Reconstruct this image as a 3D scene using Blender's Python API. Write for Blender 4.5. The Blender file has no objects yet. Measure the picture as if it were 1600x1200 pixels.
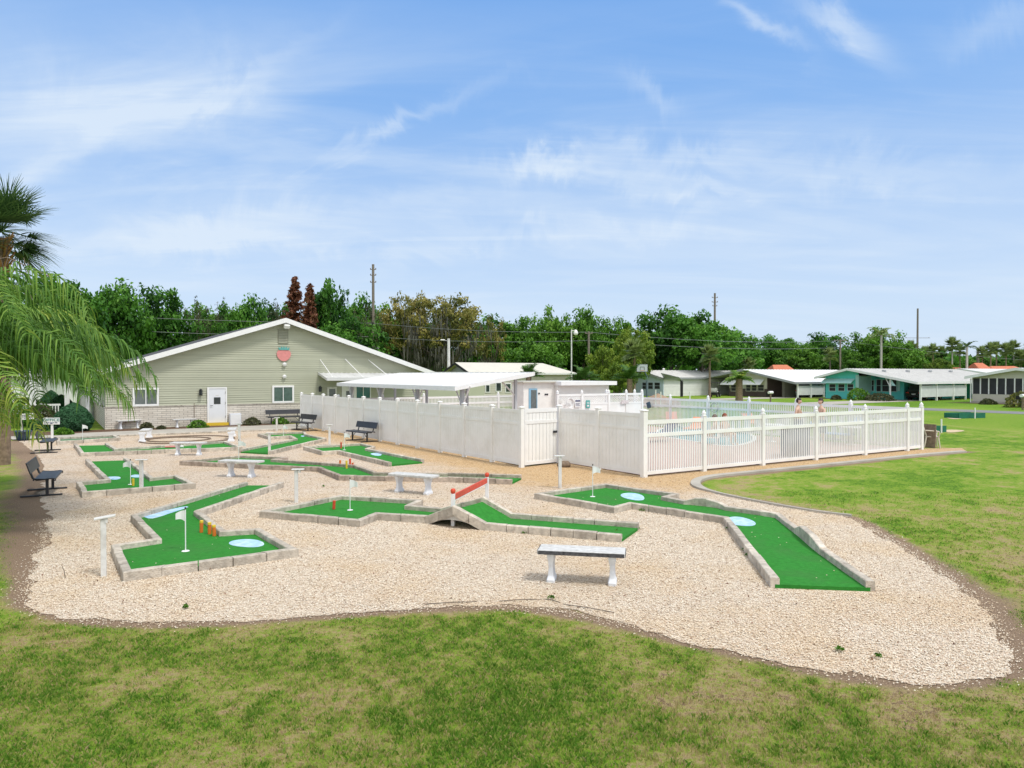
import bpy, math, random
import numpy as np
from mathutils import Vector, Matrix
random.seed(7); RNG = np.random.default_rng(7)
R = math.radians
sc = bpy.context.scene
COL = sc.collection

# ------------------------------------------------------------------ camera
F = 1109.0; H = 2.8; HOR = 585.0
PITCH = math.atan((600-HOR)/F)
cam_d = bpy.data.cameras.new('camera'); cam = bpy.data.objects.new('camera', cam_d); COL.objects.link(cam)
cam.location = (0, 0, H); cam.rotation_euler = (R(90)-PITCH, 0, 0)
cam_d.sensor_width = 36; cam_d.lens = F/1600*36; cam_d.clip_end = 3000; cam_d.clip_start = 0.1
sc.camera = cam
sc.render.resolution_x = 1024; sc.render.resolution_y = 768

# ------------------------------------------------------------------ light
SUN_EL = R(60); SUNV = Vector((0.78, -0.62, 0)).normalized()
sun_dir = Vector((SUNV.x*math.cos(SUN_EL), SUNV.y*math.cos(SUN_EL), math.sin(SUN_EL)))
sd = bpy.data.lights.new('sun', 'SUN'); sd.energy = 2.0; sd.angle = R(11); sd.color = (1, .965, .91)
so = bpy.data.objects.new('sun', sd); COL.objects.link(so)
so.rotation_euler = (-sun_dir).to_track_quat('-Z', 'Y').to_euler()

world = bpy.data.worlds.new('World'); sc.world = world; world.use_nodes = True
nt = world.node_tree; N = nt.nodes; L = nt.links; N.clear()
def nd(tree, typ, **kw):
    n = tree.nodes.new(typ)
    for k, v in kw.items(): setattr(n, k, v)
    return n
def setin(n, **kw):
    for k, v in kw.items(): n.inputs[k.replace('_', ' ')].default_value = v
def math_n(tree, op, a, b=None, c=None, clamp=False):
    n = tree.nodes.new('ShaderNodeMath'); n.operation = op; n.use_clamp = clamp
    for i, v in enumerate((a, b, c)):
        if v is None: continue
        if isinstance(v, (int, float)): n.inputs[i].default_value = v
        else: tree.links.new(v, n.inputs[i])
    return n.outputs[0]
def ramp(tree, src, stops, interp='LINEAR'):
    n = tree.nodes.new('ShaderNodeValToRGB'); n.color_ramp.interpolation = interp
    e = n.color_ramp.elements
    while len(e) > 1: e.remove(e[-1])
    for i, (p, c) in enumerate(stops):
        el = e[0] if i == 0 else e.new(p)
        el.position = p; el.color = (c, c, c, 1) if isinstance(c, (int, float)) else (*c, 1)
    tree.links.new(src, n.inputs[0]); return n.outputs[0]
def mixc(tree, fac, a, b, blend='MIX'):
    n = tree.nodes.new('ShaderNodeMix'); n.data_type = 'RGBA'; n.blend_type = blend
    for s, v in ((0, fac), (6, a), (7, b)):
        if isinstance(v, (int, float)): n.inputs[s].default_value = v
        elif isinstance(v, tuple): n.inputs[s].default_value = (*v[:3], 1)
        else: tree.links.new(v, n.inputs[s])
    return n.outputs[2]
out = nd(nt, 'ShaderNodeOutputWorld'); bg = nd(nt, 'ShaderNodeBackground'); bg.inputs[1].default_value = 0.12
L.new(bg.outputs[0], out.inputs[0])
sky = nd(nt, 'ShaderNodeTexSky', sky_type='NISHITA', sun_disc=False)
sky.sun_elevation = SUN_EL; sky.sun_rotation = math.atan2(SUNV.x, SUNV.y)
sky.air_density = 1.0; sky.dust_density = 0.6; sky.ozone_density = 1.2
tc = nd(nt, 'ShaderNodeTexCoord'); sep = nd(nt, 'ShaderNodeSeparateXYZ'); L.new(tc.outputs['Generated'], sep.inputs[0])
dx, dy, dz = sep.outputs
# flat cloud layer: the view direction met with a sheet of cirrus
zz = math_n(nt, 'ADD', math_n(nt, 'MAXIMUM', dz, 0.0), 0.13)
px_ = math_n(nt, 'DIVIDE', dx, zz); py_ = math_n(nt, 'DIVIDE', dy, zz)
cmb = nd(nt, 'ShaderNodeCombineXYZ'); L.new(px_, cmb.inputs[0]); L.new(py_, cmb.inputs[1])
def cloudnoise(rot, sx, sy, scale, det, dist, off=0, rough=.55):
    m = nd(nt, 'ShaderNodeMapping'); m.inputs['Rotation'].default_value = (0, 0, R(rot)); m.inputs['Scale'].default_value = (sx, sy, 1)
    m.inputs['Location'].default_value = (off, off*.7, 0)
    L.new(cmb.outputs[0], m.inputs[0]); n = nd(nt, 'ShaderNodeTexNoise'); L.new(m.outputs[0], n.inputs[0])
    setin(n, Scale=scale, Detail=det, Distortion=dist, Roughness=rough); return n.outputs[0]
n1 = cloudnoise(20, .55, 1.3, .8, 7, 1.6, 3.1)
n2 = cloudnoise(-35, .5, 2.2, 1.5, 8, .9, 7.7, .62)
c1 = ramp(nt, n1, [(.40, 0.0), (.66, 1.0)], 'EASE')
c2 = ramp(nt, n2, [(.42, 0.0), (.75, 1.0)], 'EASE')
cl = math_n(nt, 'MULTIPLY', math_n(nt, 'ADD', math_n(nt, 'MULTIPLY', c1, .34), math_n(nt, 'MULTIPLY', c2, .22)), ramp(nt, dz, [(.30, 1.0), (.47, .12)]))
# single wisps at fixed places of the sky (azimuth tangent, elevation tangent)
az = math_n(nt, 'DIVIDE', dx, math_n(nt, 'MAXIMUM', dy, .05)); el = math_n(nt, 'DIVIDE', dz, math_n(nt, 'MAXIMUM', dy, .05))
wn = nd(nt, 'ShaderNodeTexNoise'); L.new(tc.outputs['Generated'], wn.inputs[0]); setin(wn, Scale=7.0, Detail=7.0, Distortion=1.2, Roughness=.6)
wv = math_n(nt, 'MULTIPLY', math_n(nt, 'SUBTRACT', wn.outputs[0], .5), .16)
def wisp(px, py, rx, ry, rot, amp, bend=0.0):
    a0, e0 = (px-800)/F, (HOR-py)/F
    da = math_n(nt, 'SUBTRACT', az, a0); de = math_n(nt, 'ADD', math_n(nt, 'SUBTRACT', el, e0), wv)
    c, s = math.cos(R(rot)), math.sin(R(rot))
    a = math_n(nt, 'ADD', math_n(nt, 'MULTIPLY', da, c), math_n(nt, 'MULTIPLY', de, s))
    e = math_n(nt, 'SUBTRACT', math_n(nt, 'MULTIPLY', de, c), math_n(nt, 'MULTIPLY', da, s))
    e = math_n(nt, 'ADD', e, math_n(nt, 'MULTIPLY', math_n(nt, 'MULTIPLY', a, a), bend))
    q = math_n(nt, 'ADD', math_n(nt, 'POWER', math_n(nt, 'ABSOLUTE', math_n(nt, 'DIVIDE', a, rx/F)), 2.0), math_n(nt, 'POWER', math_n(nt, 'ABSOLUTE', math_n(nt, 'DIVIDE', e, ry/F)), 2.0))
    g = math_n(nt, 'MULTIPLY', math_n(nt, 'EXPONENT', math_n(nt, 'MULTIPLY', q, -1.0)), amp)
    return math_n(nt, 'MULTIPLY', g, ramp(nt, n2, [(.25, .35), (.62, 1.0)]))
for args in ((1310, 55, 75, 22, -30, .75), (1185, 35, 80, 13, -38, .6), (1010, 250, 230, 26, 3, .6, .5), (1400, 270, 260, 34, -6, .5),
             (1120, 296, 120, 13, -3, .55), (860, 272, 110, 16, -4, .5), (170, 165, 230, 75, 8, .5), (110, 240, 170, 26, 28, .4),
             (610, 215, 150, 12, 25, .45), (330, 170, 170, 20, 32, .3), (60, 285, 130, 24, 28, .42), (300, 390, 330, 20, 2, .55), (420, 350, 330, 26, 5, .5), (900, 360, 420, 20, 3, .4), (1020, 150, 45, 16, -25, .35), (1560, 40, 90, 30, 10, .35)):
    cl = math_n(nt, 'ADD', cl, wisp(*args))
cl = math_n(nt, 'MULTIPLY', cl, 1.0, clamp=True)
cl = math_n(nt, 'MINIMUM', cl, .88)
grad = ramp(nt, dz, [(0.0, (.44,.53,.66)), (.10, (.41,.512,.66)), (.22, (.31,.44,.65)), (.34, (.185,.345,.63)), (.47, (.125,.29,.61)), (.58, (.30,.42,.60)), (.75, (.86,.87,.88)), (1.0, (.92,.92,.92))])  # top stops lie above the view, whitened to raise the fill light
gr10 = nd(nt, 'ShaderNodeVectorMath', operation='SCALE'); L.new(grad, gr10.inputs[0]); gr10.inputs['Scale'].default_value = 10.0
c_a = mixc(nt, .85, sky.outputs[0], gr10.outputs[0])
rear = ramp(nt, math_n(nt, 'MULTIPLY', dy, -1.0), [(.05, 0.0), (.45, .85)])      # unseen sky behind the camera, whitened to add fill light
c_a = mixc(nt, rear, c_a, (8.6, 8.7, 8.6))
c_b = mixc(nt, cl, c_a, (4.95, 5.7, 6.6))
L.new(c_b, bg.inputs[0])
sc.view_settings.view_transform = 'Standard'; sc.view_settings.look = 'None'
sc.view_settings.exposure = 0.3; sc.view_settings.gamma = 1.0
sc.render.engine = 'CYCLES'
try:
    sc.cycles.max_bounces = 6; sc.cycles.diffuse_bounces = 3; sc.cycles.transparent_max_bounces = 6
except Exception: pass

# ------------------------------------------------------------------ geometry of the place
CP, SP = math.cos(PITCH), math.sin(PITCH)
def ray(px, py):
    a = (px-800)/F; v = (600-py)/F
    return Vector((a, CP+v*SP, -SP+v*CP))
def G(px, py, z=0.0):
    d = ray(px, py); t = (z-H)/d.z
    return Vector((d.x*t, d.y*t, z))
def P(px, py, Y):
    d = ray(px, py); t = Y/d.y
    return Vector((d.x*t, Y, H+d.z*t))
TH = R(33.0); UX, UY = math.cos(TH), math.sin(TH)
def UV(u, v, z=0.0): return Vector((u*UX-v*UY, u*UY+v*UX, z))
def toUV(p): return (p.x*UX+p.y*UY, -p.x*UY+p.y*UX)
def onV(px, py, v):       # point of a view ray on the vertical plane V = v
    d = ray(px, py); t = v/(-d.x*UY+d.y*UX); p = Vector((d.x*t, d.y*t, H+d.z*t)); return (p.x*UX+p.y*UY, p.z)
def line_hit(px, A, B):   # where the view column px meets the ground line AB
    k = (px-800)/F; dx, dy = B.x-A.x, B.y-A.y
    t = (k*A.y-A.x)/(dx-k*dy); return Vector((A.x+t*dx, A.y+t*dy, 0))

# ------------------------------------------------------------------ mesh building
class MB:
    def __init__(s): s.v = []; s.f = []; s.t = []; s.smooth = False
    def raw(s, vs, fs, tint=None):
        o = len(s.v); s.v.extend([tuple(p) for p in vs]); s.f.extend([tuple(i+o for i in f) for f in fs])
        s.t.extend([tint if tint is not None else .5]*len(fs) if not isinstance(tint, (list, np.ndarray)) else list(tint)); return s
    def box(s, x0, x1, y0, y1, z0, z1, tint=None):
        return s.raw([(x0,y0,z0),(x1,y0,z0),(x1,y1,z0),(x0,y1,z0),(x0,y0,z1),(x1,y0,z1),(x1,y1,z1),(x0,y1,z1)],
              [(0,3,2,1),(4,5,6,7),(0,1,5,4),(1,2,6,5),(2,3,7,6),(3,0,4,7)], tint)
    def cbox(s, c, sz, rotz=0, tilt=None, tint=None, bev=0):
        hx, hy, hz = sz[0]/2, sz[1]/2, sz[2]/2
        m = Matrix.Rotation(rotz, 3, 'Z')
        if tilt: m = m @ Matrix.Rotation(tilt[1], 3, tilt[0])
        if bev:
            b = min(bev, hx*.9, hy*.9, hz*.9); vs = []; 
            ring = [(hx-b,hy),(hx,hy-b),(hx,-hy+b),(hx-b,-hy),(-hx+b,-hy),(-hx,-hy+b),(-hx,hy-b),(-hx+b,hy)][::-1]
            inr = [(max(-hx+b, min(hx-b, x)), max(-hy+b, min(hy-b, y))) for x, y in ring]
            for z, rg in ((-hz, inr), (-hz+b, ring), (hz-b, ring), (hz, inr)): vs += [(x, y, z) for x, y in rg]
            fs = [tuple(range(7, -1, -1)), tuple(range(24, 32))]
            for k in range(3):
                for i in range(8):
                    j = (i+1) % 8; fs.append((k*8+i, k*8+j, (k+1)*8+j, (k+1)*8+i))
            return s.raw([m @ Vector(p)+Vector(c) for p in vs], fs, tint)
        vs = [m @ Vector((x*hx, y*hy, z*hz))+Vector(c) for z in (-1, 1) for x, y in ((-1,-1),(1,-1),(1,1),(-1,1))]
        return s.raw(vs, [(0,3,2,1),(4,5,6,7),(0,1,5,4),(1,2,6,5),(2,3,7,6),(3,0,4,7)], tint)
    def tube(s, pts, r, n=8, cap=True, tint=None):
        pts = [Vector(p) for p in pts]; rs = r if isinstance(r, (list, tuple)) else [r]*len(pts)
        vs = []; up = Vector((0, 0, 1)); last = None
        for i, p in enumerate(pts):
            d = (pts[min(i+1, len(pts)-1)]-pts[max(i-1, 0)])
            d = d.normalized() if d.length > 1e-9 else Vector((0,0,1))
            if last is None:
                a = d.cross(up if abs(d.z) < .9 else Vector((1, 0, 0))).normalized()
            else:
                a = last-d*last.dot(d); a = a.normalized() if a.length > 1e-6 else d.orthogonal().normalized()
            last = a; b = d.cross(a)
            for k in range(n):
                t = 2*math.pi*k/n; vs.append(p+(a*math.cos(t)+b*math.sin(t))*rs[i])
        fs = []
        for i in range(len(pts)-1):
            for k in range(n):
                j = (k+1) % n; fs.append((i*n+k, i*n+j, (i+1)*n+j, (i+1)*n+k))
        if cap: fs.append(tuple(range(n-1, -1, -1))); fs.append(tuple(range((len(pts)-1)*n, len(pts)*n)))
        return s.raw(vs, fs, tint)
    def lathe(s, prof, c=(0,0,0), n=16, tint=None):      # prof: (r, z)
        return s.tube([Vector(c)+Vector((0, 0, z)) for r, z in prof], [max(r, 1e-4) for r, z in prof], n, True, tint) if all(prof[i+1][1] > prof[i][1] for i in range(len(prof)-1)) else s._lathe(prof, c, n, tint)
    def _lathe(s, prof, c, n, tint):
        vs = [(c[0]+r*math.cos(2*math.pi*k/n), c[1]+r*math.sin(2*math.pi*k/n), c[2]+z) for r, z in prof for k in range(n)]
        fs = [(i*n+k, i*n+(k+1) % n, (i+1)*n+(k+1) % n, (i+1)*n+k) for i in range(len(prof)-1) for k in range(n)]
        return s.raw(vs, fs, tint)
    def prism(s, poly, z0, z1, tint=None):               # poly in xy, counter-clockwise or not
        n = len(poly); vs = [(p[0], p[1], z0) for p in poly]+[(p[0], p[1], z1) for p in poly]
        fs = [tuple(range(n-1, -1, -1)), tuple(range(n, 2*n))]+[(i, (i+1) % n, n+(i+1) % n, n+i) for i in range(n)]
        return s.raw(vs, fs, tint)
    def xprism(s, poly, axis, a, b, tint=None):          # poly in the two other axes, extruded along x or y
        n = len(poly)
        mk = (lambda t, p: (t, p[0], p[1])) if axis == 'x' else (lambda t, p: (p[0], t, p[1]))
        vs = [mk(a, p) for p in poly]+[mk(b, p) for p in poly]
        fs = [tuple(range(n-1, -1, -1)), tuple(range(n, 2*n))]+[(i, (i+1) % n, n+(i+1) % n, n+i) for i in range(n)]
        return s.raw(vs, fs, tint)
    def mesh(s, name, mat, inv=None, smooth=None):
        vs = [tuple(inv @ Vector(p)) for p in s.v] if inv is not None else s.v
        me = bpy.data.meshes.new(name); me.from_pydata(vs, [], s.f); me.update()
        a = me.attributes.new('tint', 'FLOAT', 'FACE'); a.data.foreach_set('value', [float(x) for x in s.t])
        if mat is not None: me.materials.append(mat)
        if smooth: me.polygons.foreach_set('use_smooth', [True]*len(me.polygons))
        return me
    def build(s, name, mat, parent=None, world=False, smooth=False, fix=True):
        inv = None
        if world and parent is not None: inv = wmat(parent).inverted()
        me = s.mesh(name, mat, inv, smooth)
        if fix:
            import bmesh
            bm = bmesh.new(); bm.from_mesh(me); bmesh.ops.recalc_face_normals(bm, faces=bm.faces[:]); bm.to_mesh(me); bm.free()
        return link(name, me, parent)
def wmat(o):
    m = Matrix.LocRotScale(o.location, o.rotation_euler, o.scale)
    return wmat(o.parent) @ m if o.parent else m
def link(name, me, parent=None):
    o = bpy.data.objects.new(name, me); COL.objects.link(o)
    if parent is not None: o.parent = parent
    return o
def npmesh(name, V, quads, mat, parent=None, tint=None, tris=False, smooth=False):
    """big meshes straight from numpy arrays"""
    k = 3 if tris else 4; me = bpy.data.meshes.new(name)
    me.vertices.add(len(V)); me.vertices.foreach_set('co', np.asarray(V, dtype=np.float32).ravel())
    nf = len(quads); me.loops.add(nf*k); me.loops.foreach_set('vertex_index', np.asarray(quads, dtype=np.int32).ravel())
    me.polygons.add(nf); me.polygons.foreach_set('loop_start', np.arange(0, nf*k, k, dtype=np.int32))
    try: me.polygons.foreach_set('loop_total', np.full(nf, k, dtype=np.int32))
    except Exception: pass
    me.update(calc_edges=True)
    if tint is not None:
        a = me.attributes.new('tint', 'FLOAT', 'FACE'); a.data.foreach_set('value', np.asarray(tint, dtype=np.float32))
    if smooth: me.polygons.foreach_set('use_smooth', np.ones(nf, dtype=bool))
    if mat is not None: me.materials.append(mat)
    return me
def tag(o, label=None, cat=None, group=None, kind=None):
    if label: o['label'] = label
    if cat: o['category'] = cat
    if group: o['group'] = group
    if kind: o['kind'] = kind
    return o
def thing(name, label, cat, loc=(0,0,0), rotz=0, group=None):
    o = bpy.data.objects.new(name, None); COL.objects.link(o); o.empty_display_size = .2
    o.location = loc; o.rotation_euler = (0, 0, rotz); return tag(o, label, cat, group)
def kids(o): return [c for c in COL.objects if c.parent == o]
def dup(o, loc, rotz=None, label=None, scale=None, _kids={}):
    def cp(a, par):
        c = a.copy(); COL.objects.link(c); c.parent = par
        for ch in a.children: cp(ch, c)
        return c
    c = cp(o, None); c.location = loc
    if rotz is not None: c.rotation_euler = (0, 0, rotz)
    if scale is not None: c.scale = scale if isinstance(scale, (tuple, list)) else (scale,)*3
    if label: c['label'] = label
    return c

# ------------------------------------------------------------------ materials
def mat(name, col, rough=.6, var=.12, vscale=3.0, bump=0.0, bscale=40.0, metal=0.0, spec=.4, tint=0.0, dirt=None, dscale=1.2, detail=4):
    m = bpy.data.materials.new(name); m.use_nodes = True; t = m.node_tree; b = t.nodes['Principled BSDF']
    geo = t.nodes.new('ShaderNodeNewGeometry'); pos = geo.outputs['Position']
    n = t.nodes.new('ShaderNodeTexNoise'); t.links.new(pos, n.inputs[0]); setin(n, Scale=vscale, Detail=float(detail))
    c = mixc(t, ramp(t, n.outputs[0], [(.3, 0.0), (.7, 1.0)]), tuple(x*(1-var) for x in col), tuple(min(1, x*(1+var)) for x in col))
    if tint:
        at = t.nodes.new('ShaderNodeAttribute'); at.attribute_name = 'tint'
        k = math_n(t, 'ADD', math_n(t, 'MULTIPLY', at.outputs['Fac'], 2*tint), 1-tint)
        cm = t.nodes.new('ShaderNodeCombineXYZ')
        for i in range(3): t.links.new(k, cm.inputs[i])
        c = mixc(t, 1.0, c, cm.outputs[0], 'MULTIPLY')
    if dirt:
        n2 = t.nodes.new('ShaderNodeTexNoise'); t.links.new(pos, n2.inputs[0]); setin(n2, Scale=dscale, Detail=6.0, Roughness=.65)
        c = mixc(t, ramp(t, n2.outputs[0], [(.48, 0.0), (.72, .75)]), c, dirt)
    t.links.new(c, b.inputs['Base Color']); b.inputs['Roughness'].default_value = rough; b.inputs['Metallic'].default_value = metal
    b.inputs['Specular IOR Level'].default_value = spec
    if bump:
        n3 = t.nodes.new('ShaderNodeTexNoise'); t.links.new(pos, n3.inputs[0]); setin(n3, Scale=bscale, Detail=4.0)
        bp = t.nodes.new('ShaderNodeBump'); setin(bp, Strength=bump, Distance=.02); t.links.new(n3.outputs[0], bp.inputs['Height']); t.links.new(bp.outputs[0], b.inputs['Normal'])
    return m
def leafmat(name, cols, trans=.3, rough=.55):
    """foliage: colour ramp over the leaf's own tint, plus a little light through the leaf"""
    m = bpy.data.materials.new(name); m.use_nodes = True; t = m.node_tree; b = t.nodes['Principled BSDF']; o = t.nodes['Material Output']
    at = t.nodes.new('ShaderNodeAttribute'); at.attribute_name = 'tint'
    oi = t.nodes.new('ShaderNodeObjectInfo')
    f = math_n(t, 'ADD', at.outputs['Fac'], math_n(t, 'MULTIPLY', math_n(t, 'SUBTRACT', oi.outputs['Random'], .5), .3), clamp=True)
    c = ramp(t, f, [(i/(len(cols)-1), x) for i, x in enumerate(cols)])
    t.links.new(c, b.inputs['Base Color']); b.inputs['Roughness'].default_value = rough; b.inputs['Specular IOR Level'].default_value = .25
    tr = t.nodes.new('ShaderNodeBsdfTranslucent'); t.links.new(c, tr.inputs[0]); mx = t.nodes.new('ShaderNodeMixShader'); mx.inputs[0].default_value = trans
    t.links.new(b.outputs[0], mx.inputs[1]); t.links.new(tr.outputs[0], mx.inputs[2]); t.links.new(mx.outputs[0], o.inputs[0])
    return m
M = {}
M['vinyl'] = mat('white_vinyl', (.82,.82,.81), .45, .03, 2, 0, spec=.4, dirt=(.70,.69,.65), dscale=.9)
M['white'] = mat('white_paint', (.78,.78,.78), .5, .04, 5)
M['offwhite'] = mat('weathered_white', (.66,.66,.64), .6, .08, 9, .1, dirt=(.42,.40,.36), dscale=5)
M['concrete'] = mat('pale_concrete', (.52,.50,.46), .85, .12, 12, .35, 60, dirt=(.30,.28,.25), dscale=6)
M['benchtop'] = mat('bench_concrete', (.56,.56,.55), .85, .12, 14, .35, 60, dirt=(.36,.35,.33), dscale=9)
M['darkstain'] = mat('mildewed_concrete', (.075,.075,.08), .9, .5, 30, .35, 60)
M['benchleg'] = mat('bench_leg_paint', (.72,.74,.78), .6, .06, 12, .1)
M['block'] = mat('edging_block', (.52,.465,.39), .9, .20, 9, .9, 45, tint=.22, dirt=(.25,.21,.17), dscale=7)
M['blockold'] = mat('weathered_edging_block', (.42,.35,.29), .9, .25, 9, .9, 45, tint=.25, dirt=(.20,.15,.12), dscale=6)
M['turf'] = mat('green_turf', (.036,.222,.034), .95, .14, 14, .5, 220, spec=.1, dirt=(.055,.19,.045), dscale=1.3)
M['turf2'] = mat('faded_turf', (.10,.20,.11), .95, .15, 2.5, .5, 220, spec=.1)
M['pond'] = mat('pale_blue_paint', (.36,.56,.76), .6, .15, 9, dirt=(.72,.82,.86), dscale=7)
M['black'] = mat('black_coated_metal', (.022,.023,.03), .4, .2, 5, spec=.5)
M['metal'] = mat('grey_metal', (.36,.37,.38), .4, .1, 4, metal=.3)
M['orange'] = mat('orange_paint', (.62,.16,.02), .55, .15, 25, tint=.2)
M['redor'] = mat('red_orange_paint', (.60,.07,.03), .55, .1, 20)
M['yellow'] = mat('yellow_paint', (.70,.48,.04), .55, .1, 20)
M['red'] = mat('faded_red_paint', (.62,.085,.05), .6, .12, 14)
M['siding'] = mat('sage_siding', (.435,.445,.345), .65, .05, .6, .05, 20, tint=.05, spec=.25)
M['roofmetal'] = mat('white_metal_roof', (.62,.62,.62), .45, .05, 1.5, spec=.4)
M['roofwhite'] = mat('bright_white_roof', (.80,.80,.80), .5, .05, 1.5)
M['roofgrey'] = mat('pale_grey_roof', (.60,.59,.57), .6, .08, 1.5)
M['shingle'] = mat('dark_shingle', (.07,.07,.075), .9, .2, 12, .3, 60)
M['glass'] = mat('window_glass', (.035,.045,.05), .08, .3, 2, spec=.8)
M['blind'] = mat('window_with_blind', (.12,.14,.14), .15, .2, 6, spec=.8)
M['tealglass'] = mat('green_tinted_glass', (.02,.14,.12), .1, .2, 2, spec=.8)
M['wood'] = mat('weathered_wood', (.20,.15,.11), .85, .25, 14, .3, 60)
M['bark'] = mat('tree_bark', (.12,.10,.08), .9, .3, 6, .5, 30)
M['palmbark'] = mat('palm_bark', (.22,.16,.11), .9, .3, 10, .6, 30)
M['palegrey'] = mat('pale_palm_trunk', (.42,.40,.36), .9, .2, 10, .4, 30)
M['pole'] = mat('utility_pole_wood', (.20,.17,.14), .9, .2, 8, .3, 40)
M['wire'] = mat('power_cable', (.17,.19,.19), .6, .1, 1)
M['pot'] = mat('navy_glazed_pot', (.015,.045,.10), .25, .3, 8, spec=.6)
M['skin'] = mat('skin', (.58,.39,.29), .55, .08, 20)
M['hair'] = mat('dark_hair', (.03,.018,.012), .6, .3, 60)
M['teal'] = mat('teal_siding', (.11,.60,.57), .6, .05, 1, tint=.04)
M['aqua'] = mat('pale_aqua_trim', (.42,.66,.66), .6, .05, 2)
M['brown'] = mat('brown_siding', (.085,.06,.055), .7, .1, 2)
M['cream'] = mat('cream_siding', (.52,.50,.42), .7, .06, 2)
M['bluewall'] = mat('pale_blue_siding', (.50,.58,.68), .7, .05, 2)
M['whitewall'] = mat('white_siding', (.74,.74,.72), .65, .05, 2, tint=.05)
M['dark'] = mat('dark_interior', (.02,.02,.022), .8, .2, 2)
M['screen'] = mat('dark_screen', (.025,.025,.032), .5, .3, 2)
M['tyre'] = mat('tyre_rubber', (.02,.02,.02), .85, .2, 10)
M['asphalt'] = mat('asphalt', (.20,.20,.20), .9, .12, 5, .3, 80)
M['path'] = mat('pavement_concrete', (.42,.39,.34), .9, .12, 3, .3, 60, dirt=(.26,.23,.19), dscale=1.5)
M['deck'] = mat('pool_deck_pavers', (.50,.36,.31), .85, .15, 6, .2, 60)
M['mulch'] = mat('brown_mulch', (.13,.075,.045), .95, .35, 18, .9, 60)
M['sand'] = mat('pale_sand', (.55,.44,.28), .95, .15, 8, .4, 60)
M['orangeroof'] = mat('orange_tile_roof', (.52,.17,.09), .8, .12, 3)
M['greenbox'] = mat('dark_green_paint', (.01,.13,.08), .6, .15, 6)
M['plastic'] = mat('beige_plastic', (.58,.52,.44), .5, .05, 6)
M['berry'] = mat('strawberry_pink', (.66,.25,.24), .6, .08, 8)
M['tealpaint'] = mat('teal_paint', (.10,.36,.34), .6, .08, 8)
M['navy'] = mat('navy_plastic', (.045,.05,.13), .5, .1, 4)
M['carblack'] = mat('black_car_paint', (.012,.012,.015), .15, .1, 2, spec=.7)
M['carsilver'] = mat('silver_car_paint', (.50,.52,.54), .2, .05, 2, metal=.3, spec=.6)
M['lampred'] = mat('red_light_lens', (.55,.015,.02), .2, .05, 2, spec=.7)
M['floodw'] = mat('white_lamp_glass', (.8,.8,.78), .2, .02, 2)
# ------------------------------------------------------------------ value noise, polygon tools
def vnoise(x, y, s, seed=0):
    r = np.random.default_rng(seed); T = r.random((64, 64))
    x = np.asarray(x)*s+100; y = np.asarray(y)*s+100
    xi = np.floor(x).astype(int); yi = np.floor(y).astype(int); fx = x-xi; fy = y-yi
    fx = fx*fx*(3-2*fx); fy = fy*fy*(3-2*fy)
    a = T[xi % 64, yi % 64]; b = T[(xi+1) % 64, yi % 64]; c = T[xi % 64, (yi+1) % 64]; d = T[(xi+1) % 64, (yi+1) % 64]
    return (a*(1-fx)+b*fx)*(1-fy)+(c*(1-fx)+d*fx)*fy
def fbm(x, y, s, seed=0, o=4):
    v = 0; a = .5; t = 0
    for i in range(o): v = v+a*vnoise(x, y, s*2**i, seed+i*17); t += a; a *= .55
    return v/t
def inpoly(x, y, poly):
    x = np.asarray(x); y = np.asarray(y); r = np.zeros(x.shape, bool); n = len(poly)
    for i in range(n):
        x0, y0 = poly[i]; x1, y1 = poly[(i+1) % n]
        if y0 == y1: continue
        c = ((y0 > y) != (y1 > y)) & (x < (x1-x0)*(y-y0)/(y1-y0)+x0); r ^= c
    return r
def distpoly(x, y, poly, closed=True):
    x = np.asarray(x); y = np.asarray(y); best = np.full(x.shape, 1e9); n = len(poly)
    for i in range(n if closed else n-1):
        x0, y0 = poly[i]; x1, y1 = poly[(i+1) % n]; ex, ey = x1-x0, y1-y0; l = ex*ex+ey*ey+1e-12
        t = np.clip(((x-x0)*ex+(y-y0)*ey)/l, 0, 1); best = np.minimum(best, np.hypot(x-x0-t*ex, y-y0-t*ey))
    return best
def smooth(pts, k=2):
    for _ in range(k):
        q = []
        for i in range(len(pts)-1):
            a, b = pts[i], pts[i+1]; q += [(a[0]*.75+b[0]*.25, a[1]*.75+b[1]*.25), (a[0]*.25+b[0]*.75, a[1]*.25+b[1]*.75)]
        pts = [pts[0]]+q+[pts[-1]]
    return pts
def ss(x, a, b):
    t = np.clip((x-a)/(b-a), 0, 1); return t*t*(3-2*t)

KP = G(1006, 746); EP = G(1440, 702.5)      # ends of the near picket fence
LP = G(820, 731); FP = G(471, 667)          # ends of the long board fence
GP = G(874, 724)                            # back corner of the gate

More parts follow.
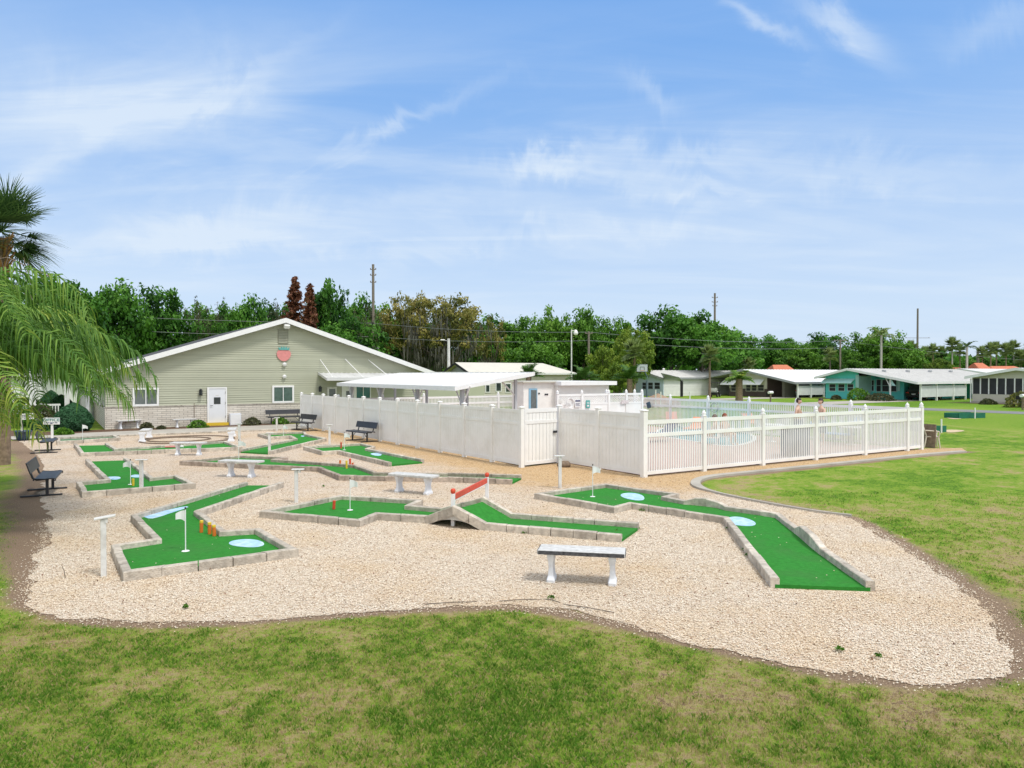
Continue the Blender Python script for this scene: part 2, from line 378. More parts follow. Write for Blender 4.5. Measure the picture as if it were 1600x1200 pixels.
# the gravel bed's free edge, then back along the fences and the clubhouse walk
free = [(30,690),(44,700),(58,712),(70,728),(73,748),(62,768),(66,792),(74,818),(72,842),(62,872),(50,905),(38,932),(58,950),(110,966),(180,973),(280,976),(400,969),(500,961),(600,953),(700,948),
        (800,948),(880,957),(960,973),(1040,993),(1120,1012),(1200,1030),(1300,1051),(1390,1063),(1470,1068),(1535,1060),(1580,1040),(1572,1008),(1556,975),(1530,945),(1495,913),(1450,884),(1405,852),(1360,827),
        (1322,806),(1270,799),(1200,787),(1150,778),(1112,770),(1092,763),(1086,757),(1090,751),(1108,746),(1150,742),(1230,735),(1320,725),(1420,714),(1512,706)]
fg = smooth([tuple(G(*p))[:2] for p in free], 2)
def jag(pts, amp):
    out_ = []
    for i in range(len(pts)-1):
        a, b = np.array(pts[i]), np.array(pts[i+1]); n = max(1, int(np.hypot(*(b-a))/.12))
        for k in range(n):
            p = a+(b-a)*k/n; s = 1.0 if (p[1] > 4 and p[1] < 20) else .5
            w = (fbm(p[0], p[1], 1.1, 5)-.5)*amp*2.2+(vnoise(p[0], p[1], 6.0, 9)-.5)*amp*.9
            d = (b-a)/(np.hypot(*(b-a))+1e-9); out_.append((p[0]-d[1]*w*s, p[1]+d[0]*w*s))
    return out_+[pts[-1]]
fgj = jag(fg, .16)
rest = [tuple(G(1502,700))[:2], (EP.x+.2, EP.y+.3), (KP.x+.4, KP.y+.6), (GP.x+.3, GP.y+.4), (LP.x+.2, LP.y+.4), (FP.x+.2, FP.y+.2), tuple(G(470,671))[:2], tuple(G(290,676.5))[:2], tuple(G(182,681))[:2], tuple(G(95,686))[:2], tuple(G(34,689))[:2]]
GRAVEL = fgj+rest
GRAVEL_S = fg+rest

# ------------------------------------------------------------------ lawn: one sheet out to the horizon
xs = np.concatenate([-np.geomspace(24, 1400, 26)[::-1], np.arange(-23.8, 25, .14), np.geomspace(25.2, 1400, 26)])
ys = np.concatenate([np.linspace(-60, 3, 12), np.arange(3.2, 34, .14), np.geomspace(34.2, 1800, 40)])
X, Y = np.meshgrid(xs, ys, indexing='ij')
def lush_of(x, y):
    near = fbm(x, y, .55, 3, 5); fine = fbm(x, y, 2.3, 31, 3)
    l = .58+(near-.5)*1.25+(fine-.5)*.8+(fbm(x, y, 7.0, 63, 2)-.5)*.9
    l = l+.14*ss(y, 11, 20)*ss(x, 3, 8)+.06*ss(y, 20, 40)
    l = l-.14*np.exp(-((y-8.5)/1.5)**2)*ss(-x, .5, 4)
    return np.clip(l, 0, 1)
def dirt_of(x, y):
    D = distpoly(x, y, fg, False)
    w = .24+.45*ss(x, 4.5, 8)*ss(12-y, 0, 4)+.75*ss(-x, 4, 7)*ss(y, 8, 12)+.1*ss(x, 4, 6)
    n = fbm(x, y, 1.6, 77, 4)
    return np.clip(1.25-(D/w)*(.55+.9*n), 0, 1)
dmask = (X > -23) & (X < 25) & (Y > 3) & (Y < 34)
dirt = np.zeros(X.shape); dirt[dmask] = dirt_of(X[dmask], Y[dmask])
lush = np.where(np.abs(X) < 60, lush_of(X, np.minimum(Y, 300)), .8)
zg = (fbm(X, Y, .35, 8, 3)-.5)*.04*dmask*(1-ss(dirt, 0, .12)); zg[inpoly(X, Y, GRAVEL_S)] = 0
inside = (Y > 20) | (distpoly(X, Y, GRAVEL_S) < .35) if False else np.zeros(X.shape, bool)
V = np.stack([X.ravel(), Y.ravel(), np.minimum(zg, 0).ravel()], 1)
nx, ny = X.shape; I = np.arange(nx*ny).reshape(nx, ny)
Q = np.stack([I[:-1, :-1].ravel(), I[1:, :-1].ravel(), I[1:, 1:].ravel(), I[:-1, 1:].ravel()], 1)
m = bpy.data.materials.new('lawn_soil_and_thatch'); m.use_nodes = True; t = m.node_tree; b = t.nodes['Principled BSDF']
a1 = nd(t, 'ShaderNodeAttribute', attribute_name='lush'); a2 = nd(t, 'ShaderNodeAttribute', attribute_name='dirt')
geo = nd(t, 'ShaderNodeNewGeometry')
def tnoise(tree, pos, scale, det=5.0, rough=.6, sc3=(1,1,1)):
    mp = nd(tree, 'ShaderNodeMapping'); mp.inputs['Scale'].default_value = sc3; tree.links.new(pos, mp.inputs[0])
    n = nd(tree, 'ShaderNodeTexNoise'); tree.links.new(mp.outputs[0], n.inputs[0]); setin(n, Scale=scale, Detail=det, Roughness=rough); return n.outputs[0]
f1 = tnoise(t, geo.outputs['Position'], 16.0, 8.0, .82); f2 = tnoise(t, geo.outputs['Position'], 4.0)
f0 = tnoise(t, geo.outputs['Position'], .22, 5.0)
lu = math_n(t, 'ADD', math_n(t, 'ADD', math_n(t, 'MULTIPLY', a1.outputs['Fac'], .72), .14), math_n(t, 'ADD', math_n(t, 'MULTIPLY', math_n(t, 'SUBTRACT', f1, .5), 2.2), math_n(t, 'MULTIPLY', math_n(t, 'SUBTRACT', f2, .5), .6)), clamp=True)
gc = ramp(t, lu, [(.0, (.17,.12,.07)), (.12, (.37,.28,.16)), (.28, (.34,.29,.12)), (.48, (.23,.285,.050)), (.72, (.165,.285,.024)), (.9, (.085,.19,.014)), (1.0, (.05,.12,.012))])
f3 = tnoise(t, geo.outputs['Position'], 60.0, 4.0, .7)
dc = ramp(t, f3, [(.3, (.13,.085,.055)), (.5, (.25,.175,.12)), (.7, (.42,.32,.22))])
dm = ramp(t, math_n(t, 'ADD', a2.outputs['Fac'], math_n(t, 'MULTIPLY', math_n(t, 'SUBTRACT', f1, .5), 2.0)), [(.35, 0.0), (.75, 1.0)])
t.links.new(mixc(t, dm, gc, dc), b.inputs['Base Color']); b.inputs['Roughness'].default_value = .95; b.inputs['Specular IOR Level'].default_value = .1
bp = nd(t, 'ShaderNodeBump'); setin(bp, Strength=.9, Distance=.03); t.links.new(f1, bp.inputs['Height']); t.links.new(bp.outputs[0], b.inputs['Normal'])
me = npmesh('lawn', V, Q, m)
for nm, arr in (('lush', lush), ('dirt', dirt)):
    a = me.attributes.new(nm, 'FLOAT', 'POINT'); a.data.foreach_set('value', arr.ravel().astype(np.float32))
tag(link('lawn', me), kind='structure')

# ------------------------------------------------------------------ gravel
def gravel_mat(name, pebbles):
    m = bpy.data.materials.new(name); m.use_nodes = True; t = m.node_tree; b = t.nodes['Principled BSDF']
    geo = nd(t, 'ShaderNodeNewGeometry'); pos = geo.outputs['Position']
    s = nd(t, 'ShaderNodeSeparateXYZ'); t.links.new(pos, s.inputs[0])
    u = math_n(t, 'ADD', math_n(t, 'MULTIPLY', s.outputs[0], UX), math_n(t, 'MULTIPLY', s.outputs[1], UY))
    v = math_n(t, 'SUBTRACT', math_n(t, 'MULTIPLY', s.outputs[1], UX), math_n(t, 'MULTIPLY', s.outputs[0], UY))
    nz = math_n(t, 'MULTIPLY', math_n(t, 'SUBTRACT', tnoise(t, pos, 1.2), .5), 2.4)
    u2 = math_n(t, 'ADD', u, nz); v2 = math_n(t, 'ADD', v, nz)
    def stp(x, a, c): return math_n(t, 'DIVIDE', math_n(t, 'SUBTRACT', x, a), c-a, clamp=True)
    g1 = math_n(t, 'MULTIPLY', stp(u2, 9.0, 10.8), stp(v2, 13, 14.5)); g2 = math_n(t, 'MULTIPLY', stp(v2, 10.9, 12.6), stp(u2, 11, 13))
    gold = math_n(t, 'MAXIMUM', g1, g2)
    big = tnoise(t, pos, .55, 4.0)
    gold = math_n(t, 'MAXIMUM', math_n(t, 'MULTIPLY', gold, .9), math_n(t, 'MULTIPLY', ramp(t, big, [(.45, 0.0), (.68, 1.0)]), .42))
    if pebbles:
        at = nd(t, 'ShaderNodeAttribute', attribute_name='tint'); cell = at.outputs['Fac']
    else:
        vo = nd(t, 'ShaderNodeTexVoronoi'); t.links.new(pos, vo.inputs[0]); setin(vo, Scale=38.0)
        sc_ = nd(t, 'ShaderNodeSeparateColor'); t.links.new(vo.outputs['Color'], sc_.inputs[0]); cell = sc_.outputs[0]
    pale = ramp(t, cell, [(0, (.23,.16,.11)), (.05, (.40,.31,.24)), (.14, (.56,.46,.36)), (.35, (.70,.62,.53)), (.6, (.82,.78,.72)), (.8, (.66,.53,.44)), (.92, (.86,.84,.80)), (1, (.47,.32,.20))])
    gol = ramp(t, cell, [(0, (.25,.15,.07)), (.12, (.48,.31,.15)), (.35, (.66,.46,.23)), (.6, (.74,.58,.36)), (.85, (.58,.37,.18)), (1, (.80,.68,.50))])
    c = mixc(t, gold, pale, gol); c = mixc(t, 1.0, c, (.93,.905,.83) if pebbles else (.80,.74,.66), 'MULTIPLY')  # base sheet darker than the pebbles: shade in the gaps put into its colour
    t.links.new(c, b.inputs['Base Color']); b.inputs['Roughness'].default_value = .8; b.inputs['Specular IOR Level'].default_value = .25
    if not pebbles:
        bp = nd(t, 'ShaderNodeBump'); setin(bp, Strength=.75, Distance=.02); bp.invert = True
        t.links.new(vo.outputs['Distance'], bp.inputs['Height']); t.links.new(bp.outputs[0], b.inputs['Normal'])
    return m
gm = gravel_mat('gravel_stones', False); gp = gravel_mat('loose_pebbles', True)
me = bpy.data.meshes.new('gravel_bed'); me.from_pydata([(p[0], p[1], .006) for p in GRAVEL], [], [tuple(range(len(GRAVEL)))]); me.materials.append(gm)
if me.polygons[0].normal.z < 0: me.flip_normals()
tag(link('gravel_bed', me), kind='structure')

# ------------------------------------------------------------------ mini-golf holes: corners of the stone edging (picture point, height of its top)
Z0 = .14
def hp(l): return [G(p[0], p[1], p[2] if len(p) > 2 else Z0) for p in l]
HOLES = [
 dict(k='A', pts=[(440,753),(308,798),(348,829),(402,826),(458,857),(199,892),(180,851),(246,841),(210,804),(384,753)], label='large angular putting green nearest the camera on the left, with two pale blue pond shapes'),
 dict(k='B', pts=[(136,717),(169,749),(124,753),(133,768),(301,755),(274,742),(237,746),(196,715)], label='T-shaped putting green in front of the left black bench, with two small blue ponds'),
 dict(k='C', pts=[(166,692),(181,701),(351,689),(376,698),(129,707),(118,693)], label='putting green with square left end and narrow channel, below the clubhouse door'),
 dict(k='D', pts=[(91,683.5),(92,689.5),(186,683.5),(177,679.5),(91,683.5)], label='faded grey-green putting strip next to the office sign', turf='turf2'),
 dict(k='E', pts=[(376,702),(463,685),(454,680.5),(422,682),(405,677.5),(475,674.5),(478,678.5),(508,684.5),(421,704.5)], label='Z-shaped putting green in front of the long black bench at the clubhouse wall'),
 dict(k='F', pts=[(609,722),(529,703.5),(504,705),(477,697.5),(565,692.5),(584,697.5),(573,700.5),(660,717.5)], label='putting green beside the board fence in front of the short black bench'),
 dict(k='G', pts=[(800,748.5),(700,745),(532,742.5),(499,729.5),(409,726),(286,720),(376,711.5),(446,714.5),(427,717.5),(503,722.5),(556,726.5),(586,737.5),(700,739),(815,741.5)], label='very long narrow putting green crossing the middle of the gravel', old=True),
 dict(k='H', pts=[(971,834.5),(760,816.5),(710,789.5,.42),(666,806),(588,801.5),(560,811.5),(413,798),(533,773.5),(655,781),(637,789),(690,793.5),(756,776,.42),(801,802),(998,816.5)], label='putting green split by a humped stone bridge in the centre foreground'),
 dict(k='I', pts=[(1211,903),(1135,807.5),(986,785),(959,791.5),(840,770.5),(946,756),(1056,771),(1038,775.5),(1070,781.5),(1085,778,.2),(1105,778.5,.22),(1124,784,.18),(1135,790.5),(1190,798),(1215,802),(1246,825.5),(1254,822,.24),(1270,835,.24),(1287,856,.16),(1360,908)], label='widest putting green on the right with a wavy edging and two blue ponds'),
]
for h in HOLES: h['w'] = hp(h['pts']); h['poly'] = [(p.x, p.y) for p in h['w']]

def pond_outline(cx, cy, rx, ry, rot=0, seed=0, wob=.12, n=22):
    r_ = random.Random(seed); ph = [r_.random()*6.28 for _ in range(3)]; o = []
    for i in range(n):
        a = 2*math.pi*i/n; q = 1+wob*(.6*math.sin(2*a+ph[0])+.4*math.sin(3*a+ph[1]))
        x = rx*math.cos(a)*q; y = ry*math.sin(a)*q; o.append((cx+x*math.cos(rot)-y*math.sin(rot), cy+x*math.sin(rot)+y*math.cos(rot)))
    return o
PONDS = dict(A=[pond_outline(386,849,26,6.5,0,1), smooth([(224,807.5),(234,811),(250,807.5),(264,802.5),(296,792.5),(290,791),(264,796.5),(246,800.5),(230,804),(224,807.5)],1)],
             B=[pond_outline(178,747,10,2.6,0,3), pond_outline(214,744,9.5,2.4,0,4)], E=[pond_outline(473,681.5,2.6,.9,0,3)], F=[pond_outline(588,710,9,1.9,.1,5)],
             I=[pond_outline(989,776,20,5,.12,6), pond_outline(1157,815,22,7,.15,7)])
def edging(pts, w=.115, base=-.02, old=False, parent=None):
    """straight run of rough split blocks between each pair of corners, one part per run"""
    mt = M['blockold'] if old else M['block']; n = len(pts)
    closed = (pts[0]-pts[-1]).length < .05
    if closed: pts = pts[:-1]; n -= 1
    def off(i, s):
        p = pts[i]; a = pts[(i-1) % n] if (closed or i > 0) else None; b_ = pts[(i+1) % n] if (closed or i < n-1) else None
        d1 = (p-a).to_2d().normalized() if a is not None else None; d2 = (b_-p).to_2d().normalized() if b_ is not None else None
        if d1 is None: d1 = d2
        if d2 is None: d2 = d1
        n1 = Vector((-d1.y, d1.x)); n2 = Vector((-d2.y, d2.x)); mm = (n1+n2); mm = mm.normalized() if mm.length > .05 else n1
        k = min(1/max(.45, mm.dot(n1)), 1.9); return Vector((p.x+mm.x*s*w/2*k, p.y+mm.y*s*w/2*k))
    runs = []; cur = MB(); j = random.Random(len(pts)); angle_break = 0
    seglist = range(n if closed else n-1)
    for i in seglist:
        k = (i+1) % n; A, B = pts[i], pts[k]; al, ar, bl, br = off(i, 1), off(i, -1), off(k, 1), off(k, -1)
        ln = (B-A).length; nb = max(1, round(ln/.42)); cuts = [q/nb for q in range(nb+1)]
        for q in range(nb):
            t0, t1 = cuts[q], cuts[q+1]; g = .007/ln
            t0g, t1g = (t0+g if q else t0), (t1-g if q < nb-1 else t1)
            dz = j.uniform(-.006, .006); ox = j.uniform(-.005, .005)
            z0 = A.z+(B.z-A.z)*t0+dz; z1 = A.z+(B.z-A.z)*t1+dz
            lo = base if max(A.z, B.z) < .3 else None
            vs = []
            # cross-section: chamfered top and a rough, slightly irregular outer face
            for tt, zt in ((t0g, z0), (t1g, z1)):
                l_ = al.lerp(bl, tt); r_ = ar.lerp(br, tt); zb = lo if lo is not None else zt-.17
                c_ = .010
                for s_, zz_ in ((0, zb), (0, zt-c_), (.09, zt), (.91, zt), (1, zt-c_), (1, zb)):
                    p2 = r_.lerp(l_, s_); vs.append((p2.x+ox, p2.y+ox, zz_))
            cur.raw(vs, [(i_, i_+1, i_+7, i_+6) for i_ in range(5)]+[(5,0,6,11),(0,5,4,3,2,1),(6,7,8,9,10,11)], j.random())
        runs.append(cur); cur = MB()
    for r_ in runs: r_.build('stone_edging', mt, parent)
WORLD_OFF = {}
for h in HOLES:
    k = h['k']; c = sum(h['w'], Vector())/len(h['w']); c.z = 0
    root = thing('mini_golf_green', h['label'], 'golf green', c, 0, 'mini golf greens laid out on the gravel'); h['root'] = root
    loc = [p-c for p in h['w']]
    edging(loc, parent=root, old=h.get('old', False))
    tm = M[h.get('turf', 'turf')]
    if k != 'H':
        mb = MB(); q = [(p.x, p.y) for p in loc]
        if (loc[0]-loc[-1]).length < .05: q = q[:-1]
        mb.prism(q, .002, .055); mb.build('turf', tm, root)
    else:
        w = loc; A1, A2 = w[2], w[11]
        n_ = len(w); lo = lambda p, z: (p.x, p.y, z)
        mb = MB()
        left = [w[3], w[4], w[5], w[6], w[7], w[8], w[9], w[10]]; mb.prism([(p.x, p.y) for p in left], .002, .05)
        right = [w[0], w[1], w[12], w[13]]; mb.prism([(p.x, p.y) for p in right], .002, .05)
        zt = .33
        for (a_, b_, c_, d_) in ((w[3], w[10], A2, A1), (w[1], w[12], A2, A1)):
            vs = [lo(a_, .05), lo(b_, .05), lo(c_, zt), lo(d_, zt)]; vs += [(x, y, z-.03) for x, y, z in vs]
            mb.raw(vs, [(0,1,2,3),(7,6,5,4),(0,4,5,1),(1,5,6,2),(2,6,7,3),(3,7,4,0)])
        mb.build('turf', tm, root)
        for s_, (e0, ap, e1) in enumerate(((w[3], w[2], w[1]), (w[10], w[11], w[12]))):   # arched side boards of the bridge
            dirv = (e1-e0); dirv.z = 0; nrm = Vector((-dirv.y, dirv.x, 0)).normalized()*(-.03 if s_ == 0 else .03)
            top = []; bot = []
            for i in range(15):
                t_ = i/14; base_ = e0.lerp(e1, t_); ta = .5
                p = e0.lerp(ap, t_/ta) if t_ < ta else ap.lerp(e1, (t_-ta)/(1-ta))
                zt_ = .0+.24*(1-abs(t_-ta)/ta); bz = max(0, .155*(1-((t_-.5)/.42)**2))
                top.append(Vector((p.x, p.y, zt_+.015))); bot.append(Vector((p.x, p.y, min(bz, zt_-.0) if bz > 0 else -.01)))
            mb = MB(); vs = []
            for a_, b_ in zip(top, bot): vs += [a_+nrm, b_+nrm, a_-nrm, b_-nrm]
            fs = []
            for i in range(14):
                o_ = i*4; fs += [(o_, o_+4, o_+5, o_+1), (o_+2, o_+3, o_+7, o_+6), (o_, o_+2, o_+6, o_+4), (o_+1, o_+5, o_+7, o_+3)]
            mb.raw(vs, fs); mb.build('bridge_arch', M['concrete'], root)
    if k in PONDS:
        for o_ in PONDS[k]:
            mb = MB(); mb.prism([tuple((G(x, y, .055)-c))[:2] for x, y in o_], .050, .0595); mb.build('pond_marking', M['pond'], root)

# ------------------------------------------------------------------ loose pebbles and grass blades (uncountable)
def scatter(n, x0, x1, y0, y1, dens):
    x = RNG.uniform(x0, x1, n); y = RNG.uniform(y0, y1, n); keep = RNG.random(n) < dens(x, y); return x[keep], y[keep]
def pebbles():
    x, y = scatter(760000, -9, 10, 6.2, 17, lambda x, y: np.clip(1.35-(y-6.5)/9.0, .10, 1))
    k = inpoly(x, y, GRAVEL)
    # a few stones spilled over the edge
    d = distpoly(x, y, fg, False); k = k | ((d < .3) & (RNG.random(len(x)) < .5*np.exp(-d/.08)))
    zo = np.zeros(len(x))
    for h in HOLES:
        ip = inpoly(x, y, h['poly']); nr = distpoly(x, y, h['poly']) < .075; st = ip & ~nr & (RNG.random(len(x)) < (.0010 if h['k'] != 'H' else 0)); zo[st] = .043; k &= ~(ip | nr) | st
    x, y, zo = x[k], y[k], zo[k]; n = len(x)
    s = RNG.uniform(.0045, .0112, n)*(1+.35*ss(y, 8, 15)); a = RNG.uniform(0, 6.28, n)
    base = np.array([(1,0,0),(0,.75,0),(-1,0,0),(0,-.75,0),(.25,.15,.62),(-.1,-.1,-.5)])
    jit = 1+RNG.uniform(-.3, .3, (n, 6, 3)); v = base[None]*jit*s[:, None, None]
    ca, sa = np.cos(a)[:, None], np.sin(a)[:, None]
    vx = v[:, :, 0]*ca-v[:, :, 1]*sa; vy = v[:, :, 0]*sa+v[:, :, 1]*ca
    Vt = np.stack([vx+x[:, None], vy+y[:, None], v[:, :, 2]+.014+s[:, None]*.3+zo[:, None]], 2).reshape(-1, 3)
    tr = np.array([(0,1,4),(1,2,4),(2,3,4),(3,0,4)]); Tq = (tr[None]+np.arange(n)[:, None, None]*6).reshape(-1, 3)
    tint = np.repeat(RNG.random(n), 4)
    me = npmesh('loose_gravel', Vt, Tq, gp, tint=tint, tris=True); return tag(link('loose_gravel', me), 'loose pale pebbles lying over the gravel bed', 'gravel', kind='stuff')
pebbles()
M['grass'] = leafmat('grass_blades', [(.50,.36,.22), (.52,.41,.19), (.38,.41,.10), (.20,.34,.045), (.10,.235,.022)], .38, .6)
def grass():
    parts = []
    def zone(n, x0, x1, y0, y1, dens):
        x, y = scatter(n, x0, x1, y0, y1, dens); parts.append((x, y))
    zone(300000, -5.6, 7.2, 4.6, 8.4, lambda x, y: np.clip(1.25-(y-5)/7, .4, 1))
    zone(150000, -11, -5, 7.5, 17, lambda x, y: .5)
    zone(230000, 4.5, 13.5, 6.5, 17, lambda x, y: np.clip(1.2-(y-7)/10, .2, 1))
    x = np.concatenate([p[0] for p in parts]); y = np.concatenate([p[1] for p in parts])
    k = ~inpoly(x, y, GRAVEL); vis = np.abs(x) < y*.74+.4; k &= vis; x, y = x[k], y[k]
    dt = dirt_of(x, y); k = RNG.random(len(x)) > dt*1.15-.05; x, y, dt = x[k], y[k], dt[k]
    lu = np.clip(lush_of(x, y)+(fbm(x, y, 19.0, 91, 2)-.5)*1.3, 0, 1); k = RNG.random(len(x)) < (.42+.6*lu)*(1-.5*ss(y, 9, 16)); x, y, lu, dt = x[k], y[k], lu[k], dt[k]; n = len(x)
    h = RNG.uniform(.010, .030, n)*(.45+.9*lu)*(1-.4*dt); w = RNG.uniform(.0016, .0034, n)*(1+.7*ss(y, 6, 14)); a = RNG.uniform(0, 6.28, n); ln = RNG.uniform(.2, 1.5, n)*h; la = RNG.uniform(0, 6.28, n)
    bx, by = np.cos(a)*w, np.sin(a)*w; tx, ty = np.cos(la)*ln, np.sin(la)*ln
    z0 = np.full(n, -.03)
    P0 = np.stack([x-bx, y-by, z0], 1); P1 = np.stack([x+bx, y+by, z0], 1); P2 = np.stack([x+bx*.7+tx*.4, y+by*.7+ty*.4, h*.6], 1); P3 = np.stack([x+tx, y+ty, h], 1)
    Vt = np.stack([P0, P1, P2, P3], 1).reshape(-1, 3); Tq = np.arange(n*4).reshape(n, 4)
    tint = np.clip(.01+.76*lu+RNG.normal(0, .24, n), 0, 1)
    me = npmesh('grass', Vt, Tq, M['grass'], tint=tint); tag(link('grass', me), 'short patchy green and straw-coloured turf grass round the gravel', 'grass', kind='stuff')
grass()
# ------------------------------------------------------------------ text
def text_mb(txt, size, depth=.004, bold=0.0):
    cu = bpy.data.curves.new('lettering', 'FONT'); cu.body = txt; cu.size = size; cu.extrude = depth; cu.align_x = 'CENTER'; cu.align_y = 'CENTER'; cu.offset = bold
    o = bpy.data.objects.new('lettering', cu); COL.objects.link(o)
    dg = bpy.context.evaluated_depsgraph_get(); me = bpy.data.meshes.new_from_object(o.evaluated_get(dg))
    vs = [v.co.copy() for v in me.vertices]; fs = [tuple(p.vertices) for p in me.polygons]
    bpy.data.objects.remove(o); bpy.data.curves.remove(cu); bpy.data.meshes.remove(me); return vs, fs

# ------------------------------------------------------------------ clubhouse (local x along its gable wall, y into the building)
CH_U, CH_V = 2.3, 41.4
club = thing('clubhouse', 'long sage green clubhouse with white gable edges and pale brick base', 'clubhouse', UV(CH_U, CH_V), TH)
WX, APX, APZ, SL = 18.0, 8.94, 5.92, .324
def cw(px, py):
    u, z = onV(px, py, CH_V); return u-CH_U, z
def ztop(x): return APZ-.12-SL*abs(x-APX)
mb = MB(); BZ = 1.16
mb.xprism([(.05, BZ), (WX-.05, BZ), (WX-.05, ztop(WX)-.02), (APX, ztop(APX)-.02), (.05, ztop(0)-.02)], 'y', .03, .15)
z = BZ; lap = .125
while z < ztop(APX)-.03:
    z1 = min(z+lap, ztop(APX)-.02)
    def xr(zz):
        if zz <= ztop(0): return .0, WX
        h_ = (APZ-.12-zz)/SL; return max(0, APX-h_), min(WX, APX+h_)
    a0, b0 = xr(z); a1, b1 = xr(z1)
    mb.raw([(a0, -.026, z), (b0, -.026, z), (b1, .008, z1), (a1, .008, z1), (a0, .03, z), (b0, .03, z)], [(0,1,2,3),(4,5,1,0)], random.random())
    z = z1
mb.build('gable_siding', M['siding'], club, fix=False)
mb = MB()
mb.box(0, .15, .15, 20, 1.16, 2.95); mb.box(WX-.15, WX, .15, 20, 0, 2.95); mb.box(.2, WX-.2, 19.9, 20.05, 0, 2.95)
mb.build('side_wall', M['siding'], club)
# brick base
bm_ = bpy.data.materials.new('pale_painted_brick'); bm_.use_nodes = True; t = bm_.node_tree; b = t.nodes['Principled BSDF']
tcn = nd(t, 'ShaderNodeTexCoord'); sp_ = nd(t, 'ShaderNodeSeparateXYZ'); t.links.new(tcn.outputs['Object'], sp_.inputs[0])
cb_ = nd(t, 'ShaderNodeCombineXYZ'); t.links.new(math_n(t, 'ADD', sp_.outputs[0], sp_.outputs[1]), cb_.inputs[0]); t.links.new(sp_.outputs[2], cb_.inputs[1])
br = nd(t, 'ShaderNodeTexBrick'); t.links.new(cb_.outputs[0], br.inputs[0]); setin(br, Scale=1.0); br.inputs['Brick Width'].default_value = .42; br.inputs['Row Height'].default_value = .105; br.inputs['Mortar Size'].default_value = .008
br.inputs['Color1'].default_value = (.70,.65,.57,1); br.inputs['Color2'].default_value = (.58,.53,.46,1); br.inputs['Mortar'].default_value = (.20,.17,.15,1)
nn = tnoise(t, geo_ if False else tcn.outputs['Object'], 1.5); t.links.new(mixc(t, ramp(t, nn, [(.45, 0.0), (.8, .5)]), br.outputs[0], (.66,.63,.58)), b.inputs['Base Color']); b.inputs['Roughness'].default_value = .85
bp = nd(t, 'ShaderNodeBump'); setin(bp, Strength=.6, Distance=.01); bp.invert = True; t.links.new(br.outputs['Fac'], bp.inputs['Height']); t.links.new(bp.outputs[0], b.inputs['Normal'])
mb = MB(); mb.box(-.03, WX, -.05, .12, -.05, BZ-.06); mb.box(-.03, .13, .12, 20, -.05, BZ-.06); mb.build('brick_base', bm_, club)
mb = MB(); mb.box(-.05, WX, -.075, .02, BZ-.06, BZ+.0); mb.build('brick_ledge', mat('stained_ledge', (.42,.39,.34), .8, .2, 6, dirt=(.16,.13,.11), dscale=4), club)
# roof: two slabs, white rake boards
rf = MB(); XL, XR = APX-9.95, APX+9.75
def zr(x): return APZ-SL*abs(x-APX)
rf.xprism([(XL+.05, zr(XL+.05)), (APX, APZ), (XR-.05, zr(XR-.05)), (XR-.05, zr(XR-.05)+.07), (APX, APZ+.08), (XL+.05, zr(XL+.05)+.07)], 'y', -.40, 20.4)
roof = rf.build('roof', M['shingle'], club)
fb = MB(); y0, y1 = -.50, -.405
for (xa, xb) in ((XL, APX), (APX, XR)):
    fb.xprism([(xa, zr(xa)-.17), (xb, zr(xb)-.17), (xb, zr(xb)+.10), (xa, zr(xa)+.10)], 'y', y0, y1)
    fb.xprism([(xa, zr(xa)-.10), (xb, zr(xb)-.10), (xb, zr(xb)-.04), (xa, zr(xa)-.04)], 'y', y1+.003, -.02)
fb.box(XL-.02, XL+.05, y1+.003, 20.4, zr(XL)-.12, zr(XL)+.03); fb.box(XR-.05, XR+.02, y1+.003, 20.4, zr(XR)-.12, zr(XR)+.03)
fb.build('rake_board', M['white'], roof)
def window(parent, x0, x1, z0, z1, y=-.03, panes=2, fr=.07, fm='white', gm_='blind', ns='window'):
    mb = MB(); d = .05
    mb.box(x0, x1, y-d, y, z0, z0+fr); mb.box(x0, x1, y-d, y, z1-fr, z1); mb.box(x0, x0+fr, y-d, y, z0+fr, z1-fr); mb.box(x1-fr, x1, y-d, y, z0+fr, z1-fr)
    for i in range(1, panes): xm = x0+(x1-x0)*i/panes; mb.box(xm-.02, xm+.02, y-d+.01, y, z0+fr, z1-fr)
    w_ = mb.build(ns, M[fm], parent); g = MB(); g.box(x0+fr, x1-fr, y-.018, y+.01, z0+fr, z1-fr); g.build('pane', M[gm_], w_); return w_
for (a_, b_, g_) in (((207, 606), (248, 634), 'blind'), ((425, 602.5), (459, 629), 'tealglass2')):
    x0, _ = cw(a_[0], 620); x1, _ = cw(b_[0], 620); z1 = cw(a_[0], a_[1])[1]; z0 = cw(b_[0], b_[1])[1]
    if g_ not in M: M[g_] = mat('dim_green_glass', (.07,.12,.10), .12, .2, 6, spec=.8)
    window(club, x0, x1, z0, z1, gm_=g_, fr=.10)
# door, step
x0, x1 = cw(324, 630)[0], cw(353.5, 630)[0]; zd = cw(338, 605)[1]; zb = .17
mb = MB(); mb.box(x0-.02, x0+.06, -.12, -.03, zb, zd); mb.box(x1-.06, x1+.02, -.12, -.03, zb, zd); mb.box(x0+.06, x1-.06, -.12, -.03, zd-.07, zd); mb.build('door_frame', M['white'], club)
mb = MB(); mb.cbox(((x0+x1)/2, -.07, (zb+zd-.07)/2), (x1-x0-.13, .05, zd-.07-zb), bev=.006)
door = mb.build('door', mat('white_door', (.70,.72,.76), .4, .03, 2), club)
xm = (x0+x1)/2; mb = MB(); mb.box(xm-.17, xm+.17, -.106, -.094, zd-.92, zd-.55); mb.build('door_window', M['glass'], door)
mb = MB(); mb.tube([(x0+.14, -.095, zb+.93), (x0+.14, -.15, zb+.93), (x0+.26, -.15, zb+.93)], .014, 8); mb.build('handle', M['black'], door)
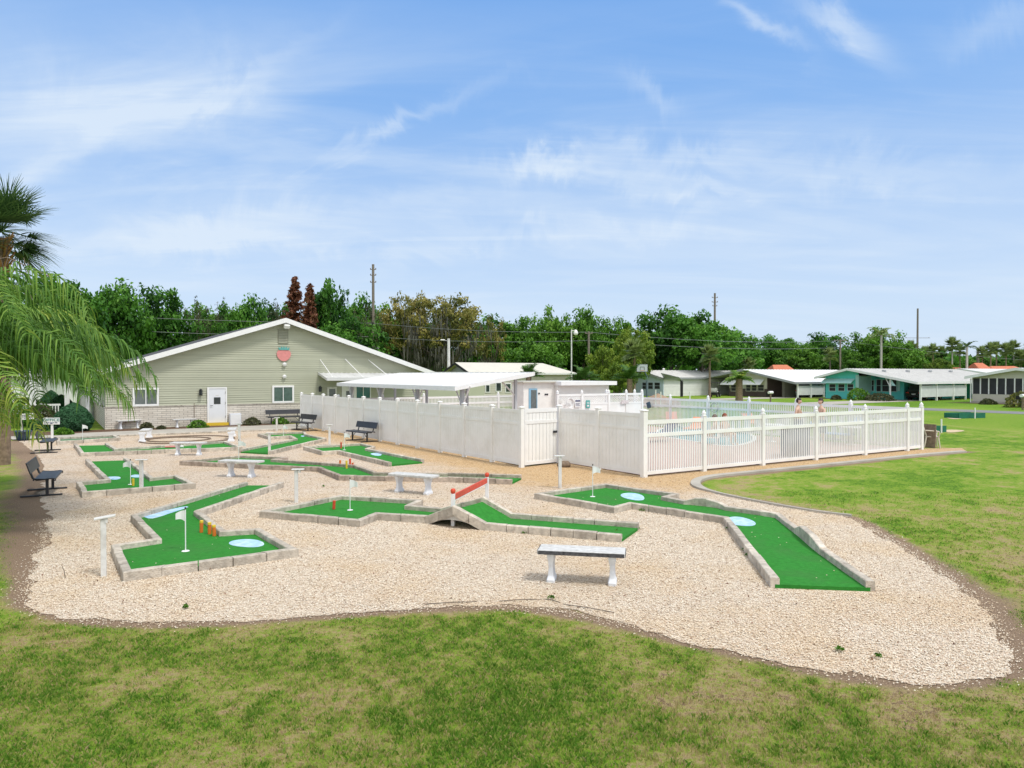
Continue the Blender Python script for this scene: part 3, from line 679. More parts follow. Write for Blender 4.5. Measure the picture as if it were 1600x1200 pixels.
mb = MB(); mb.box(xm-.08, xm+.08, -.100, -.0945, zd-.47, zd-.43); mb.build('door_plate', M['offwhite'], door)
for hz_ in (zb+.25, zb+1.0, zd-.35):
    mb = MB(); mb.box(x1-.075, x1-.045, -.13, -.095, hz_, hz_+.12); mb.build('hinge', M['metal'], door)
mb = MB(); mb.box(x0-.08, x1+.08, -.32, -.055, -.02, .16); mb.build('door_step', M['yellow'], club)
# utility cabinet, wall lanterns, vent, floodlight, small fittings
xa, za = cw(356.5, 646); xb, zb2 = cw(374, 665)
cab = thing('utility_cabinet', 'plain white metal cabinet standing against the brick beside the clubhouse door', 'cabinet', UV(CH_U+(xa+xb)/2, CH_V-.30), TH)
mb = MB(); mb.cbox((0, 0, za/2), (xb-xa, .38, za), bev=.015); mb.build('cabinet_body', mat('cabinet_white', (.62,.65,.72), .5, .03, 3), cab)
mb = MB(); mb.cbox((0, -.195, za/2), (xb-xa-.06, .012, za-.08)); mb.build('cabinet_door', M['white'], cab)
def lantern(px, py, label):
    x, z = cw(px, py); o = thing('wall_lantern', label, 'lantern', UV(CH_U+x, CH_V-.03, z), TH, 'black wall lanterns on the clubhouse')
    mb = MB(); mb.box(-.05, .05, -.03, .0, -.14, .16); mb.tube([(0, -.02, .10), (0, -.10, .20), (0, -.14, .17)], .012, 6); mb.build('bracket', M['black'], o)
    mb = MB(); mb.lathe([(.02, .18), (.10, .12)][::-1], (0, -.14, 0), 8); mb.lathe([(.085, -.16), (.09, -.13)], (0, -.14, 0), 8)
    for k in range(6):
        a = k*math.pi/3; mb.tube([(math.cos(a)*.08, -.14+math.sin(a)*.08, -.14), (math.cos(a)*.09, -.14+math.sin(a)*.09, .12)], .009, 4)
    mb.build('lamp_cage', M['black'], o); mb = MB(); mb.lathe([(.05, -.13), (.06, .10)], (0, -.14, 0), 8); mb.build('lamp_glass', M['glass'], o)
lantern(313, 613, 'black wall lantern beside the white clubhouse door'); lantern(499, 608, 'black wall lantern under the left end of the small metal awning')
xa, za = cw(434, 514); xb, zb2 = cw(450, 537)
mb = MB(); mb.box(xa, xb, -.05, .0, zb2, za)
vent = mb.build('gable_vent', mat('vent_tan', (.24,.245,.19), .7, .1, 4), club)
mb = MB()
for i in range(9): zz_ = zb2+.05+(za-zb2-.1)*i/8; mb.raw([(xa+.04, -.075, zz_-.03), (xb-.04, -.075, zz_-.03), (xb-.04, -.051, zz_+.03), (xa+.04, -.051, zz_+.03)], [(0,1,2,3)])
mb.build('louver', mat('louver_olive', (.33,.335,.26), .7, .05, 3), vent)
x, z = cw(446, 507); o = thing('flood_light', 'white flood light mounted under the peak of the clubhouse gable', 'flood light', UV(CH_U+x, CH_V-.03, z), TH)
mb = MB(); mb.box(-.12, .12, -.25, -.0, -.10, .08); mb.build('housing', M['white'], o); mb = MB(); mb.cbox((-.02, -.33, -.12), (.34, .26, .26), tilt=('X', .5), bev=.05); mb.build('lamp_head', M['floodw'], o)
for px, py, lb in ((443.5, 569, 'small round white fixture just below the strawberry emblem'), (443.5, 588, 'small round white fixture above the clubhouse window, the lower one')):
    x, z = cw(px, py); o = thing('wall_fixture', lb, 'wall fixture', UV(CH_U+x, CH_V-.02, z), TH, 'white fixtures under the strawberry')
    mb = MB(); mb.tube([(0, 0, 0), (0, -.04, 0)], .07, 12); mb.build('base', M['offwhite'], o); mb = MB(); mb.tube([(0, -.04, 0), (0, -.12, -.02), (0, -.16, -.03)], [.10, .12, .06], 12); mb.build('lamp_head', M['white'], o)
# strawberry emblem
x, z = cw(443, 553); o = thing('strawberry_emblem', 'flat pink strawberry emblem with teal leaves high on the clubhouse gable', 'wall emblem', UV(CH_U+x, CH_V-.03, z), TH)
def sil(f, n, y0, y1): 
    mb = MB(); mb.xprism([f(i/n) for i in range(n)], 'y', y0, y1); return mb
W_, H_ = .40, .40
def berry(t_):
    a = t_*2*math.pi; s_ = math.sin(a); c_ = math.cos(a); return (W_*c_*(1.0 if s_ > 0 else (1-.12*s_*s_)), (.30 if s_ > 0 else .42)*s_)
sil(berry, 36, -.05, 0).build('berry', M['berry'], o)
lv = MB()
for a_, r_ in ((-.20, .20), (-.10, .26), (0, .28), (.10, .26), (.20, .20)):
    lv.xprism([(a_-.08, .22), (a_+.08, .22), (a_*1.3+.05, .24+r_*.4), (a_*1.5, .22+r_*.85), (a_*1.3-.05, .24+r_*.4)], 'y', -.075-abs(a_)*.02, -.052)
lv.build('leaf', M['tealpaint'], o)
# conduit on the brick
x, z = cw(303, 640); tag(MB().tube([(x, -.09, .1), (x, -.09, 1.25)], .014, 6).build('conduit', M['wood'], club))
# small corrugated awning hung on three rods
xa = cw(498, 590)[0]; xb = xa+5.6; zw = cw(498, 589.5)[1]+.25; AD = 1.5
aw = thing('door_awning', 'small white corrugated awning hung from three rods on the clubhouse wall', 'awning', UV(CH_U+xa, CH_V-.03), TH)
mb = MB(); nC = 60
for i in range(nC):
    x0_, x1_ = (xb-xa)*i/nC, (xb-xa)*(i+1)/nC; h0, h1 = (.03 if i % 3 == 0 else 0), (.03 if (i+1) % 3 == 0 else 0)
    mb.raw([(x0_, 0, zw+h0), (x1_, 0, zw+h1), (x1_, -AD, zw-.32+h1), (x0_, -AD, zw-.32+h0)], [(0,1,2,3)])
mb.box(-.03, xb-xa+.03, -AD-.06, -AD-.005, zw-.44, zw-.26); mb.xprism([(0, zw-.09), (-AD, zw-.42), (-AD, zw-.28), (0, zw+.05)], 'x', -.05, -.01); mb.xprism([(0, zw-.09), (-AD, zw-.42), (-AD, zw-.28), (0, zw+.05)], 'x', xb-xa+.01, xb-xa+.05)
mb.build('awning_sheet', M['roofmetal'], aw, fix=False)
for (pxt, pyt, fr_) in ((500, 562, .04), (539, 561, .37), (575, 562, .67)):
    xt, zt_ = cw(pxt, pyt); mb = MB(); mb.tube([(xt-xa, -.01, zt_), (.15+fr_*(xb-xa), -AD+.1, zw-.26)], .022, 6); mb.build('rod', M['white'], aw)
# alcove under the awning: notice window, white door, green sliding door
x0_, x1_ = cw(511, 615)[0], cw(526, 615)[0]; window(club, x0_, x1_, .95, cw(511, 607.5)[1]+.1, panes=1, fr=.10, gm_='blind', fm='offwhite')
x0_ = cw(535, 615)[0]; mb = MB(); mb.cbox((x0_+.4, -.05, 1.05), (.9, .07, 2.1), bev=.01); d2 = mb.build('door', M['white'], club); mb = MB(); mb.box(x0_+.2, x0_+.6, -.10, -.088, 1.3, 1.8); mb.build('door_window', M['blind'], d2)
x0_, x1_ = cw(555, 615)[0], cw(579, 615)[0]; window(club, x0_, x1_, .1, 2.25, panes=2, gm_='tealglass', fr=.06, ns='sliding_door')
# porch wing at the left side: columns, low roof, glazed wall
def wpost(par, x, y, h, w=.12, name='column'): return MB().box(x-w/2, x+w/2, y-w/2, y+w/2, 0, h).build(name, M['white'], par)
for i in range(7): wpost(club, -.75, .5+i*2.3, 2.62, .13)
for i in range(6):
    y_ = 1.2+i*2.3; mb = MB(); mb.box(-.03, .0, y_, y_+1.3, 1.0, 2.2); wi = mb.build('window', M['white'], club); MB().box(-.045, -.032, y_+.08, y_+1.22, 1.08, 2.12).build('pane', M['glass'], wi)
entry = thing('entrance_porch', 'white porch roof on tall columns at the left side of the clubhouse', 'porch', UV(-3.4, 50.5), TH)
mb = MB(); mb.box(0, 4.6, -.2, 6.0, 2.75, 3.0); mb.build('fascia', M['offwhite'], entry)
mb = MB(); mb.raw([(-.2,-.4,3.0),(4.8,-.4,3.0),(4.8,6.2,3.0),(-.2,6.2,3.0),(-.2,2.9,3.9),(4.8,2.9,3.9)], [(0,1,5,4),(2,3,4,5),(1,2,5),(3,0,4),(0,3,2,1)]); mb.build('roof', M['shingle'], entry)
for x_ in (.15, 1.2, 2.5, 4.2): MB().box(x_-.13, x_+.13, -.05, .2, 0, 2.75).build('column', M['white'], entry)
for k in range(2):
    mb = MB(); y_ = -.6-k*.9; 
    for i in range(9): mb.box(2.6+i*.14, 2.65+i*.14, y_, y_+.03, .1, 1.05)
    mb.box(2.55, 3.85, y_-.01, y_+.04, .98, 1.06); mb.build('railing', M['white'], entry)
# concrete walk in front of the clubhouse, mulch strip
def sheet(name, pts, z, m_, t_=.0):
    me = bpy.data.meshes.new(name); me.from_pydata([(p[0], p[1], z) for p in pts], [], [tuple(range(len(pts)))]); me.materials.append(m_)
    if me.polygons[0].normal.z < 0: me.flip_normals()
    return tag(link(name, me), kind='structure')
w0, w1 = G(478, 670.5), G(182, 681.5); sheet('path', [(w0.x, w0.y), (w1.x, w1.y), tuple(G(90, 684))[:2], tuple(G(20, 688))[:2], tuple(G(10, 683))[:2], tuple(G(95, 680))[:2], tuple(UV(1.2, 39.3))[:2], tuple(UV(CH_U+9, 39.9))[:2], tuple(UV(CH_U+12, 40.2))[:2]], .028, M['path'])
sheet('mulch_bed', [tuple(UV(u, v))[:2] for u, v in ((-1.8, 38.6), (1.6, 38.8), (11.3, 39.6), (11.3, 41.3), (-.4, 41.3), (-.8, 43), (-5.5, 43), (-6.5, 40.2), (-4, 38.3))], .016, M['mulch'])
mb = MB(); a_, b_ = G(478, 671), G(186, 682.5); d_ = (b_-a_); n_ = 26
for i in range(n_):
    p = a_+d_*(i+.5)/n_; mb.cbox((p.x, p.y, .035), (d_.length/n_-.02, .10, .09), math.atan2(d_.y, d_.x), bev=.012, tint=random.random())
tag(mb.build('path_kerb', M['block']), kind='structure')

# ------------------------------------------------------------------ fences
def gothic_cap(z): return [(.075, z), (.085, z+.015), (.085, z+.03), (.05, z+.045), (.072, z+.085), (.060, z+.125), (.03, z+.165), (.004, z+.205)]
def post(parent, p, h, ang, w=.13, cap='flat'):
    mb = MB(); mb.cbox((p.x, p.y, h/2), (w, w, h), ang, bev=.006); po = mb.build('post', M['vinyl'], parent, world=True); mb = MB()
    if cap == 'flat':
        mb.cbox((p.x, p.y, h+.018), (w+.035, w+.035, .03), ang, bev=.008)
        c_, s_ = math.cos(ang), math.sin(ang); q = w*.5
        vs = [(p.x+(a*c_-b_*s_)*q, p.y+(a*s_+b_*c_)*q, h+.033) for a, b_ in ((-1,-1),(1,-1),(1,1),(-1,1))]+[(p.x, p.y, h+.07)]; mb.raw(vs, [(0,1,4),(1,2,4),(2,3,4),(3,0,4)])
    else: mb._lathe([(0.001, h-.001)]+gothic_cap(h), (p.x, p.y, 0), 12, None)
    inv = wmat(po).inverted(); me = mb.mesh('cap', M['white'] if cap != 'flat' else M['vinyl'], inv, cap != 'flat'); link('cap', me, po); return po
def panel(parent, A, B, kind, z0=.07, h=1.72, ang=None, rails=None):
    d = (B-A); L_ = d.length; ang = math.atan2(d.y, d.x); mb = MB(); u_ = d/L_
    def bx(s0, s1, th, za, zb_, off=0, tint=None, bev=0):
        c = A+u_*(s0+s1)/2; c = c+Vector((-u_.y, u_.x, 0))*off; mb.cbox((c.x, c.y, (za+zb_)/2), (s1-s0, th, zb_-za), ang, tint=tint, bev=bev)
    if kind == 'board':
        bx(.06, L_-.06, .045, z0, z0+.12); bx(.06, L_-.06, .045, h-.10, h); bx(.06, L_-.06, .045, h-.46, h-.37)
        n = max(3, round((L_-.12)/.15)); w = (L_-.12)/n
        for i in range(n): bx(.06+i*w+.003, .06+(i+1)*w-.003, .022, z0+.12, h-.46); bx(.06+i*w+.003, .06+(i+1)*w-.003, .022, h-.37, h-.10)
        bx(.06, L_-.06, .008, z0+.12, h-.1)
    elif kind == 'picket':
        zt, zm = rails or (h, h-.36)
        bx(.06, L_-.06, .05, z0, z0+.09); bx(.06, L_-.06, .05, zt-.11, zt); bx(.06, L_-.06, .05, zm-.10, zm)
        n = max(3, round((L_-.12)/.090)); w = (L_-.12)/n
        for i in range(n):
            c_ = .06+(i+.5)*w; bx(c_-.0185, c_+.0185, .022, z0+.02, zt-.05)
    return mb.build('panel', M['vinyl'], parent, world=True)
def fence(name, label, pts, kind, h, cap, group=None, ph=None, first=True, last=True, cat='fence', rails=None, pw=.13):
    c = (pts[0]+pts[-1])/2; f = thing(name, label, cat, (c.x, c.y, 0), 0, group); ang = math.atan2(pts[-1].y-pts[0].y, pts[-1].x-pts[0].x)
    for i, p in enumerate(pts):
        if (i > 0 or first) and (i < len(pts)-1 or last): post(f, p, ph or h+.05, ang, pw, cap)
        if i < len(pts)-1: panel(f, p, pts[i+1], kind, h=h, rails=rails)
    return f
lpx = [815, 769, 725.5, 687.5, 652, 621, 593.5, 568, 545, 524, 505, 488, 471]
LQ = G(817, 731); lpts = [line_hit(p, LQ, FP) for p in lpx]
fence('board_fence', 'long white vinyl board fence running from the pool gate back to the clubhouse', lpts, 'board', 1.74, 'flat')
fence('board_fence', 'short white board fence between the pool gate and the front corner post', [GP, line_hit(935, GP, KP), KP], 'board', 1.74, 'flat', last=False)
g_ = thing('pool_gate', 'white board gate to the pool set back between two board fences', 'gate', ((lpts[0]+GP)/2), 0)
d_ = GP-lpts[0]; ga = math.atan2(d_.y, d_.x); ul = d_.normalized(); mb = MB(); Lg = d_.length
def gb(s0, s1, th, za, zb_, off=0):
    c = lpts[0]+ul*(s0+s1)/2+Vector((-ul.y, ul.x, 0))*off; mb.cbox((c.x, c.y, (za+zb_)/2), (s1-s0, th, zb_-za), ga)
n = 9; w = (Lg-.26)/n
for i in range(n): gb(.13+i*w+.006, .13+(i+1)*w-.006, .03, .10, 1.68)
mb.build('gate_boards', M['vinyl'], g_, world=True); mb = MB()
gb(.10, Lg-.12, .06, 1.64, 1.76); gb(.10, Lg-.12, .06, 1.30, 1.40); gb(.10, Lg-.12, .06, .06, .16); gb(.10, .18, .055, .16, 1.64); mb.build('gate_frame', M['white'], g_, world=True)
mb = MB(); gb(Lg-.30, Lg-.16, .05, .98, 1.05, -.05); mb.build('latch', M['black'], g_, world=True)
npx = [1006, 1100, 1192, 1275, 1352, 1418, 1440]
npts = [line_hit(p, KP, EP) for p in npx]
f_ = fence('picket_fence', 'near white picket fence with gothic post caps facing the lawn', npts, 'picket', 1.55, 'gothic', 'picket fences round the pool', first=False, ph=1.58)
post(f_, KP, 1.80, math.atan2(EP.y-KP.y, EP.x-KP.x), .15, 'flat')
Vd = Vector((-UY, UX, 0)); Ud = Vector((UX, UY, 0))
rpts = [EP]+[EP+Vd*s for s in (2.8, 5.3, 7.8, 10.25, 12.8, 15.3, 17.8, 20.3, 22.0)]
fence('picket_fence', 'right-hand picket fence of the pool with a skimmer net hung on it', rpts, 'picket', 1.55, 'gothic', 'picket fences round the pool', first=False, ph=1.58)
FV = toUV(rpts[-1])[1]; u1 = toUV(rpts[-1])[0]
fpts = [UV(u1-2.44*i, FV) for i in range(0, 7)]
fence('picket_fence', 'far picket fence behind the metal shelter at the back of the pool', fpts, 'picket', 1.55, 'gothic', 'picket fences round the pool', first=False, ph=1.58)
# lattice-topped screen in front of the pump house
Ls, Le = P(871, 600, 33.5), P(1003.5, 600, 36.2); Ls.z = Le.z = 0
lat = [Ls, line_hit(909, Ls, Le), line_hit(951, Ls, Le), Le-Ud*.02]
lf = thing('lattice_fence', 'white fence screen with lattice top and small signs in front of the pump house', 'fence', (Ls+Le)/2)
for p in lat+[line_hit(956, Ls, Le)+Vd*.4, line_hit(978.5, Ls, Le), line_hit(998, Ls, Le)+Vd*.3]: post(lf, p, 1.86, TH, .12, 'gothic')
for i in range(3):
    A_, B_ = lat[i], lat[i+1]; d_ = B_-A_; L_ = d_.length; ul = d_/L_; aa = math.atan2(d_.y, d_.x); mb = MB()
    def lb(s0, s1, th, za, zb_):
        c = A_+ul*(s0+s1)/2; mb.cbox((c.x, c.y, (za+zb_)/2), (s1-s0, th, zb_-za), aa)
    lb(.05, L_-.05, .05, 1.76, 1.86); lb(.05, L_-.05, .05, 1.34, 1.42); lb(.05, L_-.05, .05, .06, .16); lb(.05, L_-.05, .02, .16, 1.34)
    q = .05
    for s_ in np.arange(-.35, L_, .11):
        for sg in (1, -1):
            a0, b0 = (s_, s_+.34) if sg == 1 else (s_+.34, s_); za, zb_ = 1.42, 1.76
            a0c, b0c = min(max(a0, .06), L_-.06), min(max(b0, .06), L_-.06)
            if abs(a0c-b0c) < .02: continue
            za2 = za+(zb_-za)*(a0c-a0)/(b0-a0); zb2_ = za+(zb_-za)*(b0c-a0)/(b0-a0)
            pa, pb = A_+ul*a0c, A_+ul*b0c; mb.tube([(pa.x, pa.y, za2), (pb.x, pb.y, zb2_)], .013, 4, False)
    mb.build('panel', M['vinyl'], lf, world=True)
def fence_sign(px, py, w, h_, col, label, marks=None):
    p = line_hit(px, Ls, Le)-Vd*.05; d = math.hypot(p.x, p.y); z = H+(HOR-py)/F*p.y
    o = thing('wall_sign', label, 'sign', (p.x, p.y, z), TH); MB().box(-w/2, w/2, -.02, 0, -h_/2, h_/2).build('sign_board', col, o)
    if marks: 
        mb = MB()
        for (x0, x1, z0, z1) in marks: mb.box(x0*w, x1*w, -.026, -.0205, z0*h_, z1*h_)
        mb.build('sign_lettering', M['white'] if col is not M['white'] else M['navy'], o)
M['signblue'] = mat('sign_blue', (.15,.35,.68), .5, .05, 3)
fence_sign(901.5, 630.5, .33, .36, M['white'], 'white rules sign with a blue heading on the lattice fence', [(-.45,.45,.25,.45), (-.4,.4,.0,.06), (-.4,.3,-.15,-.09), (-.4,.4,-.32,-.26)])
fence_sign(917.5, 631.5, .24, .38, M['tealpaint'], 'teal green sign right of the white rules sign on the lattice fence', [(-.3,.3,.2,.26), (-.3,.3,.05,.1), (-.25,.25,-.3,-.1)])
fence_sign(874, 627, .16, .2, M['offwhite'], 'small square sign at the left end of the lattice fence', None)
p = line_hit(975, Ls, Le)-Vd*.06; o = thing('wall_sign', 'wide pale sign with faint lettering on the right part of the lattice fence', 'sign', (p.x, p.y, H+(HOR-628)/F*p.y), TH); MB().box(-.24, .24, -.02, 0, -.09, .09).build('sign_board', mat('faded_sign', (.62,.56,.56), .6, .2, 12), o)
# hose reel on the screen fence
p = line_hit(887, Ls, Le)-Vd*.12; o = thing('hose_reel', 'white coiled hose hanging on the lattice fence left of the rules sign', 'hose', (p.x, p.y, H+(HOR-630)/F*p.y), TH)
mb = MB()
for k in range(5): mb.tube([(math.cos(a)*(.17+.012*k), -.02*k, math.sin(a)*(.19+.01*k)) for a in np.linspace(0, 6.28, 18)], .012, 5, False)
mb.build('hose_coil', M['white'], o)

# ------------------------------------------------------------------ pool: deck, water, shelter, pump house
dk = [KP+Vd*.12+Ud*.12, EP+Vd*.12-Ud*.12, rpts[-1]-Vd*.1-Ud*.1, fpts[-1]-Vd*.1, FP+Ud*1.2-Vd*.2, lpts[0]+Ud*.15+Vd*.2, GP+Ud*.15+Vd*.1]
sheet('pool_deck', [(p.x, p.y) for p in dk], .030, M['deck'])
pool = smooth([tuple(G(*q))[:2] for q in ((1030,676),(1036,683),(1063,687),(1095,692),(1130,698),(1162,695),(1180,686),(1165,676),(1120,669),(1060,668),(1032,671),(1030,676))], 2)
pc = np.mean(pool, axis=0)
sheet('pool_coping', [tuple(pc+(np.array(p)-pc)*1.07) for p in pool], .038, M['white'])
wm = bpy.data.materials.new('pool_water'); wm.use_nodes = True; t = wm.node_tree; b = t.nodes['Principled BSDF']; b.inputs['Base Color'].default_value = (.10,.42,.52,1); b.inputs['Roughness'].default_value = .06
nn = tnoise(t, nd(t, 'ShaderNodeNewGeometry').outputs['Position'], 2.5); bp = nd(t, 'ShaderNodeBump'); setin(bp, Strength=.3, Distance=.05); t.links.new(nn, bp.inputs['Height']); t.links.new(bp.outputs[0], b.inputs['Normal'])
sheet('pool_water', pool, .043, wm)
# metal shelter
SB = P(712, 603.5, 26.0); ub, vb = toUV(SB)
sh = thing('metal_shelter', 'flat white metal shelter roof on braced posts behind the board fence', 'shelter', UV(ub, vb), TH)
SW, SLn = 3.45, 12.7
def zs(x): return 2.33+(.53)*x/SW
mb = MB()
nb = 28
for i in range(nb):
    y0_, y1_ = SLn*i/nb, SLn*(i+1)/nb
    mb.raw([(0, y0_, zs(0)), (SW, y0_, zs(SW)), (SW, y1_, zs(SW)), (0, y1_, zs(0))], [(0,1,2,3)])
    mb.raw([(0, y0_, zs(0)+.001), (SW, y0_, zs(SW)+.001), (SW, y0_+.02, zs(SW)+.022), (0, y0_+.02, zs(0)+.022), (0, y0_+.04, zs(0)+.001), (SW, y0_+.04, zs(SW)+.001)], [(0,1,2,3), (3,2,5,4)])
rsh = mb.build('roof', M['roofmetal'], sh, fix=False)
mb = MB(); mb.box(-.06, -.003, -.05, SLn+.05, zs(0)-.13, zs(0)+.035); mb.box(SW+.003, SW+.05, -.05, SLn+.05, zs(SW)-.1, zs(SW)+.035)
mb.xprism([(-.003, zs(0)-.12), (SW, zs(SW)-.12), (SW, zs(SW)+.03), (-.003, zs(0)+.03)], 'y', -.05, -.004); mb.xprism([(-.003, zs(0)-.12), (SW, zs(SW)-.12), (SW, zs(SW)+.03), (-.003, zs(0)+.03)], 'y', SLn+.004, SLn+.05)
mb.build('fascia', M['white'], rsh)
GREYP = mat('grey_painted_steel', (.46,.48,.50), .5, .05, 4)
for y_ in (.5, 4.4, 8.4, 12.2):
    x_ = .55; mb = MB(); mb.box(x_-.07, x_+.07, y_-.07, y_+.07, 0, zs(x_)-.03); po = mb.build('post', GREYP, sh)
    mb = MB(); 
    for sg in (-1, 1): mb.tube([(x_, y_+sg*.06, zs(x_)-.75), (x_, y_+sg*.62, zs(x_)-.04)], .035, 4)
    mb.build('brace', M['white'], po)
    x_ = SW-.5; mb = MB(); mb.box(x_-.05, x_+.05, y_-.05, y_+.05, 0, zs(x_)-.03); po = mb.build('post', GREYP, sh)
    mb = MB(); mb.tube([(x_-.05, y_, zs(x_)-.8), (x_-.75, y_, zs(x_-.75)-.04)], .035, 4); mb.build('brace', M['offwhite'], po)
# pump house
A0 = P(818, 600, 37.5); ua, va = toUV(A0)
ph = thing('pump_house', 'low white pool pump house with a screen door behind the lattice fence', 'shed', UV(ua, va), TH)
L1 = onV(866, 600, va)[0]-ua; L2 = onV(945, 600, va)[0]-ua
MB().box(0, L1, 0, 1.1, 0, 2.36).build('wall', mat('shed_white', (.80,.79,.75), .7, .05, 3), ph); MB().box(L1+.003, L2, -.35, 3.5, 0, 2.20).build('wall', M['whitewall'], ph)
MB().box(-.15, L1+.1, -.2, 1.2, 2.363, 2.43).build('roof', M['cream'], ph); MB().box(L1-.05, L2+.3, -.7, 3.7, 2.205, 2.42).build('roof', M['roofwhite'], ph)
xd = onV(829, 610, va)[0]-ua; xe = onV(838.5, 610, va)[0]-ua
d_ = MB().box(xd-.12, xe+.02, -.04, -.003, 0, 2.05).build('door', mat('pale_blue_frame', (.25,.45,.6), .5, .05, 3), ph); MB().box(xd, xe-.04, -.06, -.045, .1, 1.97).build('door_screen', M['blind'], d_)
MB().box(xd, xe-.04, -.075, -.062, .92, 1.0).build('door_bar', M['metal'], d_)
for q_, z_ in ((842, 1.78), (852, 1.72), (855, 1.72)):
    x_ = onV(q_, 600, va)[0]-ua; MB().box(x_-.05, x_+.05, -.03, -.003, z_-.04, z_+.04).build('house_number', M['black'], ph)
# ------------------------------------------------------------------ flags, pegs, score posts
def ang_of(a, b): return math.atan2(b.y-a.y, b.x-a.x)
def flag(px, py, ytop, side, fl, label, zb=.055):
    b_ = G(px, py, zb); ht = (py-ytop)/F*b_.y; o = thing('golf_flag', label, 'golf flag', b_, random.uniform(-.2, .2), 'white flags marking the golf holes')
    MB().tube([(0,0,0), (0,0,ht)], .0085, 6).build('pole', M['white'], o); MB().tube([(0,0,ht-.005), (0,0,ht+.03)], .012, 6).build('pole_tip', M['black'], o)
    MB()._lathe([(.0,.004), (.055,.006), (.06,.001)], (0,0,0), 16, None).build('cup', M['white'], o)
    mb = MB(); s = side; n = 7
    for i in range(n):
        t0, t1 = i/n, (i+1)/n
        def pt(t_, top): 
            x = s*(.01+fl*t_); yv = .025*math.sin(t_*5)*t_; h0 = ht-.02; zz_ = h0-fl*.35*t_*t_ if top else h0-.17+(.10*t_)-fl*.55*t_*t_
            return (x, yv, zz_)
        mb.raw([pt(t0, 0), pt(t1, 0), pt(t1, 1), pt(t0, 1)], [(0,1,2,3)])
    mb.build('flag_cloth', M['white'], o, fix=False, smooth=True)
flag(290, 861, 795, -1, .13, 'drooping white flag nearest the camera, on the large angular green')
flag(204, 757, 719, -1, .16, 'white flag on the T-shaped green beside a yellow peg')
flag(547, 797, 748, 1, .15, 'white flag on the green left of the stone bridge')
flag(926, 776, 727, 1, .16, 'white flag on the widest green, near the pool fence')
flag(129, 688, 663, 1, .2, 'white flag on the faded strip beside the round clipped bushes')
flag(538, 703, 676, 1, .2, 'white flag on the green beside the board fence')
flag(373, 719, 688, 1, .22, 'white flag at the left end of the long narrow green')
flag(443, 681, 664, 1, .2, 'white flag on the Z-shaped green near the clubhouse wall')
def peg(px, py, ytop, body, top, label, tilt=0, gr='painted wooden pegs standing on the greens'):
    b_ = G(px, py, .055); ht = (py-ytop)/F*b_.y; o = thing('obstacle_peg', label, 'peg', b_, 0, gr); o.rotation_euler = (0, tilt, 0)
    r_ = .030; MB().lathe([(r_*.95, 0), (r_, .01), (r_, ht*.80)], n=12).build('peg_body', M[body], o, smooth=False); MB().lathe([(r_*1.04, ht*.80+.001), (r_*1.08, ht*.97), (r_*.8, ht)], n=12).build('peg_top', M[top], o)
peg(314.5, 832, 813, 'orange', 'yellow', 'orange peg with yellow top, leftmost of the three on the near green', .03)
peg(327.5, 834.5, 816, 'orange', 'yellow', 'orange peg with yellow top, middle one of the three on the near green')
peg(335, 837.5, 820, 'orange', 'yellow', 'orange peg with yellow top, rightmost of the three on the near green', -.05)
peg(208, 759, 748, 'yellow', 'yellow', 'yellow peg at the foot of the flag on the T-shaped green')
peg(521.5, 795.5, 782, 'redor', 'redor', 'red-orange peg standing alone left of the stone bridge', .06)
peg(531.5, 728.5, 719, 'orange', 'orange', 'dull orange peg, leftmost of the cluster on the long green')
peg(541.5, 732, 719.5, 'yellow', 'yellow', 'thin yellow peg in the middle of the cluster on the long green')
peg(547, 728, 716.5, 'redor', 'redor', 'tall red peg in the cluster on the long green')
peg(551, 730, 723, 'redor', 'orange', 'short red peg, rightmost of the cluster on the long green')
peg(533, 700.5, 691, 'redor', 'redor', 'red peg on the green beside the board fence')
def spost(px, py, ytop, shelf, rot, label, w=.075, tilt=0):
    b_ = G(px, py); ht = (py-ytop)/F*b_.y; o = thing('score_post', label, 'post', b_, rot, 'white score posts beside the greens')
    MB().cbox((0,0,ht/2-.03), (w, w, ht+.04), bev=.006).build('post', M['offwhite'], o)
    mb = MB(); mb.cbox((shelf*.06, 0, ht+.012), (.26, .12, .022), tilt=('Y', tilt), bev=.004); sh_ = mb.build('shelf', M['offwhite'], o)
    MB().cbox((shelf*.12, 0, ht-.03), (.035, .09, .06)).build('bracket', M['offwhite'], sh_)
spost(162, 902, 809, .3, .5, 'white score post with tilted shelf, nearest the camera at lower left', .07, -.12)
spost(221, 770, 719, .0, .1, 'white score post in front of the T-shaped green', .075)
spost(463, 786, 734, .6, .1, 'white score post left of the green with the stone bridge', .07)
spost(875, 763, 713, -.2, .1, 'white score post just outside the pool gate', .075)
spost(421, 710, 677, .2, .1, 'white score post in front of the Z-shaped green', .08)
spost(515, 696, 664, -.1, .1, 'white score post near the board fence left of the short bench', .08)
spost(432.5, 674, 653, .3, .1, 'white score post in front of the long black bench', .08)
spost(374, 697, 662, -.4, .1, 'white score post at the right end of the channel green', .08)
# red board over the bridge
pA, pB = G(708, 822), G(761, 789); d_ = pB-pA; ln = d_.length; br = thing('bridge_sign_board', 'faded red board on two white posts with orange balls across the stone bridge', 'sign board', (pA+pB)/2, ang_of(pA, pB))
for i, (sx, zt_) in enumerate(((-ln/2, .60), (ln/2, .60))):
    po = MB().cbox((sx, 0, zt_/2), (.065, .065, zt_), bev=.004).build('post', M['white'], br)
    MB()._lathe([(.0,zt_), (.03,zt_+.002), (.045,zt_+.03), (.05,zt_+.06), (.035,zt_+.09), (0,zt_+.10)], (sx,0,0), 12, None).build('ball', M['redor'], po, smooth=True)
MB().cbox((0, -.0, .53), (ln-.08, .03, .11), bev=.004).build('board', M['red'], br); MB().cbox((0, 0, .465), (ln-.08, .028, .016)).build('board_edge', M['white'], br)
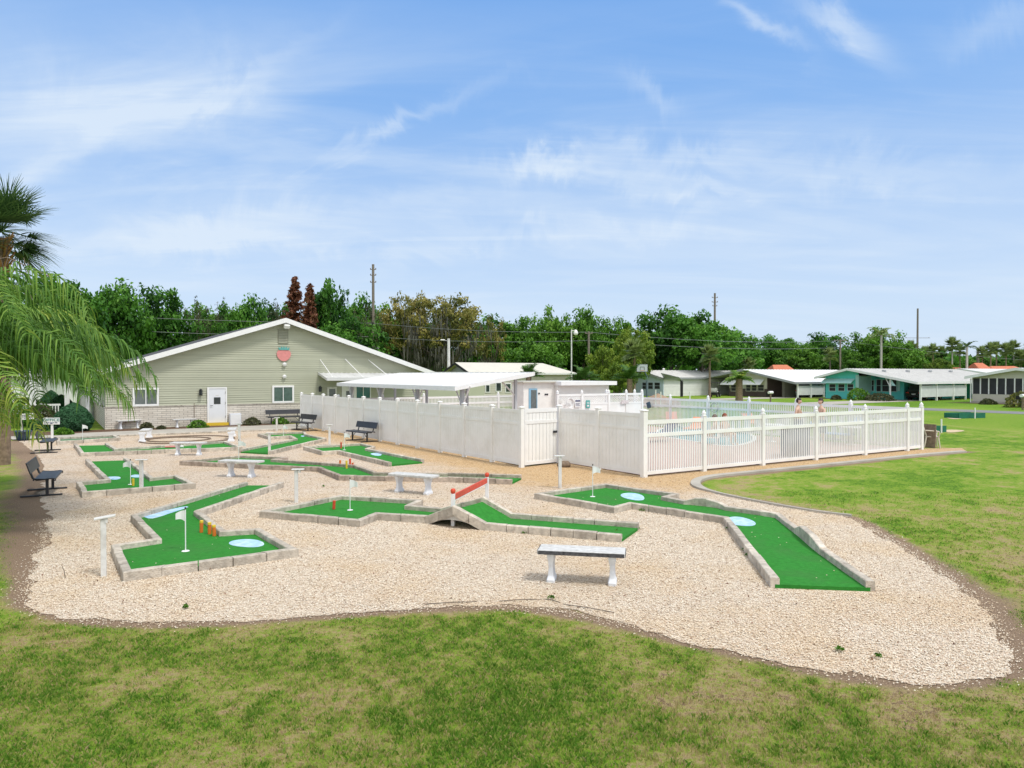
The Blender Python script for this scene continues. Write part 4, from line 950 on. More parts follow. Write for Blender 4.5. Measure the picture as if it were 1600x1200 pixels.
# striped pin lying across the channel green
p0 = G(258, 699.5, .15); o = thing('lying_pin', 'short red and white painted bar lying across the narrow channel green', 'bar', p0, .2); MB().tube([(0,0,.03), (.45,0,.03)], .04, 8).build('bar', M['berry'], o); MB().tube([(.45,0,.03), (.62,0,.03)], .041, 8).build('bar_end', M['white'], o)

# ------------------------------------------------------------------ benches
def cbench(a, b, top_w, label, stained=False, lh=.40, topz=None):
    A_, B_ = G(*a), G(*b); c = (A_+B_)/2; rz = ang_of(A_, B_); sp = (B_-A_).length; o = thing('concrete_bench', label, 'bench', c, rz, 'white concrete benches')
    mb = MB(); mb.cbox((0,0,lh+.03), (top_w, .36, .058), bev=.012); tp = mb.build('seat', M['benchtop'], o)
    if stained:
        for s_ in (-1, 1): MB().cbox((0, s_*.1815, lh+.028), (top_w-.024, .006, .05)).build('mildew_edge', M['darkstain'], tp)
        for s_ in (-1, 1): MB().cbox((s_*(top_w/2+.0015), 0, lh+.028), (.006, .34, .05)).build('mildew_edge', M['darkstain'], tp)
    for s_ in (-1, 1):
        mb = MB(); x = s_*sp/2
        prof = [(.055,.13,-.02), (.055,.14,.05), (.040,.10,.10), (.032,.085,.20), (.036,.10,.28), (.05,.13,.35), (.05,.14,lh)]
        vs = []; 
        for (hx, hy, z_) in prof:
            vs += [(x-hx,-hy*.85,z_),(x-hx*.8,-hy,z_),(x+hx*.8,-hy,z_),(x+hx,-hy*.85,z_),(x+hx,hy*.85,z_),(x+hx*.8,hy,z_),(x-hx*.8,hy,z_),(x-hx,hy*.85,z_)]
        fs = [tuple(range(7,-1,-1)), tuple(range(48,56))]+[(k*8+i, k*8+(i+1)%8, (k+1)*8+(i+1)%8, (k+1)*8+i) for k in range(6) for i in range(8)]
        mb.raw(vs, fs); mb.build('leg', M['benchleg'], o)
cbench((862, 908), (957, 913), 1.16, 'nearest concrete bench with dark mildewed edge, alone on the gravel', True)
cbench((624, 769), (669, 773), 1.22, 'white concrete bench behind the stone bridge green')
cbench((361, 745), (393, 746), 1.20, 'white concrete bench in front of the long narrow green')
cbench((278, 711.5), (311, 711.5), 1.15, 'white concrete bench in front of the channel green')
cbench((222, 691), (233, 684), 1.1, 'white concrete bench seen end-on left of the edging ring')
cbench((361, 690), (364, 682), 1.1, 'stained concrete bench seen end-on right of the edging ring', False)
cbench((276.5, 668.5), (299, 667.5), 1.15, 'white concrete bench standing by the brick wall left of the clubhouse door')
cbench((188, 671), (214, 669.5), 1.15, 'white concrete bench by the brick wall below the left clubhouse window')
def mbench(c, rz, Ln, label, scale=1.0, full=False):
    """black coated metal bench; seat looks along local +x"""
    o = thing('metal_bench', label, 'bench', c, rz, 'black coated metal benches')
    seat = MB(); n = max(8, int(Ln/.05))
    prof = [(-.20,.400),(-.21,.425),(-.19,.440),(.0,.425),(.17,.435),(.205,.425),(.215,.395),(.20,.375)]
    def slab(mb, prof, th):
        for k in range(len(prof)-1):
            (x0,z0),(x1,z1) = prof[k], prof[k+1]; d = math.hypot(x1-x0, z1-z0); nx_, nz_ = -(z1-z0)/d*th, (x1-x0)/d*th
            mb.raw([(x0,-Ln/2,z0),(x1,-Ln/2,z1),(x1,Ln/2,z1),(x0,Ln/2,z0),(x0-nx_,-Ln/2,z0-nz_),(x1-nx_,-Ln/2,z1-nz_),(x1-nx_,Ln/2,z1-nz_),(x0-nx_,Ln/2,z0-nz_)], [(0,1,2,3),(7,6,5,4),(0,4,5,1),(1,5,6,2),(2,6,7,3),(3,7,4,0)])
    slab(seat, prof, .014)
    for s_ in (-1, 1): seat.tube([(x, s_*Ln/2, z-.006) for x, z in prof], .014, 6)
    seat.build('seat', M['black'], o)
    back = MB(); bp_ = [(-.265,.555),(-.272,.575),(-.30,.66),(-.335,.78),(-.348,.80)]
    nb_ = int(Ln/.055)
    for r_ in range(2): pass
    slab(back, bp_, .012)
    for s_ in (-1, 1): back.tube([(x, s_*Ln/2, z) for x, z in bp_], .014, 6)
    back.build('backrest', M['black'], o)
    for s_ in (-1, 1):
        y = s_*(Ln/2-.22); mb = MB(); mb.tube([(.0,y,.40),(-.17,y,.385),(-.245,y,.43),(-.275,y,.52),(-.345,y,.78)], .024, 8); mb.build('arm_frame', M['black'], o)
        mb = MB(); mb.cbox((.03, y, .20), (.06, .05, .40), bev=.008); mb.build('leg', M['black'], o)
        mb = MB(); mb.cbox((-.08, y, .025), (.82 if not full else .6, .055, .035), bev=.006); mb.build('skid', M['black'], o)
        mb = MB(); mb.tube([(.03,y,.16),(.03,y-s_*.26,.37)], .012, 6); mb.build('brace', M['black'], o)
    return o
mbench(G(76, 770), R(27), 1.5, 'black metal bench seen from its end, nearer one at the left lawn edge')
mbench(G(76, 706), R(27), 1.5, 'black metal bench seen from its end, beside the office sign')
mbench(G(481, 672.5)-Ud*.25, TH+math.pi+R(12), 1.55, 'short black metal bench at the far end of the board fence')
mbench(G(563, 689.5), TH+math.pi+R(10), 1.6, 'short black metal bench in front of the middle of the board fence')
mbench(UV(CH_U+cw(440, 660)[0], CH_V-.75), TH-math.pi/2, 2.0, 'long black metal bench against the brick wall under the clubhouse window', full=True)

# ------------------------------------------------------------------ left corner: signs, pot, low picket fence, flag pole
o = thing('office_sign', 'white office sign with dark lettering on a white post by the round bushes', 'sign', G(81, 687), R(4))
zc = H+(HOR-658)/F*G(81, 687).y; k = G(81, 687).y/F
MB().cbox((0, .03, zc/2-.1), (.09, .05, zc-.0), bev=.004).build('post', M['white'], o)
bd = MB().cbox((0, -.01, zc), (24.5*k, .03, 10.5*k), bev=.004).build('sign_board', M['white'], o)
mb = MB()
vs, fs = text_mb('OFFICE', .17, .003, .004); mb.raw([(v.x*1.25, -.030, v.y+zc+.045) for v in vs], fs)
mb.build('lettering', M['tealpaint'], bd, fix=False); mb = MB()
for x0, x1 in ((-.24, -.08), (-.06, .06), (.08, .12), (.15, .25)): mb.box(x0, x1, -.031, -.026, zc-.085, zc-.055)
mb.box(-.05, .05, -.031, -.026, zc-.115, zc-.095); mb.build('small_lettering', M['navy'], bd)
pL = G(50, 690); pL = Vector((pL.x, pL.y, 0)); k = pL.y/F; zc = H+(HOR-650.5)/F*pL.y
o = thing('notice_sign', 'slightly tilted white notice sign on a thin black stake above the blue pot', 'sign', pL+Vector((-.12,0,0)), R(6)); o.rotation_euler = (0, R(-5), R(4))
MB().tube([(-.2, .02, -.05), (-.2, .02, zc+.12)], .016, 6).build('stake', M['black'], o)
bd = MB().cbox((.05, -.01, zc), (19.5*k, .02, 9.5*k)).build('sign_board', M['white'], o); mb = MB()
for z_, sp_l in ((.05, ((-.2,-.02),(.02,.22))), (-.01, ((-.19,.05),(.08,.22))), (-.07, ((-.16,.0),(.04,.18)))):
    for x0, x1 in sp_l: mb.box(.05+x0, .05+x1, -.026, -.0205, zc+z_-.012, zc+z_+.012)
mb.build('lettering', M['navy'], bd)
pP = G(36, 688); o = thing('planter_pot', 'dark blue glazed plant pot with a white post standing in it', 'pot', pP, 0)
MB()._lathe([(0,0),(.20,0),(.22,.02),(.27,.20),(.30,.34),(.33,.36),(.33,.42),(.29,.42),(.27,.36),(0,.36)], (0,0,0), 20, None).build('pot_body', M['pot'], o, smooth=True); MB()._lathe([(0,.375),(.27,.375),(.27,.34)], (0,0,0), 16, None).build('soil', M['mulch'], o)
wp = thing('white_post', 'short white turned post standing in the dark blue pot', 'post', pP+Vector((-.05,0,.36)), 0); MB().tube([(0,0,0),(0,0,.58),(-.01,0,.62),(-.02,0,.70)], [.035,.03,.045,.02], 8).build('shaft', M['offwhite'], wp)
a_, b_ = P(16, 645, 40), P(76, 645, 44); a_.z = b_.z = 0; nn_ = 5; d_ = b_-a_; lpf = thing('low_picket_fence', 'low white open picket fence on the grass behind the notice sign', 'fence', (a_+b_)/2)
for i in range(nn_):
    p0, p1 = a_+d_*i/nn_, a_+d_*(i+1)/nn_; aa = ang_of(a_, b_); post(lpf, p0, 1.0, aa, .10, 'flat'); mb = MB()
    for z_ in (.25, .78): mb.cbox((*((p0+p1)/2)[:2], z_), ((p1-p0).length-.1, .03, .08), aa)
    for j in range(4):
        q_ = p0+(p1-p0)*(j+.7)/4.4; mb.cbox((q_.x, q_.y, .53), (.06, .02, .88), aa)
    mb.build('panel', M['white'], lpf, world=True)
o = thing('flag_pole', 'tall white pole standing behind the palm fronds at the far left', 'pole', Vector((P(48, 600, 41).x, 41, 0)), 0); MB().tube([(0,0,0),(0,0,4.1)], [.09,.06], 10).build('shaft', M['white'], o); MB().lathe([(.14,0),(.14,.12),(.10,.2)], n=12).build('base', M['concrete'], o)
# ring of edging on the gravel
cR = G(292, 687.5); o = thing('edging_ring', 'flat ring of dark garden edging lying on the gravel between two benches', 'edging', cR, 0)
for rx_, ry_, cx_ in ((1.85, 1.85, 0), (1.25, 1.1, -.35)):
    mb = MB(); mb.tube([(cx_+rx_*math.cos(a)*(1+.03*math.sin(3*a)), ry_*math.sin(a), .03) for a in np.linspace(0, 6.283, 40)], .028, 6, False); mb.build('hoop', M['wood'], o)
# poured kerb curling round the lawn's tip
kc = smooth([tuple(G(*q))[:2] for q in ((1330,808),(1270,801),(1180,785),(1115,771),(1092,763.5),(1085,757),(1091,750.5),(1112,745.5),(1150,741.5),(1320,724.5),(1420,713.5),(1505,706.5))], 2)
def sweep(mb, pts, w, z0, z1, tint=None):
    n = len(pts); L_, R_ = [], []
    for i in range(n):
        a = np.array(pts[max(i-1,0)]); b_ = np.array(pts[min(i+1,n-1)]); d = (b_-a)/np.hypot(*(b_-a)); nn = np.array((-d[1], d[0]))*w[i]/2 if hasattr(w, '__len__') else np.array((-d[1], d[0]))*w/2
        L_.append(np.array(pts[i])+nn); R_.append(np.array(pts[i])-nn)
    vs = [];
    for i in range(n): vs += [(*L_[i], z0), (*L_[i], z1), (*R_[i], z1), (*R_[i], z0)]
    fs = [(i*4+k, i*4+(k+1)%4, (i+1)*4+(k+1)%4, (i+1)*4+k) for i in range(n-1) for k in range(4)]+[(0,1,2,3), tuple((n-1)*4+q for q in (3,2,1,0))]
    mb.raw(vs, fs, tint)
mb = MB(); nK = len(kc); sweep(mb, kc, [(.07+.17*ss(i/nK, .25, .42)) for i in range(nK)], -.05, .055); tag(mb.build('garden_kerb', M['path']), 'curved poured concrete kerb between golden gravel and the lawn', 'kerb')
# stone by the gate
o = tag(MB().raw(*(lambda s: ([tuple(v.co) for v in s[0]], s[1]))(([type('v', (), {'co': (a*.22*(1+.2*math.sin(5*a+b_)), b_*.14, c*.12+.08)})() for a, b_, c in [(math.cos(i*.785)*math.cos(j), math.sin(i*.785)*math.cos(j), math.sin(j)) for j in (-1.2,-.4,.4,1.2) for i in range(8)]], [(j*8+i, j*8+(i+1)%8, (j+1)*8+(i+1)%8, (j+1)*8+i) for j in range(3) for i in range(8)]+[tuple(range(24,32)), tuple(range(7,-1,-1))]))).build('stone', M['wood'], smooth=True), 'brown rounded stone on the gravel at the foot of the pool gate', 'stone'); o.location = G(883, 730)

# ------------------------------------------------------------------ plastic chair, green pitch boxes
def plastic_chair(loc, rz, label):
    o = thing('plastic_chair', label, 'chair', loc, rz)
    MB().cbox((0,0,.42), (.44,.46,.035), bev=.012).build('seat', M['plastic'], o); mb = MB()
    for i in range(7):
        x = -.19+i*.063; mb.raw([(x-.024,.20,.44),(x+.024,.20,.44),(x*1.05+.022,.30,.84-.25*x*x*4),(x*1.05-.022,.30,.84-.25*x*x*4),(x-.024,.215,.44),(x+.024,.215,.44),(x*1.05+.022,.315,.84-.25*x*x*4),(x*1.05-.022,.315,.84-.25*x*x*4)], [(0,1,2,3),(7,6,5,4),(0,4,5,1),(1,5,6,2),(2,6,7,3),(3,7,4,0)])
    mb.tube([(-.22,.2,.46),(-.23,.27,.68),(-.16,.31,.83),(0,.32,.87),(.16,.31,.83),(.23,.27,.68),(.22,.2,.46)], .02, 6); mb.build('backrest', M['plastic'], o)
    for s_ in (-1, 1):
        MB().tube([(s_*.235,.24,.66),(s_*.25,.0,.65),(s_*.245,-.21,.63),(s_*.235,-.24,.55)], [.028,.026,.026,.022], 6).build('armrest', M['plastic'], o)
        MB().tube([(s_*.235,-.24,.56),(s_*.20,-.20,.40),(s_*.25,-.25,0)], [.022,.03,.022], 6).build('leg', M['plastic'], o); MB().tube([(s_*.20,.20,.42),(s_*.24,.28,0)], [.03,.022], 6).build('leg', M['plastic'], o)
plastic_chair(G(1455, 699), R(70), 'beige plastic armchair at the outer corner of the picket fence')
o = thing('wooden_pallet', 'brown wooden board leaning behind the beige chair at the fence corner', 'board', G(1446, 700)+Ud*.25, TH); MB().cbox((0,0,.45), (.04,.5,.9), tilt=('Y', .06), bev=.005).build('board', M['wood'], o)
def pit(px0, px1, py, hpx, label, stake):
    a_, b_ = G(px0, py), G(px1, py-1); c = (a_+b_)/2; L_ = (b_-a_).length; h_ = hpx/F*c.y; o = thing('pitch_box', label, 'box', c, ang_of(a_, b_), 'green horseshoe pitch boxes on the lawn')
    MB().box(-L_/2, L_/2, -.03, .03, 0, h_).build('front_board', M['greenbox'], o); MB().box(-L_/2, L_/2, 1.0, 1.06, 0, h_).build('back_board', M['greenbox'], o)
    for s_ in (-1, 1): MB().box(s_*L_/2-.03, s_*L_/2+.03, .033, .997, 0, h_*.9).build('side_board', M['greenbox'], o)
    st = thing('pitch_stake', stake, 'stake', c+Vector((0,-.3,0)), 0); MB().tube([(0,0,0),(0,0,h_+.35)], .035, 8).build('shaft', M['white'], st)
    return c
c1_ = pit(1452, 1478, 676, 10, 'green horseshoe pitch box just behind the beige plastic chair', 'white stake in front of the nearer green pitch box')
c2_ = pit(1498, 1539, 654, 8, 'long green horseshoe pitch box farther out on the lawn by the road', 'white stake in front of the farther green pitch box')
sheet('sand_patch', [tuple(G(*q))[:2] for q in smooth([(1474,672),(1490,671.5),(1510,673),(1500,675),(1480,676.5),(1474,672)], 1)], .012, M['sand']); sheet('sand_patch', [tuple(G(*q))[:2] for q in smooth([(1476,652),(1490,651),(1505,653),(1500,655),(1486,655),(1476,652)], 1)], .012, M['sand'])
# navy deck box and pool furniture behind the pickets
pb = line_hit(1243, KP+Vd*.9, EP+Vd*.9); o = thing('deck_box', 'tall navy storage box standing just behind the near picket fence', 'box', (pb.x, pb.y, .03), TH); MB().cbox((0,0,.48), (.95,.5,.90), bev=.02).build('box_body', M['navy'], o); MB().cbox((0,0,.955), (1.0,.55,.05), bev=.015).build('lid', M['navy'], o)
def lounger(px, py, rz, m1, label):
    p = G(px, py, .03); o = thing('pool_lounger', label, 'lounger', p, rz, 'loungers on the pool deck')
    MB().cbox((-.25,0,.34), (1.25,.60,.06), bev=.02).build('seat', M[m1], o); MB().cbox((.62,0,.55), (.68,.60,.06), tilt=('Y', -.75), bev=.02).build('backrest', M[m1], o)
    for x in (-.75, .3):
        for y in (-.26, .26): MB().tube([(x,y,.32),(x,y,0)], .02, 6).build('leg', M['white'], o)
M['salmon'] = mat('salmon_sling', (.70,.30,.18), .7, .06, 5); M['ltblue'] = mat('light_blue_sling', (.30,.45,.70), .7, .06, 5)
lounger(1050, 668, R(80), 'salmon', 'salmon lounger at the far left end of the pool deck'); lounger(1085, 680, R(60), 'salmon', 'salmon lounger behind the first pickets of the near fence')
lounger(1180, 672, R(100), 'salmon', 'salmon lounger at the middle of the far pool edge'); lounger(1300, 690, R(120), 'ltblue', 'light blue lounger on the right part of the pool deck'); lounger(1028, 690, R(30), 'navy', 'navy lounger right behind the corner post'); lounger(1340, 672, R(50), 'ltblue', 'light blue lounger in the right rear corner of the deck')
for px, py, lb in ((1205, 690, 'white round table on the pool deck behind the pickets'), (1330, 695, 'white round table at the right end of the pool deck')):
    o = thing('patio_table', lb, 'table', G(px, py, .03), 0, 'white patio tables on the pool deck'); MB().lathe([(.5,.68),(.52,.70),(.5,.72)], n=20).build('table_top', M['white'], o); MB().lathe([(.22,0),(.05,.06),(.035,.68)], n=10).build('stem', M['white'], o)
# skimmer pole hung on the right fence, life ring
a_ = line_hit(1012, EP, rpts[-1])-Ud*.10; b_ = line_hit(1125, EP, rpts[-1])-Ud*.10
za, zb_ = H+(HOR-634.5)/F*a_.y, H+(HOR-639)/F*b_.y; o = thing('skimmer_net', 'long pool pole with a dark blue net hanging on the far picket fence', 'skimmer', (a_+b_)/2)
MB().tube([(*a_[:2], za), (*b_[:2], zb_)], .022, 6).build('pole', M['offwhite'], o, world=True)
pn = line_hit(1018, EP, rpts[-1])-Ud*.2; zn = H+(HOR-633)/F*pn.y; mb = MB(); mb.cbox((pn.x, pn.y, zn), (.30,.08,.34), math.atan2(UX, -UY), tilt=('Y', .3), bev=.06); mb.build('net', mat('net_blue', (.05,.09,.13), .7, .2, 9), o, world=True)
pr = line_hit(1120, EP, rpts[-1])-Ud*.16; zr_ = H+(HOR-637)/F*pr.y; o = thing('net_hoop', 'round metal net hoop hanging on the far picket fence beside the pole end', 'hoop', (pr.x, pr.y, zr_), TH)
MB().tube([(0, math.cos(a)*.22, math.sin(a)*.22) for a in np.linspace(0, 6.283, 24)], .018, 6, False).build('rim', M['metal'], o)

# ------------------------------------------------------------------ people
def person(label, loc, rz, joints, radii, edges, head, hair=None, clothes=None, group=None):
    """one skinned body; joints in local metres, root first"""
    o_me = bpy.data.meshes.new('body'); names = list(joints); idx = {n: i for i, n in enumerate(names)}
    o_me.from_pydata([joints[n] for n in names], [(idx[a], idx[b]) for a, b in edges], [])
    ob = bpy.data.objects.new('body', o_me); COL.objects.link(ob); ob.modifiers.new('s', 'SKIN'); sd_ = ob.modifiers.new('u', 'SUBSURF'); sd_.levels = 1; sd_.render_levels = 1
    for n in names:
        r_ = radii.get(n, .05); ob.data.skin_vertices[0].data[idx[n]].radius = (r_ if isinstance(r_, tuple) else (r_, r_))
    ob.data.skin_vertices[0].data[0].use_root = True
    dg = bpy.context.evaluated_depsgraph_get(); me = bpy.data.meshes.new_from_object(ob.evaluated_get(dg)); bpy.data.objects.remove(ob)
    # head joined into the same mesh
    hx, hy, hz_ = head; mb = MB(); n1, n2 = 14, 16; vs = []
    for i in range(n1+1):
        th_ = math.pi*i/n1
        for j in range(n2):
            a = 2*math.pi*j/n2; x = math.sin(th_)*math.cos(a); y = math.sin(th_)*math.sin(a); z = math.cos(th_)
            sx, sy, sz = .098, .078, .122; f = 1.0
            if z < -.1: f = 1-.28*abs(z+.1)
            px = x*sx*f+(.008 if z < 0 and x > 0 else 0); py = y*sy*f
            if x > .8 and -.35 < z < .05: px += .022*(1-abs(z+.15)/.22) if abs(z+.15) < .22 else 0        # nose
            if x > .75 and abs(abs(y)-.38) < .15 and .02 < z < .25: px -= .010                             # eye sockets
            if abs(y) > .93 and abs(z) < .3: py *= 1.16                                                    # ears
            vs.append((hx+px, hy+py, hz_+z*sz))
    fs = [(i*n2+j, i*n2+(j+1)%n2, (i+1)*n2+(j+1)%n2, (i+1)*n2+j) for i in range(n1) for j in range(n2)]
    bvs = [tuple(v.co) for v in me.vertices]; bfs = [tuple(p.vertices) for p in me.polygons]
    allm = MB(); allm.raw(bvs, bfs); allm.raw(vs, fs); o = allm.build('person', M['skin'], None, smooth=True); o.location = loc; o.rotation_euler = (0,0,rz); tag(o, label, 'person', group)
    hv = []
    for i in range(n1+1):
        th_ = math.pi*i/n1
        for j in range(n2):
            a = 2*math.pi*j/n2; x = math.sin(th_)*math.cos(a); y = math.sin(th_)*math.sin(a); z = math.cos(th_)
            hv.append((hx+x*.106-.012, hy+y*.095, hz_+.014+z*.125))
    hf = [f_ for f_ in fs if all((hv[q][2] > hz_+.038) or (hv[q][0] < hx+.02 and hv[q][2] > hz_-.07) for q in f_)]
    mb = MB(); mb.raw(hv, hf); mb.build('hair', M[hair or 'hair'], o, smooth=True)
    for s_ in (-1, 1): mb = MB(); mb.cbox((hx+.088, hy+s_*.032, hz_+.018), (.01,.022,.012), bev=.004); mb.build('eye', M['dark'], o)
    mb = MB(); mb.cbox((hx+.089, hy, hz_-.062), (.008,.045,.010), bev=.003); mb.build('mouth', M['berry'], o)
    for nm, mt, sh_ in (clothes or []):
        q = MB(); sh_(q); q.build(nm, mt, o, smooth=True)
    return o
def standing(label, loc, rz, arms):
    J = dict(pel=(0,0,.95), bel=(.01,0,1.10), che=(.0,0,1.32), nec=(-.01,0,1.50), nk2=(.01,0,1.60), hl=(0,.10,.90), kl=(.02,.11,.50), al=(-.01,.11,.10), tl=(.14,.12,.035),
             hr=(0,-.10,.90), kr=(.02,-.11,.50), ar=(-.01,-.11,.10), tr=(.14,-.12,.035), sl=(-.01,.17,1.43), sr=(-.01,-.17,1.43))
    Rr = dict(pel=(.14,.10), bel=(.13,.09), che=(.165,.11), nec=.07, nk2=.055, hl=.085, kl=.058, al=.04, tl=.035, hr=.085, kr=.058, ar=.04, tr=.035, sl=.06, sr=.06)
    E = [('pel','bel'),('bel','che'),('che','nec'),('nec','nk2'),('pel','hl'),('hl','kl'),('kl','al'),('al','tl'),('pel','hr'),('hr','kr'),('kr','ar'),('ar','tr'),('che','sl'),('che','sr')]
    for s_, (elb, wri, dirv) in (('l', arms[0]), ('r', arms[1])):
        J['e'+s_] = elb; J['w'+s_] = wri; Rr['e'+s_] = .040; Rr['w'+s_] = .027; E += [('s'+s_, 'e'+s_), ('e'+s_, 'w'+s_)]
        w = Vector(wri); d = Vector(dirv).normalized(); sd_ = d.cross(Vector((0,0,1))); sd_ = sd_.normalized() if sd_.length > .1 else Vector((0,1,0))
        J['p'+s_] = tuple(w+d*.07); Rr['p'+s_] = (.038,.016); E.append(('w'+s_, 'p'+s_))
        for k in range(4):
            off = sd_*(k-1.5)*.019; L_ = (.062,.075,.070,.055)[k]; a_ = w+d*.085+off; b_ = a_+d*L_*.55+Vector((0,0,-.012)); c_ = b_+d*L_*.4+Vector((0,0,-.03))
            for t_, v in (('a', a_), ('b', b_), ('c', c_)): J[f'f{s_}{k}{t_}'] = tuple(v); Rr[f'f{s_}{k}{t_}'] = .0085
            E += [('p'+s_, f'f{s_}{k}a'), (f'f{s_}{k}a', f'f{s_}{k}b'), (f'f{s_}{k}b', f'f{s_}{k}c')]
        tb = w+d*.03+sd_*.03; te = tb+d*.045+sd_*.02+Vector((0,0,-.01)); J['t1'+s_] = tuple(tb); J['t2'+s_] = tuple(te); Rr['t1'+s_] = .011; Rr['t2'+s_] = .009; E += [('w'+s_, 't1'+s_), ('t1'+s_, 't2'+s_)]
    def shorts(q):
        q._lathe([(.165,1.02),(.175,.95),(.185,.86),(.165,.80)], (0,0,0), 16, None)
        for s_ in (-1, 1): q._lathe([(.10,.88),(.115,.75),(.12,.52),(.10,.52)], (.01, s_*.10, 0), 12, None)
    return person(label, loc, rz, J, Rr, E, (.035, 0, 1.725), clothes=[('swim_shorts', M['navy'], shorts)])
p1 = P(1247, 640, 27.8); p1.z = .03; p2 = P(1283, 640, 27.4); p2.z = .03
standing('bare-chested person with dark hair standing left, behind the near picket fence', p1, R(-35), (((.10,.24,1.16), (.32,.14,1.12), (1,-.2,.1)), ((-.04,-.27,1.15), (-.02,-.29,.90), (.1,0,-1))))
standing('bare-chested person with dark hair standing right, handing over the yellow ball', p2, R(205), (((.12,.22,1.17), (.34,.12,1.14), (1,-.3,.1)), ((.14,-.20,1.16), (.36,-.08,1.13), (1,.3,.1))))
pb_ = P(1272, 658, 27.5); o = thing('beach_ball', 'bright yellow ball held between the two bathers behind the pickets', 'ball', pb_, 0); MB()._lathe([(.105*math.sin(a), -.105*math.cos(a)) for a in np.linspace(0, math.pi, 12)], (0,0,0), 16, None).build('ball_skin', M['yellow'], o, smooth=True)
def seated(label, px, py, hairm, rz):
    p = P(px, py, 28.2); zt = p.z; base = .03; loc = Vector((p.x, p.y, base)); hz_ = zt-base-.12
    s = hz_-.78
    J = dict(pel=(0,0,s+.10), bel=(-.02,0,s+.25), che=(-.05,0,s+.44), nec=(-.05,0,s+.60), nk2=(-.03,0,s+.68), kl=(.42,.12,s+.12), al=(.46,.12,max(.06, s-.30)), tl=(.60,.12,max(.03, s-.34)), kr=(.42,-.12,s+.12), ar=(.46,-.12,max(.06, s-.30)), tr=(.60,-.12,max(.03, s-.34)), hl=(.08,.10,s+.09), hr=(.08,-.10,s+.09),
             sl=(-.05,.17,s+.54), sr=(-.05,-.17,s+.54), el=(.04,.24,s+.30), er=(.04,-.24,s+.30), wl=(.26,.18,s+.24), wr=(.26,-.18,s+.24))
    Rr = dict(pel=(.14,.10), bel=(.12,.09), che=(.15,.10), nec=.065, nk2=.052, kl=.06, al=.04, tl=.035, kr=.06, ar=.04, tr=.035, hl=.085, hr=.085, sl=.055, sr=.055, el=.04, er=.04, wl=.028, wr=.028)
    E = [('pel','bel'),('bel','che'),('che','nec'),('nec','nk2'),('pel','hl'),('hl','kl'),('kl','al'),('al','tl'),('pel','hr'),('hr','kr'),('kr','ar'),('ar','tr'),('che','sl'),('sl','el'),('el','wl'),('che','sr'),('sr','er'),('er','wr')]
    for s_, wv in (('l', J['wl']), ('r', J['wr'])):
        for k in range(4):
            a_ = Vector(wv)+Vector((.06,(k-1.5)*.018,0)); J[f'g{s_}{k}'] = tuple(a_+Vector((.05,0,-.01))); J[f'h{s_}{k}'] = tuple(a_+Vector((.08,0,-.04))); Rr[f'g{s_}{k}'] = Rr[f'h{s_}{k}'] = .009; E += [('w'+s_, f'g{s_}{k}'), (f'g{s_}{k}', f'h{s_}{k}')]
    o = person(label, loc, rz, J, Rr, E, (-.01, 0, hz_), hair=hairm); 
    c = thing('deck_chair', 'white chair carrying the '+('grey-haired' if hairm == 'greyhair' else 'red-haired')+' seated person behind the pickets', 'chair', loc, rz, 'white chairs under the seated bathers'); 
    MB().cbox((.08,0,s-.01), (.5,.5,.04), bev=.01).build('seat', M['white'], c); MB().cbox((-.20,0,s+.22), (.04,.5,.5), bev=.01).build('backrest', M['white'], c)
    for x in (-.15, .3):
        for y in (-.22, .22): MB().tube([(x,y,0),(x,y,max(.05,s-.03))], .018, 6).build('leg', M['white'], c)
M['greyhair'] = mat('grey_brown_hair', (.16,.13,.11), .7, .2, 40); M['redhair'] = mat('red_brown_hair', (.22,.06,.03), .6, .3, 50)
seated('grey-haired person sitting low behind the near picket fence, left one', 1116, 647.5, 'greyhair', R(150)); seated('red-haired person sitting low behind the near picket fence, right one', 1133, 646, 'redhair', R(-60))
